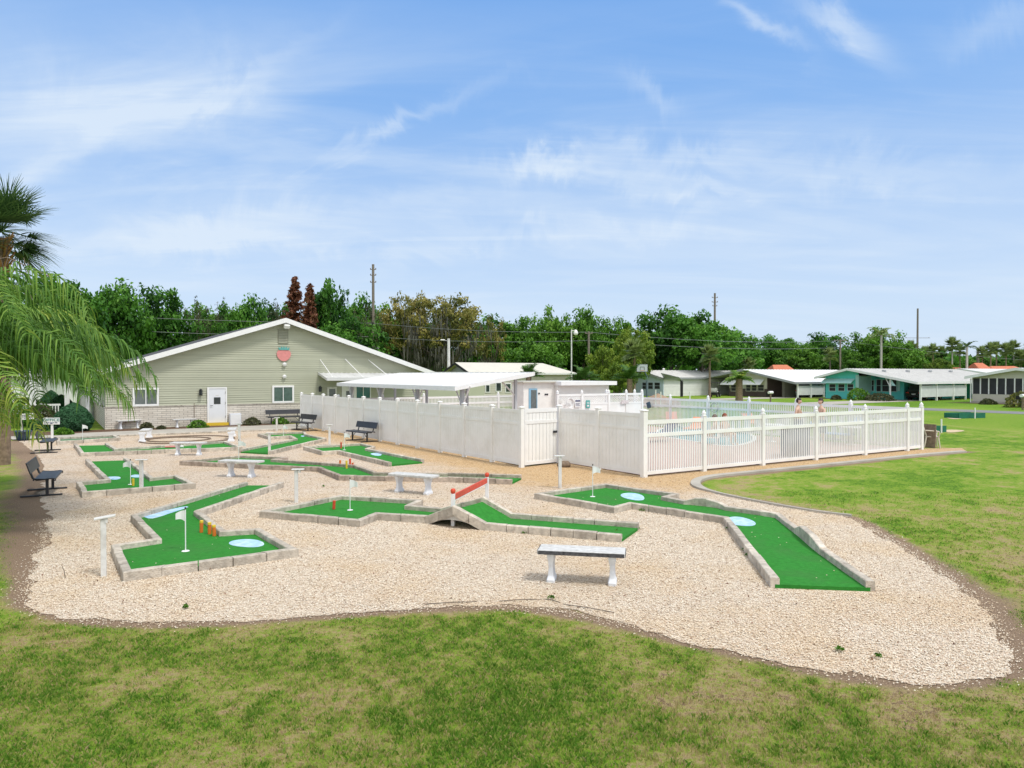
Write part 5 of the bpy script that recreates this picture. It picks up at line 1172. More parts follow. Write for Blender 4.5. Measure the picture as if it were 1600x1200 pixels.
# ------------------------------------------------------------------ homes across the lawn (local x = u, into the plot; y = v, along the front)
def onU(px, py, u):
    d = ray(px, py); t = u/(d.x*UX+d.y*UY); return (-d.x*t*UY+d.y*t*UX, H+d.z*t)
class House:
    def __init__(s, name, label, C, cat='house'):
        s.u, s.v = toUV(C); s.o = thing(name, label, cat, UV(s.u, s.v), TH)
    def fy(s, px, off=0): return onU(px, 600, s.u+off)[0]-s.v
    def sx(s, px, off=0): return onV(px, 600, s.v+off)[0]-s.u
    def box(s, name, m, x0, x1, y0, y1, z0, z1, par=None): return MB().box(x0, x1, min(y0,y1), max(y0,y1), z0, z1).build(name, M[m] if isinstance(m, str) else m, par or s.o)
    def fz(s, px, py, off=0): return onU(px, py, s.u+off)[1]
    def fwin(s, pa, pb, ya, yb, off=0, gm_='screen', fr='white', w=.07, name='window'):
        y0, y1 = sorted((s.fy(pa, off), s.fy(pb, off))); z1, z0 = s.fz((pa+pb)/2, ya, off), s.fz((pa+pb)/2, yb, off); x = off
        mb = MB(); mb.box(x-.05, x-.003, y0, y1, z0, z0+w); mb.box(x-.05, x-.003, y0, y1, z1-w, z1); mb.box(x-.05, x-.003, y0, y0+w, z0+w, z1-w); mb.box(x-.05, x-.003, y1-w, y1, z0+w, z1-w); mb.box(x-.045, x-.003, y0+w, y1-w, (z0+z1)/2-.02, (z0+z1)/2+.02)
        wi = mb.build(name, M[fr], s.o); MB().box(x-.03, x-.002, y0+w, y1-w, z0+w, z1-w).build('pane', M[gm_], wi); return wi
    def roof(s, x0, x1, yr, zr_, y0, z0, y1, z1, m='roofgrey', th=.10, fas='white', ribs=True):
        mb = MB(); mb.xprism([(y0, z0), (yr, zr_), (y1, z1), (y1, z1-th), (yr, zr_-th), (y0, z0-th)], 'x', x0+.05, x1)
        if ribs:
            n = int((x1-x0)/.6)
            for i in range(1, n):
                x = x0+(x1-x0)*i/n
                for (ya, za, yb, zb_) in ((y0, z0, yr, zr_), (yr, zr_, y1, z1)): mb.raw([(x-.03, ya, za+.001), (x+.03, ya, za+.001), (x+.03, yb, zb_+.001), (x-.03, yb, zb_+.001), (x, ya, za+.05), (x, yb, zb_+.05)], [(0,4,5,3),(1,2,5,4),(0,1,4),(2,3,5)])
        r_ = mb.build('roof', M[m], s.o)
        mb = MB()
        for (ya, za, yb, zb_) in ((y0, z0, yr, zr_), (yr, zr_, y1, z1)): mb.xprism([(ya, za-.2), (yb, zb_-.2), (yb, zb_+.06), (ya, za+.06)], 'x', x0-.02, x0+.045)
        mb.box(x0+.05, x1, y0-.05, y0-.003, z0-.2, z0+.05); mb.build('fascia', M[fas], r_); return r_
    def awning(s, pa, pb, ya, yb, m='roofwhite', off=0, d=.8):
        y0, y1 = sorted((s.fy(pa, off), s.fy(pb, off))); z1, z0 = s.fz((pa+pb)/2, ya, off), s.fz((pa+pb)/2, yb, off); x = off-.05
        mb = MB(); mb.xprism([(x, z1), (x-d, z0), (x-d, z0-.04), (x, z1-.04)], 'y', y0, y1) if False else mb.raw([(x, y0, z1), (x, y1, z1), (x-d, y1, z0), (x-d, y0, z0), (x, y0, z1-.05), (x, y1, z1-.05), (x-d, y1, z0-.06), (x-d, y0, z0-.06)], [(0,1,2,3),(7,6,5,4),(0,4,5,1),(1,5,6,2),(2,6,7,3),(3,7,4,0)])
        return mb.build('window_awning', M[m], s.o)
    def gable(s, m, x, yr, zr_, y0, z0, y1, z1, base=0):   # front wall following the roof
        mb = MB(); mb.xprism([(y0, base), (y1, base), (y1, z1), (yr, zr_), (y0, z0)], 'x', x, x+.12); return mb.build('front_wall', M[m], s.o)
def bush(loc, r, h, m, label, name='bush', group=None, n=900, leaf=.07, seed=0, cat='bush'):
    rg = np.random.default_rng(seed); th = rg.uniform(0, 6.283, n); cz = rg.uniform(-.1, 1, n); rr = np.sqrt(np.maximum(0, 1-cz**2))*(.75+.3*rg.random(n))
    lump = 1+.18*np.sin(3*th+seed)+.12*np.sin(5*th+cz*6+seed*2)
    c = np.stack([rr*np.cos(th)*r*lump, rr*np.sin(th)*r*lump, np.maximum(.03, (.05+.95*cz*(.85+.2*rg.random(n)))*h)], 1)
    o = thing(name, label, cat, loc, rg.uniform(0, 6), group); leafcloud('foliage', c, leaf*(.6+.8*rg.random(n)), m, o, rg, np.clip(.5+.25*np.sin(7*th)*.5+rg.normal(0, .22, n), 0, 1))
    MB().tube([(0,0,-.02), (0,0,h*.5)], .04, 6).build('stem', M['bark'], o); return o
def leafcloud(name, c, size, m, parent, rg, tint, outward=None, squash=1.0, asp=1.6):
    n = len(c); d = rg.normal(0, 1, (n, 3)); 
    if outward is not None: d = d*.75+outward*1.0
    d /= np.linalg.norm(d, axis=1)[:, None]+1e-9
    a = np.cross(d, rg.normal(0, 1, (n, 3))); a /= np.linalg.norm(a, axis=1)[:, None]+1e-9; b = np.cross(d, a)
    s = np.asarray(size)[:, None] if hasattr(size, '__len__') else size
    a = a*s*.5*asp; b = b*s*.5
    Vt = np.stack([c-a, c-b*.9+a*.1, c+a, c+b*.9+a*.1], 1).reshape(-1, 3)
    me = npmesh(name, Vt, np.arange(n*4).reshape(n, 4), m, tint=tint); return link(name, me, parent)
LG = {}
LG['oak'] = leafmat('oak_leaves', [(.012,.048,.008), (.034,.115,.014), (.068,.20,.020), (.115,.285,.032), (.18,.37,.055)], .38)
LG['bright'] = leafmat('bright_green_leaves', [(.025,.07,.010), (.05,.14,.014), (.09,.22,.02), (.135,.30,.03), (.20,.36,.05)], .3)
LG['lime'] = leafmat('yellow_green_leaves', [(.05,.09,.012), (.10,.17,.018), (.15,.24,.025), (.21,.30,.03), (.28,.34,.05)], .3)
LG['gold'] = leafmat('golden_olive_leaves', [(.05,.065,.022), (.11,.13,.035), (.20,.20,.045), (.32,.28,.07), (.44,.38,.14)], .3)
LG['moss'] = leafmat('grey_hanging_moss', [(.06,.06,.05), (.10,.10,.085), (.14,.14,.115), (.19,.185,.16)], .2)
LG['rust'] = leafmat('rust_brown_needles', [(.08,.035,.02), (.14,.055,.03), (.20,.075,.04), (.22,.13,.06)], .2)
LG['dull'] = leafmat('dull_grey_green_leaves', [(.04,.05,.025), (.07,.085,.04), (.11,.12,.055), (.17,.16,.08)], .3)
LG['shrub'] = leafmat('clipped_juniper', [(.014,.05,.022), (.028,.095,.038), (.045,.14,.055), (.07,.19,.08)], .15)
LG['palm'] = leafmat('palm_leaflets', [(.025,.065,.016), (.055,.135,.024), (.10,.22,.032), (.20,.33,.05), (.42,.44,.07)], .3)
LG['sabal'] = leafmat('fan_palm_leaves', [(.02,.05,.016), (.045,.10,.028), (.085,.16,.042), (.15,.23,.07)], .2)
LG['sago'] = leafmat('sago_leaves', [(.02,.06,.012), (.045,.12,.02), (.08,.18,.03), (.13,.24,.04)], .2)

# teal home
h = House('teal_house', 'teal single-storey home with white carport roof and black car in the carport', Vector((42.5, 74, 0)))
yr = h.fy(1331); yl = h.fy(1286); zr_ = 3.45
h.roof(-1.0, 24, yr, zr_, -.25, 1.98, yl+.5, 2.45)
RO = 2.6; y_a, y_b = h.fy(1412.5, RO), h.fy(1341); y_c = h.fy(1290)
def zroof(y): return 1.98+(zr_-1.98)*(y+.25)/(yr+.25) if y < yr else zr_-(zr_-2.45)*(y-yr)/(yl+.5-yr)
h.gable('teal', RO, yr, zr_-.12, y_a, zroof(y_a)-.12, y_b, zroof(y_b)-.12) if y_b < yr else MB().xprism([(y_a,0),(y_b,0),(y_b,zroof(y_b)-.12),(yr,zr_-.12),(y_a,zroof(y_a)-.12)], 'x', RO, RO+.12).build('front_wall', M['teal'], h.o)
MB().xprism([(y_b+.003,0),(y_c,0),(y_c,zroof(y_c)-.12),(max(yr,y_b+.01),zroof(max(yr,y_b+.01))-.12),(y_b+.003,zroof(y_b)-.12)], 'x', 0, .12).build('front_wall', M['teal'], h.o)
h.box('side_wall', 'teal', .12, 24, y_c-.12, y_c, 0, 2.25); h.box('carport_wall', 'teal', RO+.12, 24, y_a, y_a+.1, 0, zroof(y_a)-.13); h.box('rear_wall', 'teal', 15, 15.1, .1, y_a, 0, 2.0); h.box('return_wall', 'aqua', .12, RO, y_b, y_b+.1, 0, 2.6)
for a_ in ((1295.5,1306.5),(1309.5,1320.5),(1324,1334.5)): h.fwin(*a_, 599.5, 611.5, fr='aqua')
h.awning(1289, 1336, 591.5, 598, 'aqua'); h.box('corner_trim', 'aqua', -.03, -.003, h.fy(1342), h.fy(1337), 0, 2.75)
for a_ in ((1343.5,1350.5,593.5,611.5),(1361.5,1366.5,593.5,611.5),(1369,1377.5,592.5,612.5),(1378,1390,592.5,612.5),(1390.5,1402,592.5,612.5)): h.fwin(*a_, off=RO, fr='aqua')
dr = h.fwin(1353, 1360.5, 593.5, 622, off=RO, fr='aqua', w=.14, name='door')
h.box('shutter', 'aqua', RO-.04, RO-.003, h.fy(1406.5, RO), h.fy(1402.5, RO), .95, 2.1)
yp = h.fy(1391.5, -.6); h.box('porch_post', 'white', -.7, -.58, yp-.06, yp+.06, 0, 2.35)
MB().tube([(-.64, yp+.05, 1.5), (-.64, h.fy(1383, -.6), 2.55)], .05, 4).build('post_brace', M['white'], h.o); MB().raw([(-.60, yp+.02, 2.4), (-.60, yp-.55, 1.55), (-.60, yp-.1, 1.62), (-.57, yp+.02, 2.4), (-.57, yp-.55, 1.55), (-.57, yp-.1, 1.62)], [(0,1,2),(5,4,3),(0,3,4,1),(1,4,5,2),(2,5,3,0)]).build('post_bracket', M['aqua'], h.o)
LPAN = mat('louvred_panel', (.66,.68,.66), .6, .05, 2)
xs_ = [h.sx(1438.5), h.sx(1463.5), h.sx(1489.5), h.sx(1508.5)]
for x_ in xs_: h.box('carport_post', 'white', x_-.09, x_+.09, -.08, .08, 0, 1.80)
for i in range(3):
    mb = MB(); x0_, x1_ = xs_[i]+.09, xs_[i+1]-.09; z_ = .42
    while z_ < 1.56: mb.raw([(x0_, -.045, z_), (x1_, -.045, z_), (x1_, -.01, z_+.10), (x0_, -.01, z_+.10), (x0_, .0, z_), (x1_, .0, z_)], [(0,1,2,3),(4,5,1,0)]); z_ += .10
    mb.build('louvre_panel', LPAN, h.o, fix=False)
for k_ in range(4): MB().cbox((3+k_*5.0, yr-2.0, zroof(yr-2.0)+.12), (.35,.35,.25), bev=.03).build('roof_vent', M['metal'], h.o)
# brown home
h2 = House('brown_house', 'dark brown and cream home with cream window awnings and white roof', Vector((33.8, 84, 0)))
yr = h2.fy(1165); yl = h2.fy(1094); zr_ = 3.42
h2.roof(-.9, 20, yr, zr_, -.25, 1.85, yl, 2.15, m='roofwhite', fas='metal')
def zroof(y): return 1.85+(zr_-1.85)*(y+.25)/(yr+.25) if y < yr else zr_-(zr_-2.15)*(y-yr)/(yl-yr)
BO = 3.0; y1_, y2_, y3_, y4_ = h2.fy(1226, BO), h2.fy(1211, BO), h2.fy(1198), h2.fy(1139.5)
def fw(nm, m, ya, yb, base=0, off=0, top=None):
    pts = [(ya, base), (yb, base), (yb, top or zroof(yb)-.12)]+([(yr, zr_-.12)] if (ya < yr < yb and not top) else [])+[(ya, top or zroof(ya)-.12)]
    return MB().xprism(pts, 'x', off, off+.12).build(nm, M[m], h2.o)
fw('front_wall', 'cream', y1_, y2_, 0, BO); fw('front_wall', 'brown', y2_+.003, y3_, 0, BO); h2.box('return_wall', 'brown', .12, BO, y3_, y3_+.1, 0, 2.4); fw('front_wall', 'cream', y3_+.003, y4_, 1.0); fw('lower_wall', 'brown', y3_+.003, y4_, 0, -.02, .998)
h2.box('porch_wall', 'brown', .125, 5, y4_-.1, y4_, 0, 2.4); h2.box('carport_wall', 'cream', BO+.13, 20, y1_, y1_+.1, 0, 1.95); h2.box('rear_wall', 'brown', 5, 5.1, y4_, h2.fy(1104), 0, 2.1); h2.box('carport_rear', 'dark', 12, 12.1, 0, y1_, 0, 1.9)
for a_ in ((1142,1151.5),(1165.5,1173.5),(1174.5,1183),(1184,1194.5)): h2.fwin(*a_, 600.5, 611.5, fr='cream')
h2.fwin(1215.5, 1223, 594.5, 611, off=BO, fr='cream')
h2.awning(1131.5, 1152.5, 594, 600.5, 'roofwhite'); h2.awning(1163.5, 1194.5, 592.5, 600.5, 'roofwhite')
yp = h2.fy(1101.5, -.3); h2.box('porch_post', 'dark', -.35, -.25, yp-.05, yp+.05, 0, 2.1)
yq = h2.fy(1110, 2.0), h2.fy(1124, 2.0); h2.box('hanging_blind', 'white', 2.0, 2.03, yq[1], yq[0], 1.35, 1.95)
xs_ = [h2.sx(1246.5), h2.sx(1267), h2.sx(1287)]
for x_ in xs_: h2.box('carport_post', 'white', x_-.08, x_+.08, -.08, .08, 0, 1.68)
for i in range(2):
    mb = MB(); x0_, x1_ = xs_[i]+.08, xs_[i+1]-.08; z_ = .35
    while z_ < 1.40: mb.raw([(x0_, -.045, z_), (x1_, -.045, z_), (x1_, -.01, z_+.10), (x0_, -.01, z_+.10), (x0_, .0, z_), (x1_, .0, z_)], [(0,1,2,3),(4,5,1,0)]); z_ += .10
    mb.build('louvre_panel', LPAN, h2.o, fix=False)
# pale blue home with long white side
C3 = P(1036, 619, 91); C3.z = 0; h3 = House('blue_house', 'pale blue fronted home with long white siding wall and grey roof', C3)
yr = 3.9; h3.roof(-.5, 22, yr, 3.35, -.3, 2.35, 8.0, 2.3, m='roofgrey', fas='metal')
MB().xprism([(0,0),(7.6,0),(7.6,2.3),(yr,3.22),(0,2.3)], 'x', 0, .12).build('front_wall', M['bluewall'], h3.o)
mb = MB(); z_ = 0
while z_ < 2.2: mb.raw([(.12, -.02, z_), (21.5, -.02, z_), (21.5, 0, z_+.16), (.12, 0, z_+.16), (.12, .02, z_), (21.5, .02, z_)], [(0,1,2,3),(4,5,1,0)], random.random()); z_ += .16
mb.build('side_wall', M['whitewall'], h3.o, fix=False)
for a_ in ((1003.5,1011),(1012.5,1021),(1022.5,1032)): h3.fwin(*a_, 597, 608.5, fr='bluewall')
xc = h3.sx(1066, -3.2); MB().raw([(-.5, -.1, 3.0), (xc, -.1, 2.3), (xc, -3.3, 2.0), (-.5, -3.3, 2.45), (-.5, -.1, 2.92), (xc, -.1, 2.22), (xc, -3.3, 1.92), (-.5, -3.3, 2.37)], [(0,1,2,3),(7,6,5,4),(0,4,5,1),(1,5,6,2),(2,6,7,3),(3,7,4,0)]).build('porch_roof', M['metal'], h3.o)
for x_ in (.2, xc*.5, xc-.2): h3.box('porch_post', 'dark', x_-.05, x_+.05, -3.2, -3.1, 0, 2.1)
for k_ in (4, 12): MB().lathe([(.14, 3.2), (.14, 3.5), (.2, 3.55), (.05, 3.65)], (k_, yr, 0), 10).build('roof_vent', M['white'], h3.o)
# screened room home at the right edge
C4 = P(1519, 629, 70); C4.z = 0; C4 = C4-Vd*11.0; h4 = House('screened_house', 'white home with tall dark screened front room at the right edge', C4)
yr = h4.fy(1591); h4.roof(-.5, 18, yr, 3.38, -.3, 2.4, 11.5, 2.55, m='roofwhite')
MB().xprism([(0,2.42),(11,2.42),(11,2.5),(yr,3.25),(0,2.45)], 'x', 0, .1).build('gable_panel', M['cream'], h4.o); h4.box('lower_wall', 'cream', 0, .12, 0, 11, .2, .88); h4.box('base_slab', 'path', -.06, .3, -.1, 11.1, 0, .197)
pp = [h4.fy(q) for q in (1519.5, 1532, 1545, 1558, 1571.5, 1585.5, 1598.5, 1612, 1626)]
for i, y_ in enumerate(pp): h4.box('screen_post', 'white', -.03, .09, y_-.05, y_+.05, .883, 2.417)
for i in range(len(pp)-1): h4.box('screen_panel', 'screen', .03, .045, pp[i+1]+.053, pp[i]-.053, .883, 2.417)
h4.box('side_wall', 'cream', .13, 17, 10.9, 11.0, 0, 2.5); h4.box('inner_wall', 'dark', 4, 4.1, .1, 10.8, 0, 2.4)
MB().tube([(-.1, 11.1, 2.4), (-.1, 11.1, .05)], .05, 6).build('downpipe', M['white'], h4.o)
# white-roofed home behind, beige hall behind the pool, low sage wing, house at far left
h5 = House('white_house', 'low home with bright white metal roof behind the teal home', Vector((66, 96, 0))); h5.roof(-.5, 24, 5, 3.6, -.3, 2.7, 10.3, 2.5, m='roofwhite'); h5.box('front_wall', 'whitewall', 0, .12, 0, 10, 0, 2.5); h5.box('side_wall', 'whitewall', .12, 23, 0, .1, 0, 2.5); h5.fwin(1470, 1478, 590, 604)
C6 = P(738, 600, 60); C6.z = 0; h6 = House('beige_hall', 'beige sided hall with cream roof and dark gable trim behind the metal shelter', C6, 'building')
LX = h6.sx(895)
mb = MB(); mb.raw([(-.4,-.3,2.93),(LX+.2,-.3,2.93),(LX-1.8,2.3,3.85),(-.4,2.3,3.85),(-.4,5.0,2.93),(LX+.2,5.0,2.93)], [(0,1,2,3),(3,2,5,4),(1,5,2)])
h6r = mb.build('roof', mat('cream_metal_roof', (.60,.57,.49), .5, .04, 1.5), h6.o)
MB().xprism([(-.35,2.72),(2.3,3.65),(5.05,2.72),(5.05,2.9),(2.3,3.83),(-.35,2.9)], 'x', -.46, -.403).build('gable_trim', M['dark'], h6r); MB().box(-.4, LX+.2, -.33, -.303, 2.78, 2.925).build('gutter', M['white'], h6r)
MB().xprism([(0,0),(4.7,0),(4.7,2.8),(2.3,3.72),(0,2.8)], 'x', 0, .12).build('gable_wall', mat('grey_gable', (.34,.35,.36), .7, .05, 2), h6.o)
mb = MB(); z_ = 0
while z_ < 2.8: mb.raw([(.12, -.03, z_), (LX, -.03, z_), (LX, 0, z_+.2), (.12, 0, z_+.2), (.12, .02, z_), (LX, .02, z_)], [(0,1,2,3),(4,5,1,0)], random.random()); z_ += .2
mb.build('side_wall', M['cream'], h6.o, fix=False)
def swin(hh, pa, pb, ya, yb, off=0):
    x0_, x1_ = hh.sx(pa, off), hh.sx(pb, off); z1_ = onV((pa+pb)/2, ya, hh.v+off)[1]; z0_ = onV((pa+pb)/2, yb, hh.v+off)[1]
    w_ = MB().box(x0_-.08, x1_+.08, -.06, -.033, z0_-.08, z1_+.08).build('window', M['white'], hh.o); MB().box(x0_, x1_, -.075, -.062, z0_, z1_).build('pane', M['glass'], w_)
swin(h6, 775, 782, 598.5, 610.5); swin(h6, 790, 797, 600, 612); swin(h6, 759, 764, 602, 612)
h7 = House('sage_wing', 'low sage green wing with white edge behind the braced shelter posts', UV(CH_U+18.4, CH_V+6), 'building'); MB().box(0, 7.5, 0, 5, 0, 2.85).build('wall', M['siding'], h7.o); MB().box(-.2, 7.7, -.3, 5.2, 2.853, 2.98).build('roof', M['roofmetal'], h7.o)
h8 = House('pale_house', 'pale grey house with white columns glimpsed behind the palm fronds', P(60, 600, 62)*1.0, 'house'); h8.o.location.z = 0
h8.box('wall', 'whitewall', -7, 6, 0, 6, 0, 2.6); h8.box('roof', 'roofgrey', -7.5, 6.5, -.5, 6.5, 2.603, 2.9); [h8.box('column', 'white', x_, x_+.2, -.4, -.2, 0, 2.6) for x_ in (-6, -3, 0, 3)]
for i_, (px0, px1, yt, lb) in enumerate(((1203, 1234, 570, 'orange-brown tiled roof seen over the brown home'), (1484, 1502, 574, 'small orange roof at the left of the three behind the palms'), (1519, 1538, 567, 'steep orange tiled roof between the royal palm and the pole'), (1541, 1592, 572, 'wide orange tiled roof far behind the screened home'))):
    d_ = 113; a_, b_ = P(px0, yt, d_), P(px1, yt, d_); w_ = b_.x-a_.x; o = thing('tiled_house', lb, 'house', ((a_.x+b_.x)/2, d_, 0), 0, 'orange roofed houses in the distance'); z1_ = a_.z; z0_ = min(z1_-1.0, 3.0)
    MB().raw([(-w_*.62,-3,z0_),(w_*.62,-3,z0_),(w_*.62,3,z0_),(-w_*.62,3,z0_),(-w_*.36,0,z1_),(w_*.36,0,z1_)], [(0,1,5,4),(2,3,4,5),(1,2,5),(3,0,4),(3,2,1,0)]).build('roof', M['orangeroof'], o); MB().box(-w_*.55, w_*.55, -2.6, 2.6, 0, z0_-.01).build('wall', M['cream'], o)

# ------------------------------------------------------------------ vehicles
def wheel(o, x, y, r=.32, w=.2):
    s_ = 1 if y > 0 else -1; t_ = MB().tube([(x, y-s_*w, r), (x, y, r)], r, 18).build('wheel', M['tyre'], o); MB().tube([(x, y-s_*.02, r), (x, y+s_*.012, r)], r*.58, 14).build('rim', M['metal'], t_)
def loft(secs, n=None):
    mb = MB(); k = len(secs[0]); vs = [p for s_ in secs for p in s_]; fs = [(i*k+j, i*k+(j+1)%k, (i+1)*k+(j+1)%k, (i+1)*k+j) for i in range(len(secs)-1) for j in range(k)]+[tuple(range(k-1,-1,-1)), tuple(range((len(secs)-1)*k, len(secs)*k))]; mb.raw(vs, fs); return mb
def car(name, label, cat, loc, rz, m, suv=False):
    """rear of the vehicle points along local -x"""
    o = thing(name, label, cat, loc, rz); L_, W_ = (4.7, .92); zb_ = .28; zs_ = .92 if not suv else 1.0; zt_ = 1.45 if not suv else 1.65
    def sec(x, w, z0, z1): return [(x,-w,z0+.08),(x,-w,z1-.12),(x,-w*.93,z1),(x,w*.93,z1),(x,w,z1-.12),(x,w,z0+.08),(x,w*.9,z0),(x,-w*.9,z0)]
    loft([sec(-2.35,.80,.38,.80), sec(-2.28,.88,zb_,zs_+.02), sec(-1.4,.92,zb_,zs_+.06), sec(0,.93,zb_,zs_), sec(1.3,.92,zb_,zs_-.04), sec(2.1,.86,zb_,.78), sec(2.35,.74,.36,.66)]).build('body', m, o, smooth=False)
    x0_ = -2.15 if suv else -1.75
    cab = loft([sec(x0_,.78,zs_-.1,zs_+.04), sec(x0_+.35,.70,zs_-.1,zt_-.04), sec(x0_+.9,.66,zs_-.1,zt_), sec(.3,.66,zs_-.1,zt_-.03), sec(1.15,.78,zs_-.1,zs_)]).build('cabin', M['glass'], o)
    loft([sec(x0_+.40,.66,zt_-.06,zt_+.02), sec(x0_+1.0,.64,zt_-.06,zt_+.04), sec(.28,.64,zt_-.06,zt_+.01)]).build('roof_panel', m, o)
    for s_ in (-1, 1):
        MB().cbox((-2.30, s_*.66, .80), (.10,.36,.15), bev=.03).build('tail_light', M['lampred'], o); MB().cbox((2.25, s_*.58, .64), (.12,.30,.12), bev=.03).build('headlight', M['floodw'], o)
        for x_ in (-1.45, 1.4): wheel(o, x_, s_*.93)
        MB().cbox((.75, s_*.99, 1.0), (.12,.16,.12), bev=.03).build('mirror', m, o)
    MB().cbox((-2.37, 0, .66), (.02,.42,.14)).build('number_plate', M['offwhite'], o); MB().cbox((-2.34, 0, .42), (.12,1.5,.16), bev=.04).build('bumper', M['dark'], o); return o
cp = UV(h.u+2.2+2.35, h.v+1.75); car('parked_car', 'black car with red tail lights parked in the teal carport', 'car', cp, TH, M['carblack'], True)
cp = UV(h2.u+3.4+2.35, h2.v+1.9); car('parked_truck', 'silver vehicle parked in the carport of the brown house', 'car', cp, TH, M['carsilver'], True)
cp = P(1116, 615, 88); cp.z = 0; o = thing('golf_cart', 'dark golf cart with canopy parked on the porch of the brown house', 'golf cart', cp, TH+R(30))
MB().box(-1.1,1.1,-.55,.55,.25,.42).build('body', M['carblack'], o); loft([[(.6,-.5,.42),(.6,.5,.42),(.6,.5,.85),(.6,-.5,.85)],[(1.15,-.4,.42),(1.15,.4,.42),(1.15,.4,.62),(1.15,-.4,.62)]]).build('cowl', M['carblack'], o)
MB().cbox((-.3,0,.66),(.5,1.0,.14),bev=.04).build('seat', M['offwhite'], o); MB().cbox((-.58,0,.92),(.10,1.0,.4),bev=.04).build('backrest', M['offwhite'], o); MB().cbox((0,0,1.78),(2.0,1.15,.07),bev=.03).build('canopy', M['dark'], o)
for x_ in (-.85,.8):
    for y_ in (-.5,.5): MB().tube([(x_,y_,.42),(x_*.95,y_,1.75)],.02,6).build('roof_post', M['black'], o)
for x_ in (-.75,.8):
    for y_ in (-.58,.58): wheel(o, x_, y_, .23, .15)

# ------------------------------------------------------------------ road, drives, street furniture
RC = G(1600, 645.5); ru, rv = toUV(RC)
sheet('road', [tuple(UV(ru-1.9, rv-60))[:2], tuple(UV(ru+1.9, rv-60))[:2], tuple(UV(ru+1.9, rv+150))[:2], tuple(UV(ru-1.9, rv+150))[:2]], .012, M['asphalt'])
tu, tv = toUV(Vector((42.5, 74, 0)))
sheet('driveway', [tuple(UV(ru+1.92, tv+.3))[:2], tuple(UV(tu+10, tv+.3))[:2], tuple(UV(tu+10, tv+3.6))[:2], tuple(UV(ru+1.92, tv+4.5))[:2]], .016, M['path'])
bu, bv = toUV(Vector((33.8, 84, 0)))
sheet('driveway', [tuple(UV(ru+1.92, bv+.3))[:2], tuple(UV(bu+10, bv+.3))[:2], tuple(UV(bu+10, bv+3.6))[:2], tuple(UV(ru+1.92, bv+4.0))[:2]], .016, M['path'])
sheet('flower_bed', [tuple(UV(tu-1.6, tv+5))[:2], tuple(UV(tu-.2, tv+5))[:2], tuple(UV(tu-.2, tv+11))[:2], tuple(UV(tu-1.9, tv+11))[:2]], .02, M['mulch'])
u4, v4 = toUV(C4); sheet('flower_bed', [tuple(UV(u4-2.2, v4+1))[:2], tuple(UV(u4-.2, v4+1))[:2], tuple(UV(u4-.2, v4+11.5))[:2], tuple(UV(u4-2.0, v4+12.5))[:2]], .02, M['mulch'])
def mailbox(px, d, label):
    p = P(px, 620, d); p.z = 0; o = thing('mailbox', label, 'mailbox', p, TH, 'mailboxes by the road'); MB().cbox((0,0,.5),(.10,.10,1.0)).build('post', M['wood'], o); MB().tube([(-.28,0,1.12),(.28,0,1.12)],.13,10).build('box', M['white'], o); MB().cbox((0,.3,.95),(.2,.3,.3)).build('newspaper_box', M['dark'], o)
mailbox(1204, 66, 'white mailbox on a post in front of the brown house'); mailbox(1598, 56, 'white mailbox on a dark post at the right edge')
def upole(px, ytop, d, r0, label, arms=(), w=None):
    p = P(px, ytop, d); o = thing('utility_pole', label, 'pole', (p.x, d, 0), 0, 'utility poles in the distance'); z = p.z
    MB().tube([(0,0,0),(0,0,z)], [r0*1.3, r0], 10).build('shaft', M['pole'], o)
    for (zz, l_) in arms: mb = MB(); zz_ = P(px, zz, d).z; mb.tube([(-l_,0,zz_),(l_,0,zz_)], .05, 6); [mb.lathe([(.05,.0),(.06,.06),(.04,.14)], (x_,0,zz_+.04), 8) for x_ in (-l_*.9, l_*.9)]; mb.build('crossarm', M['pole'], o)
    return o
u1_ = upole(583, 413, 85, .15, 'tall wooden utility pole rising behind the right slope of the clubhouse roof', ((421,.35),(430,.35),(441,.35)))
MB().lathe([(.2, P(583,546,85).z), (.22, P(583,540,85).z)], (.45,0,0), 10).build('transformer', M['metal'], u1_); MB().tube([(0,-.2,P(583,512,85).z),(0,-.2,P(583,504,85).z)], .12, 8).build('insulator', M['dark'], u1_)
upole(1117, 458, 120, .16, 'tall pole rising over the biggest round oak', ((465,.5),(472,.5),(478,.4))); upole(1434, 482, 170, .2, 'slim far pole standing over the palms at right', ((528,3.0),)); upole(920, 518, 76, .11, 'short wooden pole right of the street lamp', ((521,.4),)); upole(1313, 530, 110, .12, 'small pole left of the bright green tree and tall palm', ((532,1.0),)); upole(1528, 543, 130, .22, 'dark pole behind the screened home', ())
wi = 0
def wire(a, b, sag, label):
    a, b = P(*a), P(*b); c = (a+b)/2; o = thing('power_line', label, 'wire', (c.x, c.y, c.z), 0, 'power lines strung between the poles')
    MB().tube([a.lerp(b, t)-Vector((0,0,sag*4*t*(1-t))) for t in np.linspace(0, 1, 14)], .024, 5).build('cable', M['wire'], o, world=True)
wire((-200, 470, 66), (583, 505, 84.8), .5, 'upper power line left of the tallest pole, over the roof'); wire((-200, 492, 66), (583, 526, 84.8), .5, 'lower power line left of the tallest pole, over the roof')
wire((583, 505, 84.8), (920, 519, 76), .35, 'upper power line between the tallest pole and the short pole'); wire((583, 526, 84.8), (920, 532, 76), .35, 'lower power line between the tallest pole and the short pole')
wire((920, 519, 76), (1313, 532, 110), .6, 'upper power line across the biggest oak'); wire((920, 532, 76), (1313, 543, 110), .5, 'lower power line across the biggest oak'); wire((1313, 532, 110), (1700, 568, 120), .5, 'thin power line in front of the palms at right')
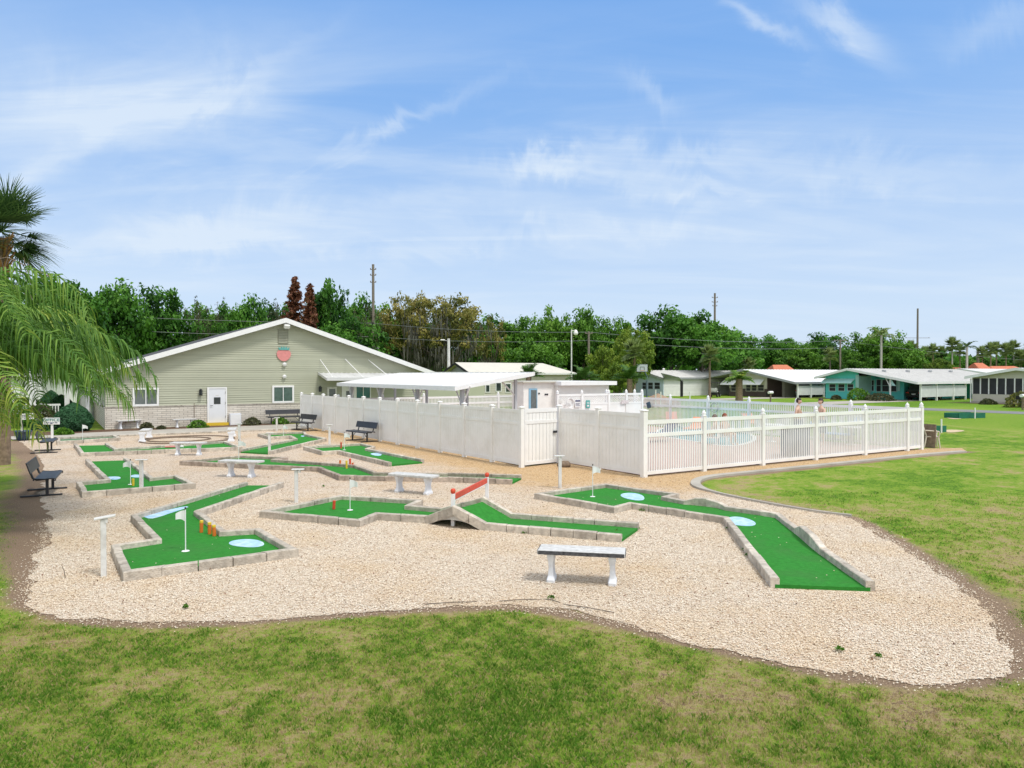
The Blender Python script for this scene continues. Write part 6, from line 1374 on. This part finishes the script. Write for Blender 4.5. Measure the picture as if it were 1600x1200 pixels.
# street lamps
p = P(893, 515, 50); o = thing('street_lamp', 'thin white street lamp with hanging globe behind the pump house', 'street lamp', (p.x, 50, 0)); MB().tube([(0,0,0),(0,0,p.z)], .045, 8).build('pole', M['offwhite'], o); MB().tube([(0,0,p.z-.08),(.28,0,p.z-.05)], .03, 6).build('arm', M['offwhite'], o); MB()._lathe([(.0,-.34),(.12,-.32),(.17,-.2),(.12,-.06),(.05,.04),(0,.05)], (.30,0,p.z-.05), 12, None).build('globe', M['floodw'], o, smooth=True)
p = P(701, 529, 65); o = thing('street_lamp', 'pale concrete street lamp with arm in front of the mossy oak', 'street lamp', (p.x, 65, 0)); MB().tube([(0,0,0),(0,0,p.z)], [.16,.12], 8).build('pole', M['offwhite'], o); MB().tube([(0,0,p.z-.25),(-.5,0,p.z-.12)], .035, 6).build('arm', M['metal'], o); MB().cbox((-.55,0,p.z-.12),(.4,.18,.1),bev=.03).build('lamp_head', M['floodw'], o)
# basketball hoop
p = P(1003.5, 575, 65); o = thing('basketball_hoop', 'basketball backboard and hoop on a blue-grey pole behind the sago palms', 'basketball hoop', (p.x, 65, 0), R(-10)); zt_ = P(1003, 568.5, 65).z
MB().tube([(.42,.5,0),(.42,.5,2.6),(.1,.1,3.3)], [.09,.08,.06], 8).build('pole', mat('blue_grey_paint', (.10,.14,.18), .5, .1, 3), o); MB().box(-.52,.52,-.02,.02,zt_-.75,zt_).build('backboard', mat('clouded_acrylic', (.50,.55,.58), .3, .05, 3), o)
mb = MB(); [mb.box(*b_) for b_ in ((-.52,.52,-.035,-.021,zt_-.04,zt_),(-.52,.52,-.035,-.021,zt_-.75,zt_-.71),(-.52,-.48,-.035,-.021,zt_-.7,zt_-.05),(.48,.52,-.035,-.021,zt_-.7,zt_-.05),(-.2,.2,-.035,-.021,zt_-.3,zt_-.27),(-.2,-.17,-.035,-.021,zt_-.6,zt_-.3),(.17,.2,-.035,-.021,zt_-.6,zt_-.3))]; mb.build('board_marking', M['dark'], o)
MB().tube([(math.cos(a)*.22,-.26+math.sin(a)*.22,zt_-.62) for a in np.linspace(0,6.283,20)], .012, 6, False).build('rim', M['orange'], o)
# brown tarpaulin frame and white court posts beyond the pool
p = P(1028, 620, 62); p.z = 0; o = thing('brown_shelter', 'low brown peaked cover between white posts beyond the far picket fence', 'cover', p, TH); MB().raw([(-1.6,-1.2,.35),(1.6,-1.2,.35),(1.6,1.2,.35),(-1.6,1.2,.35),(0,0,1.15),(-1.6,-1.2,0),(1.6,-1.2,0),(1.6,1.2,0),(-1.6,1.2,0)], [(0,1,4),(1,2,4),(2,3,4),(3,0,4),(5,6,1,0),(6,7,2,1),(7,8,3,2),(8,5,0,3)]).build('cover', mat('brown_canvas', (.32,.22,.15), .8, .1, 3), o)
for px_, yt_, lb in ((1024.5, 609, 'white court post left of the brown peaked cover'), (1032.5, 612, 'white court post in front of the brown peaked cover'), (1078, 612, 'white court post at the right side of the green court')):
    p = P(px_, yt_, 60); o = thing('court_post', lb, 'post', (p.x, 60, 0)); MB().tube([(0,0,0),(0,0,p.z)], .05, 8).build('shaft', M['white'], o); MB().lathe([(.12,0),(.12,.05)], n=10).build('base', M['white'], o)
# ------------------------------------------------------------------ trees
def crown_variant(seed, n=9000, clumps=70, leaf=.030, m='oak', lo=.52, hi=1.0, cr=(.11,.20), zc=.60, rz=.40, rx=.5, flat=.6, inner=.22):
    rg = np.random.default_rng(seed); u = rg.uniform(-flat, 1, clumps); th = rg.uniform(0, 6.283, clumps); rr = rg.uniform(lo, hi, clumps)
    s = np.sqrt(1-np.minimum(1, u*u)); asym = 1+.16*np.sin(2*th+seed)+.10*np.sin(3*th+seed*2.3)
    C_ = np.stack([s*np.cos(th)*rr*rx*asym, s*np.sin(th)*rr*rx*asym, zc+u*rr*rz*(1+.10*np.sin(th*2+seed))], 1)
    R_ = rg.uniform(cr[0], cr[1], clumps)*(1.05-.25*rr); T_ = rg.uniform(.22, .72, clumps)
    k = rg.integers(0, clumps, n); d = rg.normal(0, 1, (n, 3)); d /= np.linalg.norm(d, axis=1)[:, None]; q = rg.random(n)**.5
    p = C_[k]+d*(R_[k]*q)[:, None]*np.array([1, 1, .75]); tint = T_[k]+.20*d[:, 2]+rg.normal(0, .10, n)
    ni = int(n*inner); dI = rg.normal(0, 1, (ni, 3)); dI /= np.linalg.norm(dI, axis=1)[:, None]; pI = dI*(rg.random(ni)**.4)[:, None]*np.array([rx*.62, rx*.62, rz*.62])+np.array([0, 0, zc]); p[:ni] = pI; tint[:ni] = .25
    out_ = d.copy(); out_[:, 2] += .5
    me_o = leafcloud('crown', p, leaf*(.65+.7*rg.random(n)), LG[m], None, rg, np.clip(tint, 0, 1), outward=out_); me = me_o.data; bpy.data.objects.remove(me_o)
    tr = MB(); tr.tube([(0,0,-.01),(.01,0,.15),(0,.01,.30),(0,0,.52)], [.030,.022,.018,.010], 8)
    for i in range(11):
        c = C_[rg.integers(0, clumps)]; z0 = rg.uniform(.17, .42); tr.tube([(0,0,z0), tuple(np.array([0,0,z0])*.5+c*.5+np.array([0,0,-.02])), tuple(c)], [.012,.008,.003], 5)
    return me, tr.mesh('trunk', M['bark'])
VAR = dict(oak=[crown_variant(11), crown_variant(12), crown_variant(13, clumps=55, cr=(.13,.23))], bright=[crown_variant(21, m='bright'), crown_variant(22, m='bright', clumps=60)],
           lime=[crown_variant(31, m='lime', leaf=.026, clumps=80, cr=(.08,.16), inner=.15)], gold=[crown_variant(41, n=6500, m='gold', leaf=.020, clumps=90, cr=(.06,.12), inner=.10, lo=.4), crown_variant(42, n=3500, m='gold', leaf=.018, clumps=70, cr=(.05,.10), inner=.04, lo=.3)],
           dull=[crown_variant(51, n=2600, m='dull', leaf=.016, clumps=80, cr=(.05,.10), inner=.03, lo=.3)])
TN = dict(oak='oak_tree', bright='leafy_tree', lime='yellow_green_tree', gold='mossy_oak', dull='bare_tree')
def tree(kind, v, px, ytop, wpx, d, label, name=None, zs=1.0, cat='tree', group='trees behind the buildings'):
    p = P(px, ytop, d); hgt = p.z; w = wpx/F*d; me, tm = VAR[kind][v]; o = thing(name or TN[kind], label, cat, (p.x, d, 0), random.uniform(0, 6.28), group); o.scale = (w, w, hgt*zs)
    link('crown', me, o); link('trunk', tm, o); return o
T_ = [
 ('oak',0,-60,430,210,62,'dark oak at the far left edge behind the sabal palm'),
 ('oak',1,85,436,150,64,'dark green oak rising directly behind the large palm fronds'),
 ('oak',2,180,447,110,74,'dark oak between the palm fronds and the clubhouse roof'),
 ('oak',0,245,453,110,80,'broad dark oak above the left end of the clubhouse roof slope'),
 ('dull',0,308,457,70,84,'thin brownish half-bare tree above the clubhouse roof, left one'),
 ('dull',0,350,459,60,86,'thin brownish half-bare tree above the clubhouse roof, right one'),
 ('oak',1,330,482,100,90,'low dark oak behind the two half-bare trees'),
 ('oak',2,385,470,80,82,'dark oak halfway up the clubhouse roof slope'),
 ('dull',0,432,461,60,88,'grey-green thin tree left of the rust-coloured conifers'),
 ('oak',0,428,476,75,94,'dark oak just left of the roof peak'),
 ('oak',1,516,449,90,78,'tall dark oak right of the rust-coloured conifers'),
 ('oak',2,560,468,75,90,'dark oak left of the tallest utility pole'),
 ('dull',0,575,462,60,86,'sparse grey-green tree at the tallest utility pole'),
 ('bright',0,600,480,90,96,'mid-green tree right of the tallest utility pole'),
 ('oak',0,545,500,120,72,'low dark oak above the right clubhouse roof slope'),
 ('gold',0,640,447,95,92,'golden-leaved tree at the left side of the mossy oak'),
 ('gold',0,700,450,140,88,'large golden oak draped with grey hanging moss'),
 ('gold',1,768,486,60,90,'small golden mossy tree right of the large mossy oak'),
 ('oak',1,660,500,140,98,'dark oak behind the hanging moss'),
 ('oak',2,760,500,110,100,'dark tree behind the small golden mossy tree'),
 ('bright',1,815,500,90,100,'bright green tree left of the twin-topped tree'),
 ('bright',0,858,484,75,96,'tall bright green tree, left of the two tops over the beige hall'),
 ('bright',1,912,486,80,98,'tall bright green tree, right of the two tops over the beige hall'),
 ('bright',0,832,532,90,76,'low light green tree right behind the beige hall roof'),
 ('oak',0,895,520,120,104,'dark tree behind the hanging street lamp'),
 ('bright',1,960,500,80,92,'green tree behind the yellow-green bushes'),
 ('lime',0,990,512,75,70,'soft yellow-green tree behind the fan palm and backboard'),
 ('lime',0,945,540,60,60,'yellow-green bushy tree left of the sago palms'),
 ('lime',0,968,566,55,56,'low yellow-green shrub tree right of the hanging lamp'),
 ('oak',2,1050,484,120,104,'biggest round oak on the right side, left half of its crown'),
 ('oak',1,1095,500,120,100,'big oak crown joining the biggest round oak at right'),
 ('oak',0,1150,520,90,112,'dark oak sloping down right of the biggest oak'),
 ('oak',2,1010,520,80,110,'dark oak between the soft yellow-green tree and the biggest oak'),
 ('oak',1,1215,527,85,125,'round dark oak left of the pair over the white roof'),
 ('oak',0,1288,524,95,122,'round green oak over the gap between brown and teal homes'),
 ('bright',1,1255,540,70,116,'lighter green tree between the two round oaks'),
 ('bright',0,1370,514,85,118,'bright green tree behind the tall grey-trunked palm'),
 ('bright',1,1405,538,70,114,'bright green tree sloping down right of the grey-trunked palm'),
 ('bright',1,1330,548,60,112,'low bright green tree left of the grey-trunked palm'),
 ('oak',2,1440,548,80,130,'dark green tree under the far slim pole'),
 ('lime',0,1465,560,40,100,'yellow-green bush tree above the teal home roof'),
 ('bright',0,1540,552,70,135,'green tree behind the far palms'),
 ('oak',0,1595,552,70,128,'dark tree at the right edge behind the screened home'),
 ('oak',1,1660,540,120,125,'dark oak just beyond the right edge'),
]
for a in T_: tree(*a)
# hanging moss on the large golden oak
mo = [o for o in COL.objects if o.get('label') == 'large golden oak draped with grey hanging moss'][0]
rg = np.random.default_rng(5); Vl, Ql, Tl = [], [], []
MC = [(rg.uniform(0, 6.283), .48*math.sqrt(rg.random()), rg.uniform(.28, .72)) for _ in range(60)]
for i in range(1500):
    ca_, cr_, cz_ = MC[int(rg.integers(0, 60))]; a = ca_+rg.normal(0, .12); r_ = min(.5, cr_+rg.normal(0, .03)); z0 = cz_+rg.normal(0, .04); l_ = rg.uniform(.03, .13); x, y = r_*math.cos(a), r_*math.sin(a); w = rg.uniform(.003, .008); b_ = rg.uniform(0, 3.14); dx_, dy_ = math.cos(b_)*w, math.sin(b_)*w; k = len(Vl)
    Vl += [(x-dx_, y-dy_, z0), (x+dx_, y+dy_, z0), (x+dx_*.7+.004, y+dy_*.7, z0-l_*.6), (x-dx_*.7+.004, y-dy_*.7, z0-l_*.6), (x+.002, y, z0-l_)]; Ql += [(k, k+1, k+2, k+3)]; Tl.append(rg.random()); Ql += [(k+3, k+2, k+4, k+4)]; Tl.append(rg.random())
me = bpy.data.meshes.new('hanging_moss'); me.from_pydata(Vl, [], [tuple(dict.fromkeys(q)) for q in Ql]); at = me.attributes.new('tint', 'FLOAT', 'FACE'); at.data.foreach_set('value', Tl); me.materials.append(LG['moss']); link('hanging_moss', me, mo)
# rust conifers
def conifer(px, ytop, wpx, d, label, seed):
    p = P(px, ytop, d); hg = p.z; w = wpx/F*d/2; rg = np.random.default_rng(seed); o = thing('rusty_conifer', label, 'conifer', (p.x, d, 0), 0, 'rust-brown conifers above the roof peak')
    MB().tube([(0,0,0),(0,0,hg)], [.18,.03], 8).build('trunk', M['bark'], o); c = []; ti = []
    lv = 34
    for i in range(lv):
        f = i/lv; z = hg*(.30+.70*f); R_ = w*(1-f)**.75*(1 if i % 2 else .8)+.08
        for b_ in range(7):
            a = rg.uniform(0, 6.283); L_ = R_*rg.uniform(.75, 1.1)
            m_ = int(8+L_*16); t_ = rg.random(m_); q = np.stack([np.cos(a)*L_*t_, np.sin(a)*L_*t_, z+.30*L_*t_+rg.normal(0, .06, m_)], 1)+rg.normal(0, .07, (m_, 3)); c.append(q); ti.append(np.clip(.5+rg.normal(0, .2, m_)+.3*(t_-.5), 0, 1))
    c = np.concatenate(c); ti = np.concatenate(ti); leafcloud('foliage', c, .20*(.6+.7*rg.random(len(c))), LG['rust'], o, rg, ti, asp=2.2)
conifer(460, 432, 60, 75, 'taller rust-brown conifer above the roof peak', 1); conifer(484, 443, 46, 74, 'shorter rust-brown conifer right of the roof peak', 2)
# distant woodland closing the horizon
rg = np.random.default_rng(9); n = 52000; x = rg.uniform(-330, 360, n); hh = 6.2+4.0*fbm(x, x*0, .035, 5, 3)-1.2*ss(x, 60, 110); y = 150+rg.uniform(0, 16, n)+.10*np.abs(x)*0; z = hh*rg.random(n)**.75
c = np.stack([x, y, z], 1); me_o = leafcloud('woodland', c, 1.15*(.6+.8*rg.random(n)), LG['oak'], None, rg, np.clip(.35+.5*(vnoise(x, z, .25, 3)-.3)+rg.normal(0, .12, n), 0, 1)); tag(me_o, 'distant band of dark trees closing the horizon', 'woodland', kind='stuff')

# ------------------------------------------------------------------ palms
class Strips:
    def __init__(s): s.V = []; s.Q = []; s.T = []
    def strip(s, pts, side, ws, tint):
        k = len(s.V)
        for p, w in zip(pts, ws): s.V += [p-side*w, p+side*w]
        for i in range(len(pts)-1): s.Q.append((k+2*i, k+2*i+1, k+2*i+3, k+2*i+2)); s.T.append(tint)
    def build(s, name, m, parent): return link(name, npmesh(name, np.array([tuple(v) for v in s.V]), np.array(s.Q), m, tint=np.clip(np.array(s.T), 0, 1)), parent)
def pinnate(parent, hub, nf, Lf, droop, ll, nl, lw, m, seed, el=(-.3, 1.2), leafdroop=.8, az=None, stiff=False, yellow=0.0, name='fronds', rach='palm'):
    r_ = random.Random(seed); S = Strips(); rt = MB()
    for f in range(nf):
        a = (az[0]+(az[1]-az[0])*(f+.5)/nf+r_.uniform(-.15, .15)) if az else f*2.39996+r_.uniform(-.2, .2)
        e = el[0]+(el[1]-el[0])*((f*.7549+.3) % 1); L_ = Lf*r_.uniform(.85, 1.1); hd = Vector((math.cos(a), math.sin(a), 0)); pts = []; p = Vector(hub); ang = e; ns = 14
        yl = yellow*(1.0 if r_.random() < .35 else .2)+r_.uniform(-.1, .1)
        dr_ = droop*(.5+.5*(e-el[0])/(el[1]-el[0]))
        for i in range(ns+1):
            pts.append(p.copy()); ang -= dr_/ns*(.25+1.9*(i/ns)**1.5); p = p+(hd*math.cos(ang)+Vector((0,0,math.sin(ang))))*(L_/ns)
        rt.tube(pts, [max(.004, lw*.9*(1-i/(ns+1)))*1.0 for i in range(ns+1)], 5, False, .5)
        sd_ = hd.cross(Vector((0,0,1))).normalized()
        for j in range(nl):
            t = .14+.86*j/nl; i0 = min(ns-1, int(t*ns)); fr = t*ns-i0; b_ = pts[i0].lerp(pts[i0+1], fr); tg = (pts[i0+1]-pts[i0]).normalized(); up = sd_.cross(tg)
            l_ = ll*(max(.45, math.sin(min(1, t*.95+.10)*math.pi)**.5) if not stiff else math.sin(min(1,(t*.9+.1))*math.pi)**.6)*r_.uniform(.85, 1.1)
            for s_ in (-1, 1):
                d = (sd_*s_*r_.uniform(.7, 1)+tg*r_.uniform(.35, .7)+up*r_.uniform(-.15, .45)).normalized(); q = [b_]; cur = b_.copy(); dd = d.copy(); nseg = 4 if not stiff else 2
                for g in range(nseg): cur = cur+dd*(l_/nseg); q.append(cur.copy()); dd = (dd+Vector((0,0,-1))*leafdroop*r_.uniform(.7, 1.2)/nseg*1.6).normalized()
                wd = tg if stiff else (tg*.8+up*.5*r_.uniform(-1, 1)).normalized(); S.strip(q, wd, [lw*.5]+[lw*(1-(g+1)/nseg)**.6+.0015 for g in range(nseg)], .42+yl+.22*(j/nl)+r_.uniform(-.18, .18))
    fr_ = S.build(name, m, parent); rt.build('rachis', m, fr_)
def fanpalm(parent, hub, nf, rl, m, seed, seg=24, droop=.6, el=(-.9, 1.3), w=.03):
    r_ = random.Random(seed); S = Strips(); pt = MB()
    for f in range(nf):
        a = f*2.39996; e = el[0]+(el[1]-el[0])*((f*.7549+.1) % 1); hd = Vector((math.cos(a)*math.cos(e), math.sin(a)*math.cos(e), math.sin(e))); base = Vector(hub); c = base+hd*rl*.75+Vector((0,0,-.05*rl)); pt.tube([base, base.lerp(c, .5)+Vector((0,0,.06*rl)), c], w*.5, 5, False, .4)
        sd_ = hd.cross(Vector((0,0,1))); sd_ = sd_.normalized() if sd_.length > .1 else Vector((1,0,0)); up = sd_.cross(hd)
        for j in range(seg):
            b_ = (j/(seg-1)-.5)*4.0; d = (hd*math.cos(b_)+sd_*math.sin(b_)+up*.25*abs(math.sin(b_))).normalized(); l_ = rl*(.95-.25*abs(b_)/2)*r_.uniform(.85, 1.08); cur = c.copy(); q = [cur]; dd = d
            for g in range(3): cur = cur+dd*l_/3; q.append(cur.copy()); dd = (dd+Vector((0,0,-1))*droop*(.25+.35*g)).normalized()
            wd = d.cross(up).normalized() if d.cross(up).length > .1 else sd_; S.strip(q, wd, [w*.8, w, w*.7, .003], .45+r_.uniform(-.28, .3)+.18*math.sin(e))
    S.build('fronds', m, parent); pt.build('leaf_stalk', m, parent)
# queen palm hanging into the picture at the left
qh = Vector((-10.45, 12.0, 3.05)); o = thing('queen_palm', 'large feathery palm with drooping yellow-green fronds filling the left edge', 'palm', (qh.x, qh.y, 0))
MB().tube([(0,0,0),(.03,0,1.2),(0,0,2.2),(0,0,3.05)], [.19,.15,.14,.11], 12).build('trunk', M['palegrey'], o)
pinnate(o, (0,0,3.05), 60, 4.15, 2.5, 1.0, 58, .017, LG['palm'], 3, el=(.20, 1.05), leafdroop=2.3, yellow=.20)
pinnate(o, (0,0,3.05), 9, 3.0, 1.7, .95, 48, .017, LG['palm'], 31, el=(-.25, .15), leafdroop=2.3, yellow=.5, az=(R(-75), R(5)))
o = thing('queen_palm', 'second feathery palm standing behind the large drooping one', 'palm', (-12.6, 15.5, 0)); MB().tube([(0,0,0),(0,0,3.3)], [.18,.12], 10).build('trunk', M['palegrey'], o)
pinnate(o, (0,0,3.3), 36, 4.1, 2.3, .95, 54, .020, LG['palm'], 8, el=(.0, 1.05), leafdroop=2.0)
# dead seed stalks
mb = MB(); r_ = random.Random(4)
for i in range(26):
    x0_ = 1.0+r_.uniform(0, 1.1); z0_ = 5.2+r_.uniform(-.35, .2); mb.tube([(x0_, 0, z0_), (x0_+r_.uniform(-.05,.12), r_.uniform(-.1,.1), z0_-.35), (x0_+r_.uniform(-.1,.2), r_.uniform(-.1,.1), z0_-r_.uniform(.6,.95))], .006, 3, False)
mb.tube([(.6,0,4.2),(.9,0,5.2),(1.6,0,5.35),(2.6,0,4.9)], .012, 4, False)
o2 = mb.build('dry_seed_stalk', M['wood'], o)
# sabal palm above
sp = P(2, 362, 22); o = thing('sabal_palm', 'tall fan palm with dark round crown at the top left', 'palm', (sp.x, 22, 0)); MB().tube([(0,0,0),(.05,0,2.5),(0,0,5),(0,0,sp.z-.2)], [.19,.17,.16,.2], 12).build('trunk', M['palmbark'], o)
mb = MB(); r_ = random.Random(2)
for i in range(60):
    a = r_.uniform(0, 6.28); z0_ = sp.z-.25-r_.random()*1.2; mb.tube([(math.cos(a)*.18, math.sin(a)*.18, z0_), (math.cos(a)*.34, math.sin(a)*.34, z0_+.28)], [.035, .02], 4)
mb.build('leaf_boots', mat('orange_brown_boots', (.34,.19,.07), .9, .2, 12), o)
fanpalm(o, (0,0,sp.z), 60, 1.12, LG['sabal'], 4, seg=24, droop=.4, w=.020, el=(-.9, 1.45))
def sabal(px, yc, rpx, d, label, m='sabal', seed=0, trunk='palmbark', droop=.55, lean=0):
    p = P(px, yc, d); rr = rpx/F*d; o = thing('fan_palm', label, 'palm', (p.x, d, 0), 0, 'fan palms in the distance'); MB().tube([(lean,0,0),(lean*.3,0,p.z*.5),(0,0,p.z-.1)], [.16,.11,.11], 8).build('trunk', M[trunk], o); fanpalm(o, (0,0,p.z), 34, rr*.60, LG[m] if m in LG else m, seed, seg=16, droop=droop*.6, w=.05*rr, el=(-.8, 1.45)); return o
LG['sabal2'] = leafmat('pale_fan_palm_leaves', [(.07,.12,.03), (.15,.22,.06), (.25,.33,.10), (.38,.46,.19)], .3)
sabal(991, 552, 27, 58, 'fan palm in front of the soft yellow-green tree', 'sabal2', 1); sabal(1109, 556, 22, 76, 'fan palm with brown trunk left of the brown house gable', 'sabal2', 2); sabal(1170, 572, 17, 100, 'low fan palm crown above the brown house roof', 'sabal2', 3); sabal(1297, 556, 16, 105, 'fan palm over the left roof edge of the teal home', 'sabal2', 4, trunk='bark')
q_ = [(1423,545,13),(1445,552,11),(1458,548,11),(1472,551,10),(1488,540,13),(1500,548,11),(1535,552,11),(1548,547,12),(1557,545,11),(1572,548,12),(1583,544,12),(1596,560,14),(1612,546,13)]
lbs = ['pale fan palm just left of the far slim pole', 'fan palm right of the far slim pole', 'fan palm over the yellow-green bush', 'short fan palm left of the pale-topped palm', 'pale-topped fan palm left of the royal palm', 'fan palm touching the royal palm on its left', 'fan palm right of the dark distant pole', 'fan palm over the left part of the wide orange roof', 'fan palm over the middle of the wide orange roof', 'fan palm over the right part of the wide orange roof', 'fan palm with a pale leaning trunk near the right edge', 'low yellowish fan palm at the right edge', 'fan palm just beyond the right edge']
for i, ((a, b_, c_), lb) in enumerate(zip(q_, lbs)): sabal(a, b_, c_*1.25, 118+(i*7) % 12, lb, 'sabal2', 10+i, trunk=('palegrey' if i in (4,10) else 'palmbark'), droop=.5, lean=(.8 if i == 10 else 0))
def fpalm(px, yc, rpx, d, label, m, seed, nf=14, trunk='palegrey', name='feather_palm', droop=1.6, ll=.25, nl=26, el=(-.2, 1.2), tr=.16, stiff=False, leafdroop=.6, group=None, lw=.05, cat='palm'):
    p = P(px, yc, d); rr = rpx/F*d; o = thing(name, label, cat, (p.x, d, 0), 0, group); MB().tube([(0,0,0),(0,0,max(.1, p.z))], [tr*1.2, tr], 10).build('trunk', M[trunk], o)
    pinnate(o, (0,0,max(.15, p.z)), nf, rr*1.1, droop, rr*ll, nl, lw, LG[m], seed, el=el, stiff=stiff, leafdroop=leafdroop); return o
fpalm(1377, 524, 24, 110, 'tall palm with pale grey trunk rising over the teal home', 'sabal2', 5, 16); fpalm(1511, 542, 17, 112, 'royal palm with white trunk behind the white roof', 'sabal', 6, 12)
fpalm(1155, 592, 23, 68, 'short thick-trunked palm with bright fronds in front of the brown house', 'palm', 7, 22, 'palmbark', 'date_palm', 1.5, .3, 26, (-.1, 1.2), .30)
for i, (a, b_, c_, d_, lb) in enumerate(((826, 589, 25, 44, 'sago palm left of the pump house behind the shelter roof'), (912, 593, 27, 44, 'sago palm behind the pump house roof at the lamp'), (984, 592, 28, 46, 'sago palm behind the lattice fence below the backboard'))):
    fpalm(a, b_, c_, d_, lb, 'sago', 20+i, 30, 'palmbark', 'sago_palm', 1.1, .26, 34, (.05, 1.35), .18, True, .2, 'sago palms behind the pool', .026)

# ------------------------------------------------------------------ shrubs
def topiary(px, pyb, rpx, hpx, label, seed, n=9000):
    b_ = G(px, pyb); k = b_.y/F; r, h_ = rpx*k, hpx*k; rg = np.random.default_rng(seed); t = rg.random(n)**.8; a = rg.uniform(0, 6.283, n)
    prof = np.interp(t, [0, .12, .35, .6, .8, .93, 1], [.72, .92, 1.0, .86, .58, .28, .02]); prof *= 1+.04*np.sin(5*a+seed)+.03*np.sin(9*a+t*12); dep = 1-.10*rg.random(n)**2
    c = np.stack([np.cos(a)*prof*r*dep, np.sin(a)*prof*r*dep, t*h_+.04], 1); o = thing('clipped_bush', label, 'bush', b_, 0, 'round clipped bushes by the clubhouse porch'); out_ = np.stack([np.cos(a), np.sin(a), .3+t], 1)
    leafcloud('foliage', c, .075*(.6+.7*rg.random(n)), LG['shrub'], o, rg, np.clip(.45+.25*(vnoise(a*2, t*4, 1.5, seed)-.5)+rg.normal(0, .16, n)+.2*(t-.5), 0, 1), outward=out_)
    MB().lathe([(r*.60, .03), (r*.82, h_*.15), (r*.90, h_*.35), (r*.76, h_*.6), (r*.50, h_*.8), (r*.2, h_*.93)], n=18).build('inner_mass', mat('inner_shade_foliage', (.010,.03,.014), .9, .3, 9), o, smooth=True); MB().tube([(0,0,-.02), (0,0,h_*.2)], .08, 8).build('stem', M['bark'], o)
topiary(115, 674, 27, 43, 'largest round clipped bush, pointed on top, by the porch', 1); topiary(96, 655, 20, 37, 'middle round clipped bush behind the largest one', 2); topiary(80, 645, 15, 34, 'rearmost round clipped bush under the porch columns', 3)
for i, (px_, py_, r_, h_, lb) in enumerate(((229, 671, .30, .35, 'small bush at the brick wall below the left clubhouse window'), (310, 669, .45, .42, 'low spreading bush left of the clubhouse door'), (394, 664.5, .42, .42, 'small spiky bush under the right part of the brick wall'), (437, 663, .40, .40, 'small bush under the long black bench'), (252, 671, .18, .18, 'tiny plant right of the left wall bench'))):
    p = G(px_, py_); u_, v_ = toUV(p); v_ = min(v_, CH_V-.45); bush(UV(u_, v_), r_, h_, LG['bright'] if i % 2 else LG['dull'], lb, group='small bushes along the brick wall', n=500, leaf=.08, seed=i)
for i, (px_, py_, r_, h_, k_, lb) in enumerate(((20, 668, 1.1, 1.2, 'oak', 'dark rounded shrub left of the notice sign'), (62, 664, .9, 1.1, 'dull', 'olive shrub between the notice sign and office sign'), (45, 655, 1.2, 1.3, 'oak', 'dark shrub behind the notice sign'), (70, 672, .5, .5, 'shrub', 'low dark ground shrub beside the office sign post'), (98, 680, .35, .3, 'bright', 'small weed at the foot of the largest clipped bush'))):
    bush(G(px_, py_), r_, h_, LG[k_], lb, group='shrubs behind the signs', n=1600, leaf=.10, seed=40+i)
for i, (px_, d_, r_, h_, k_, lb) in enumerate(((1340, 77, 1.1, 1.3, 'bright', 'bright leafy bush beside the teal home door'), (1375, 75, 1.4, .8, 'dull', 'brown-green bush under the large teal home windows'), (1595, 60, 1.1, 1.3, 'gold', 'brownish bush at the right edge by the road'), (1543, 66, .6, .5, 'dull', 'small shrub in front of the screened room'), (1306, 78, .5, .5, 'dull', 'small dark shrub below the aqua awning'))):
    p = P(px_, 620, d_); p.z = 0; bush(p, r_, h_, LG[k_], lb, group='garden bushes in front of the homes', n=900, leaf=.14, seed=60+i)
# weeds in the gravel: one uncountable sprinkling
rg = np.random.default_rng(3); cs, tt = [], []
for (px_, py_, r_) in ((1003,800,.10),(1062,806,.16),(1092,808,.20),(1140,828,.13),(1165,862,.14),(1170,870,.10),(965,833,.10),(820,835,.10),(995,828,.08),(1312,1020,.07),(1372,1030,.05),(290,953,.05),(505,762,.05),(860,938,.08)):
    p = G(px_, py_); n = 34; a = rg.uniform(0, 6.283, n); q = np.sqrt(rg.random(n))*r_*.62; cs.append(np.stack([p.x+q*np.cos(a), p.y+q*np.sin(a)*.7, .02+.05*rg.random(n)*(1-q/r_)+.01], 1)); tt.append(np.clip(.5+rg.normal(0, .2, n), 0, 1))
c = np.concatenate(cs); wo = leafcloud('weeds', c, .022, LG['bright'], None, rg, np.concatenate(tt)); tag(wo, 'little green weeds sprouting from the gravel along the edging', 'weeds', kind='stuff')
# dry leaves and twigs
x, y = scatter(2600, -7, 9, 6.5, 20, lambda x, y: .5+0*x); k = inpoly(x, y, GRAVEL); x, y = x[k], y[k]; n = len(x)
wo = leafcloud('dry_leaves', np.stack([x, y, np.full(n, .035)], 1), .022, LG['rust'], None, rg, rg.random(n), outward=np.tile(np.array([[0,0,2.0]]), (n, 1))); tag(wo, 'scattered dry brown leaf litter on the gravel', 'leaf litter', kind='stuff')
tg_ = MB()
tw = [(660,944,745,940),(780,939,850,936),(850,936,875,941),(880,944,960,957)]
for a in tw: tg_.tube([G(a[0],a[1],.02), G((a[0]+a[2])/2,(a[1]+a[3])/2-1,.035), G(a[2],a[3],.02)], .005, 5)
tag(tg_.build('twigs', M['bark']), 'thin dark root and twigs along the lower gravel edge', 'twigs', kind='stuff')
tg_ = MB(); p = G(102, 904); tg_.tube([(0,0,0),(-.02,.01,.10),(-.05,0,.19)], [.006,.004,.003], 5); o = tag(tg_.build('twig', M['bark']), 'thin dark twig sticking out of the gravel left of the nearest post', 'twig'); o.location = p
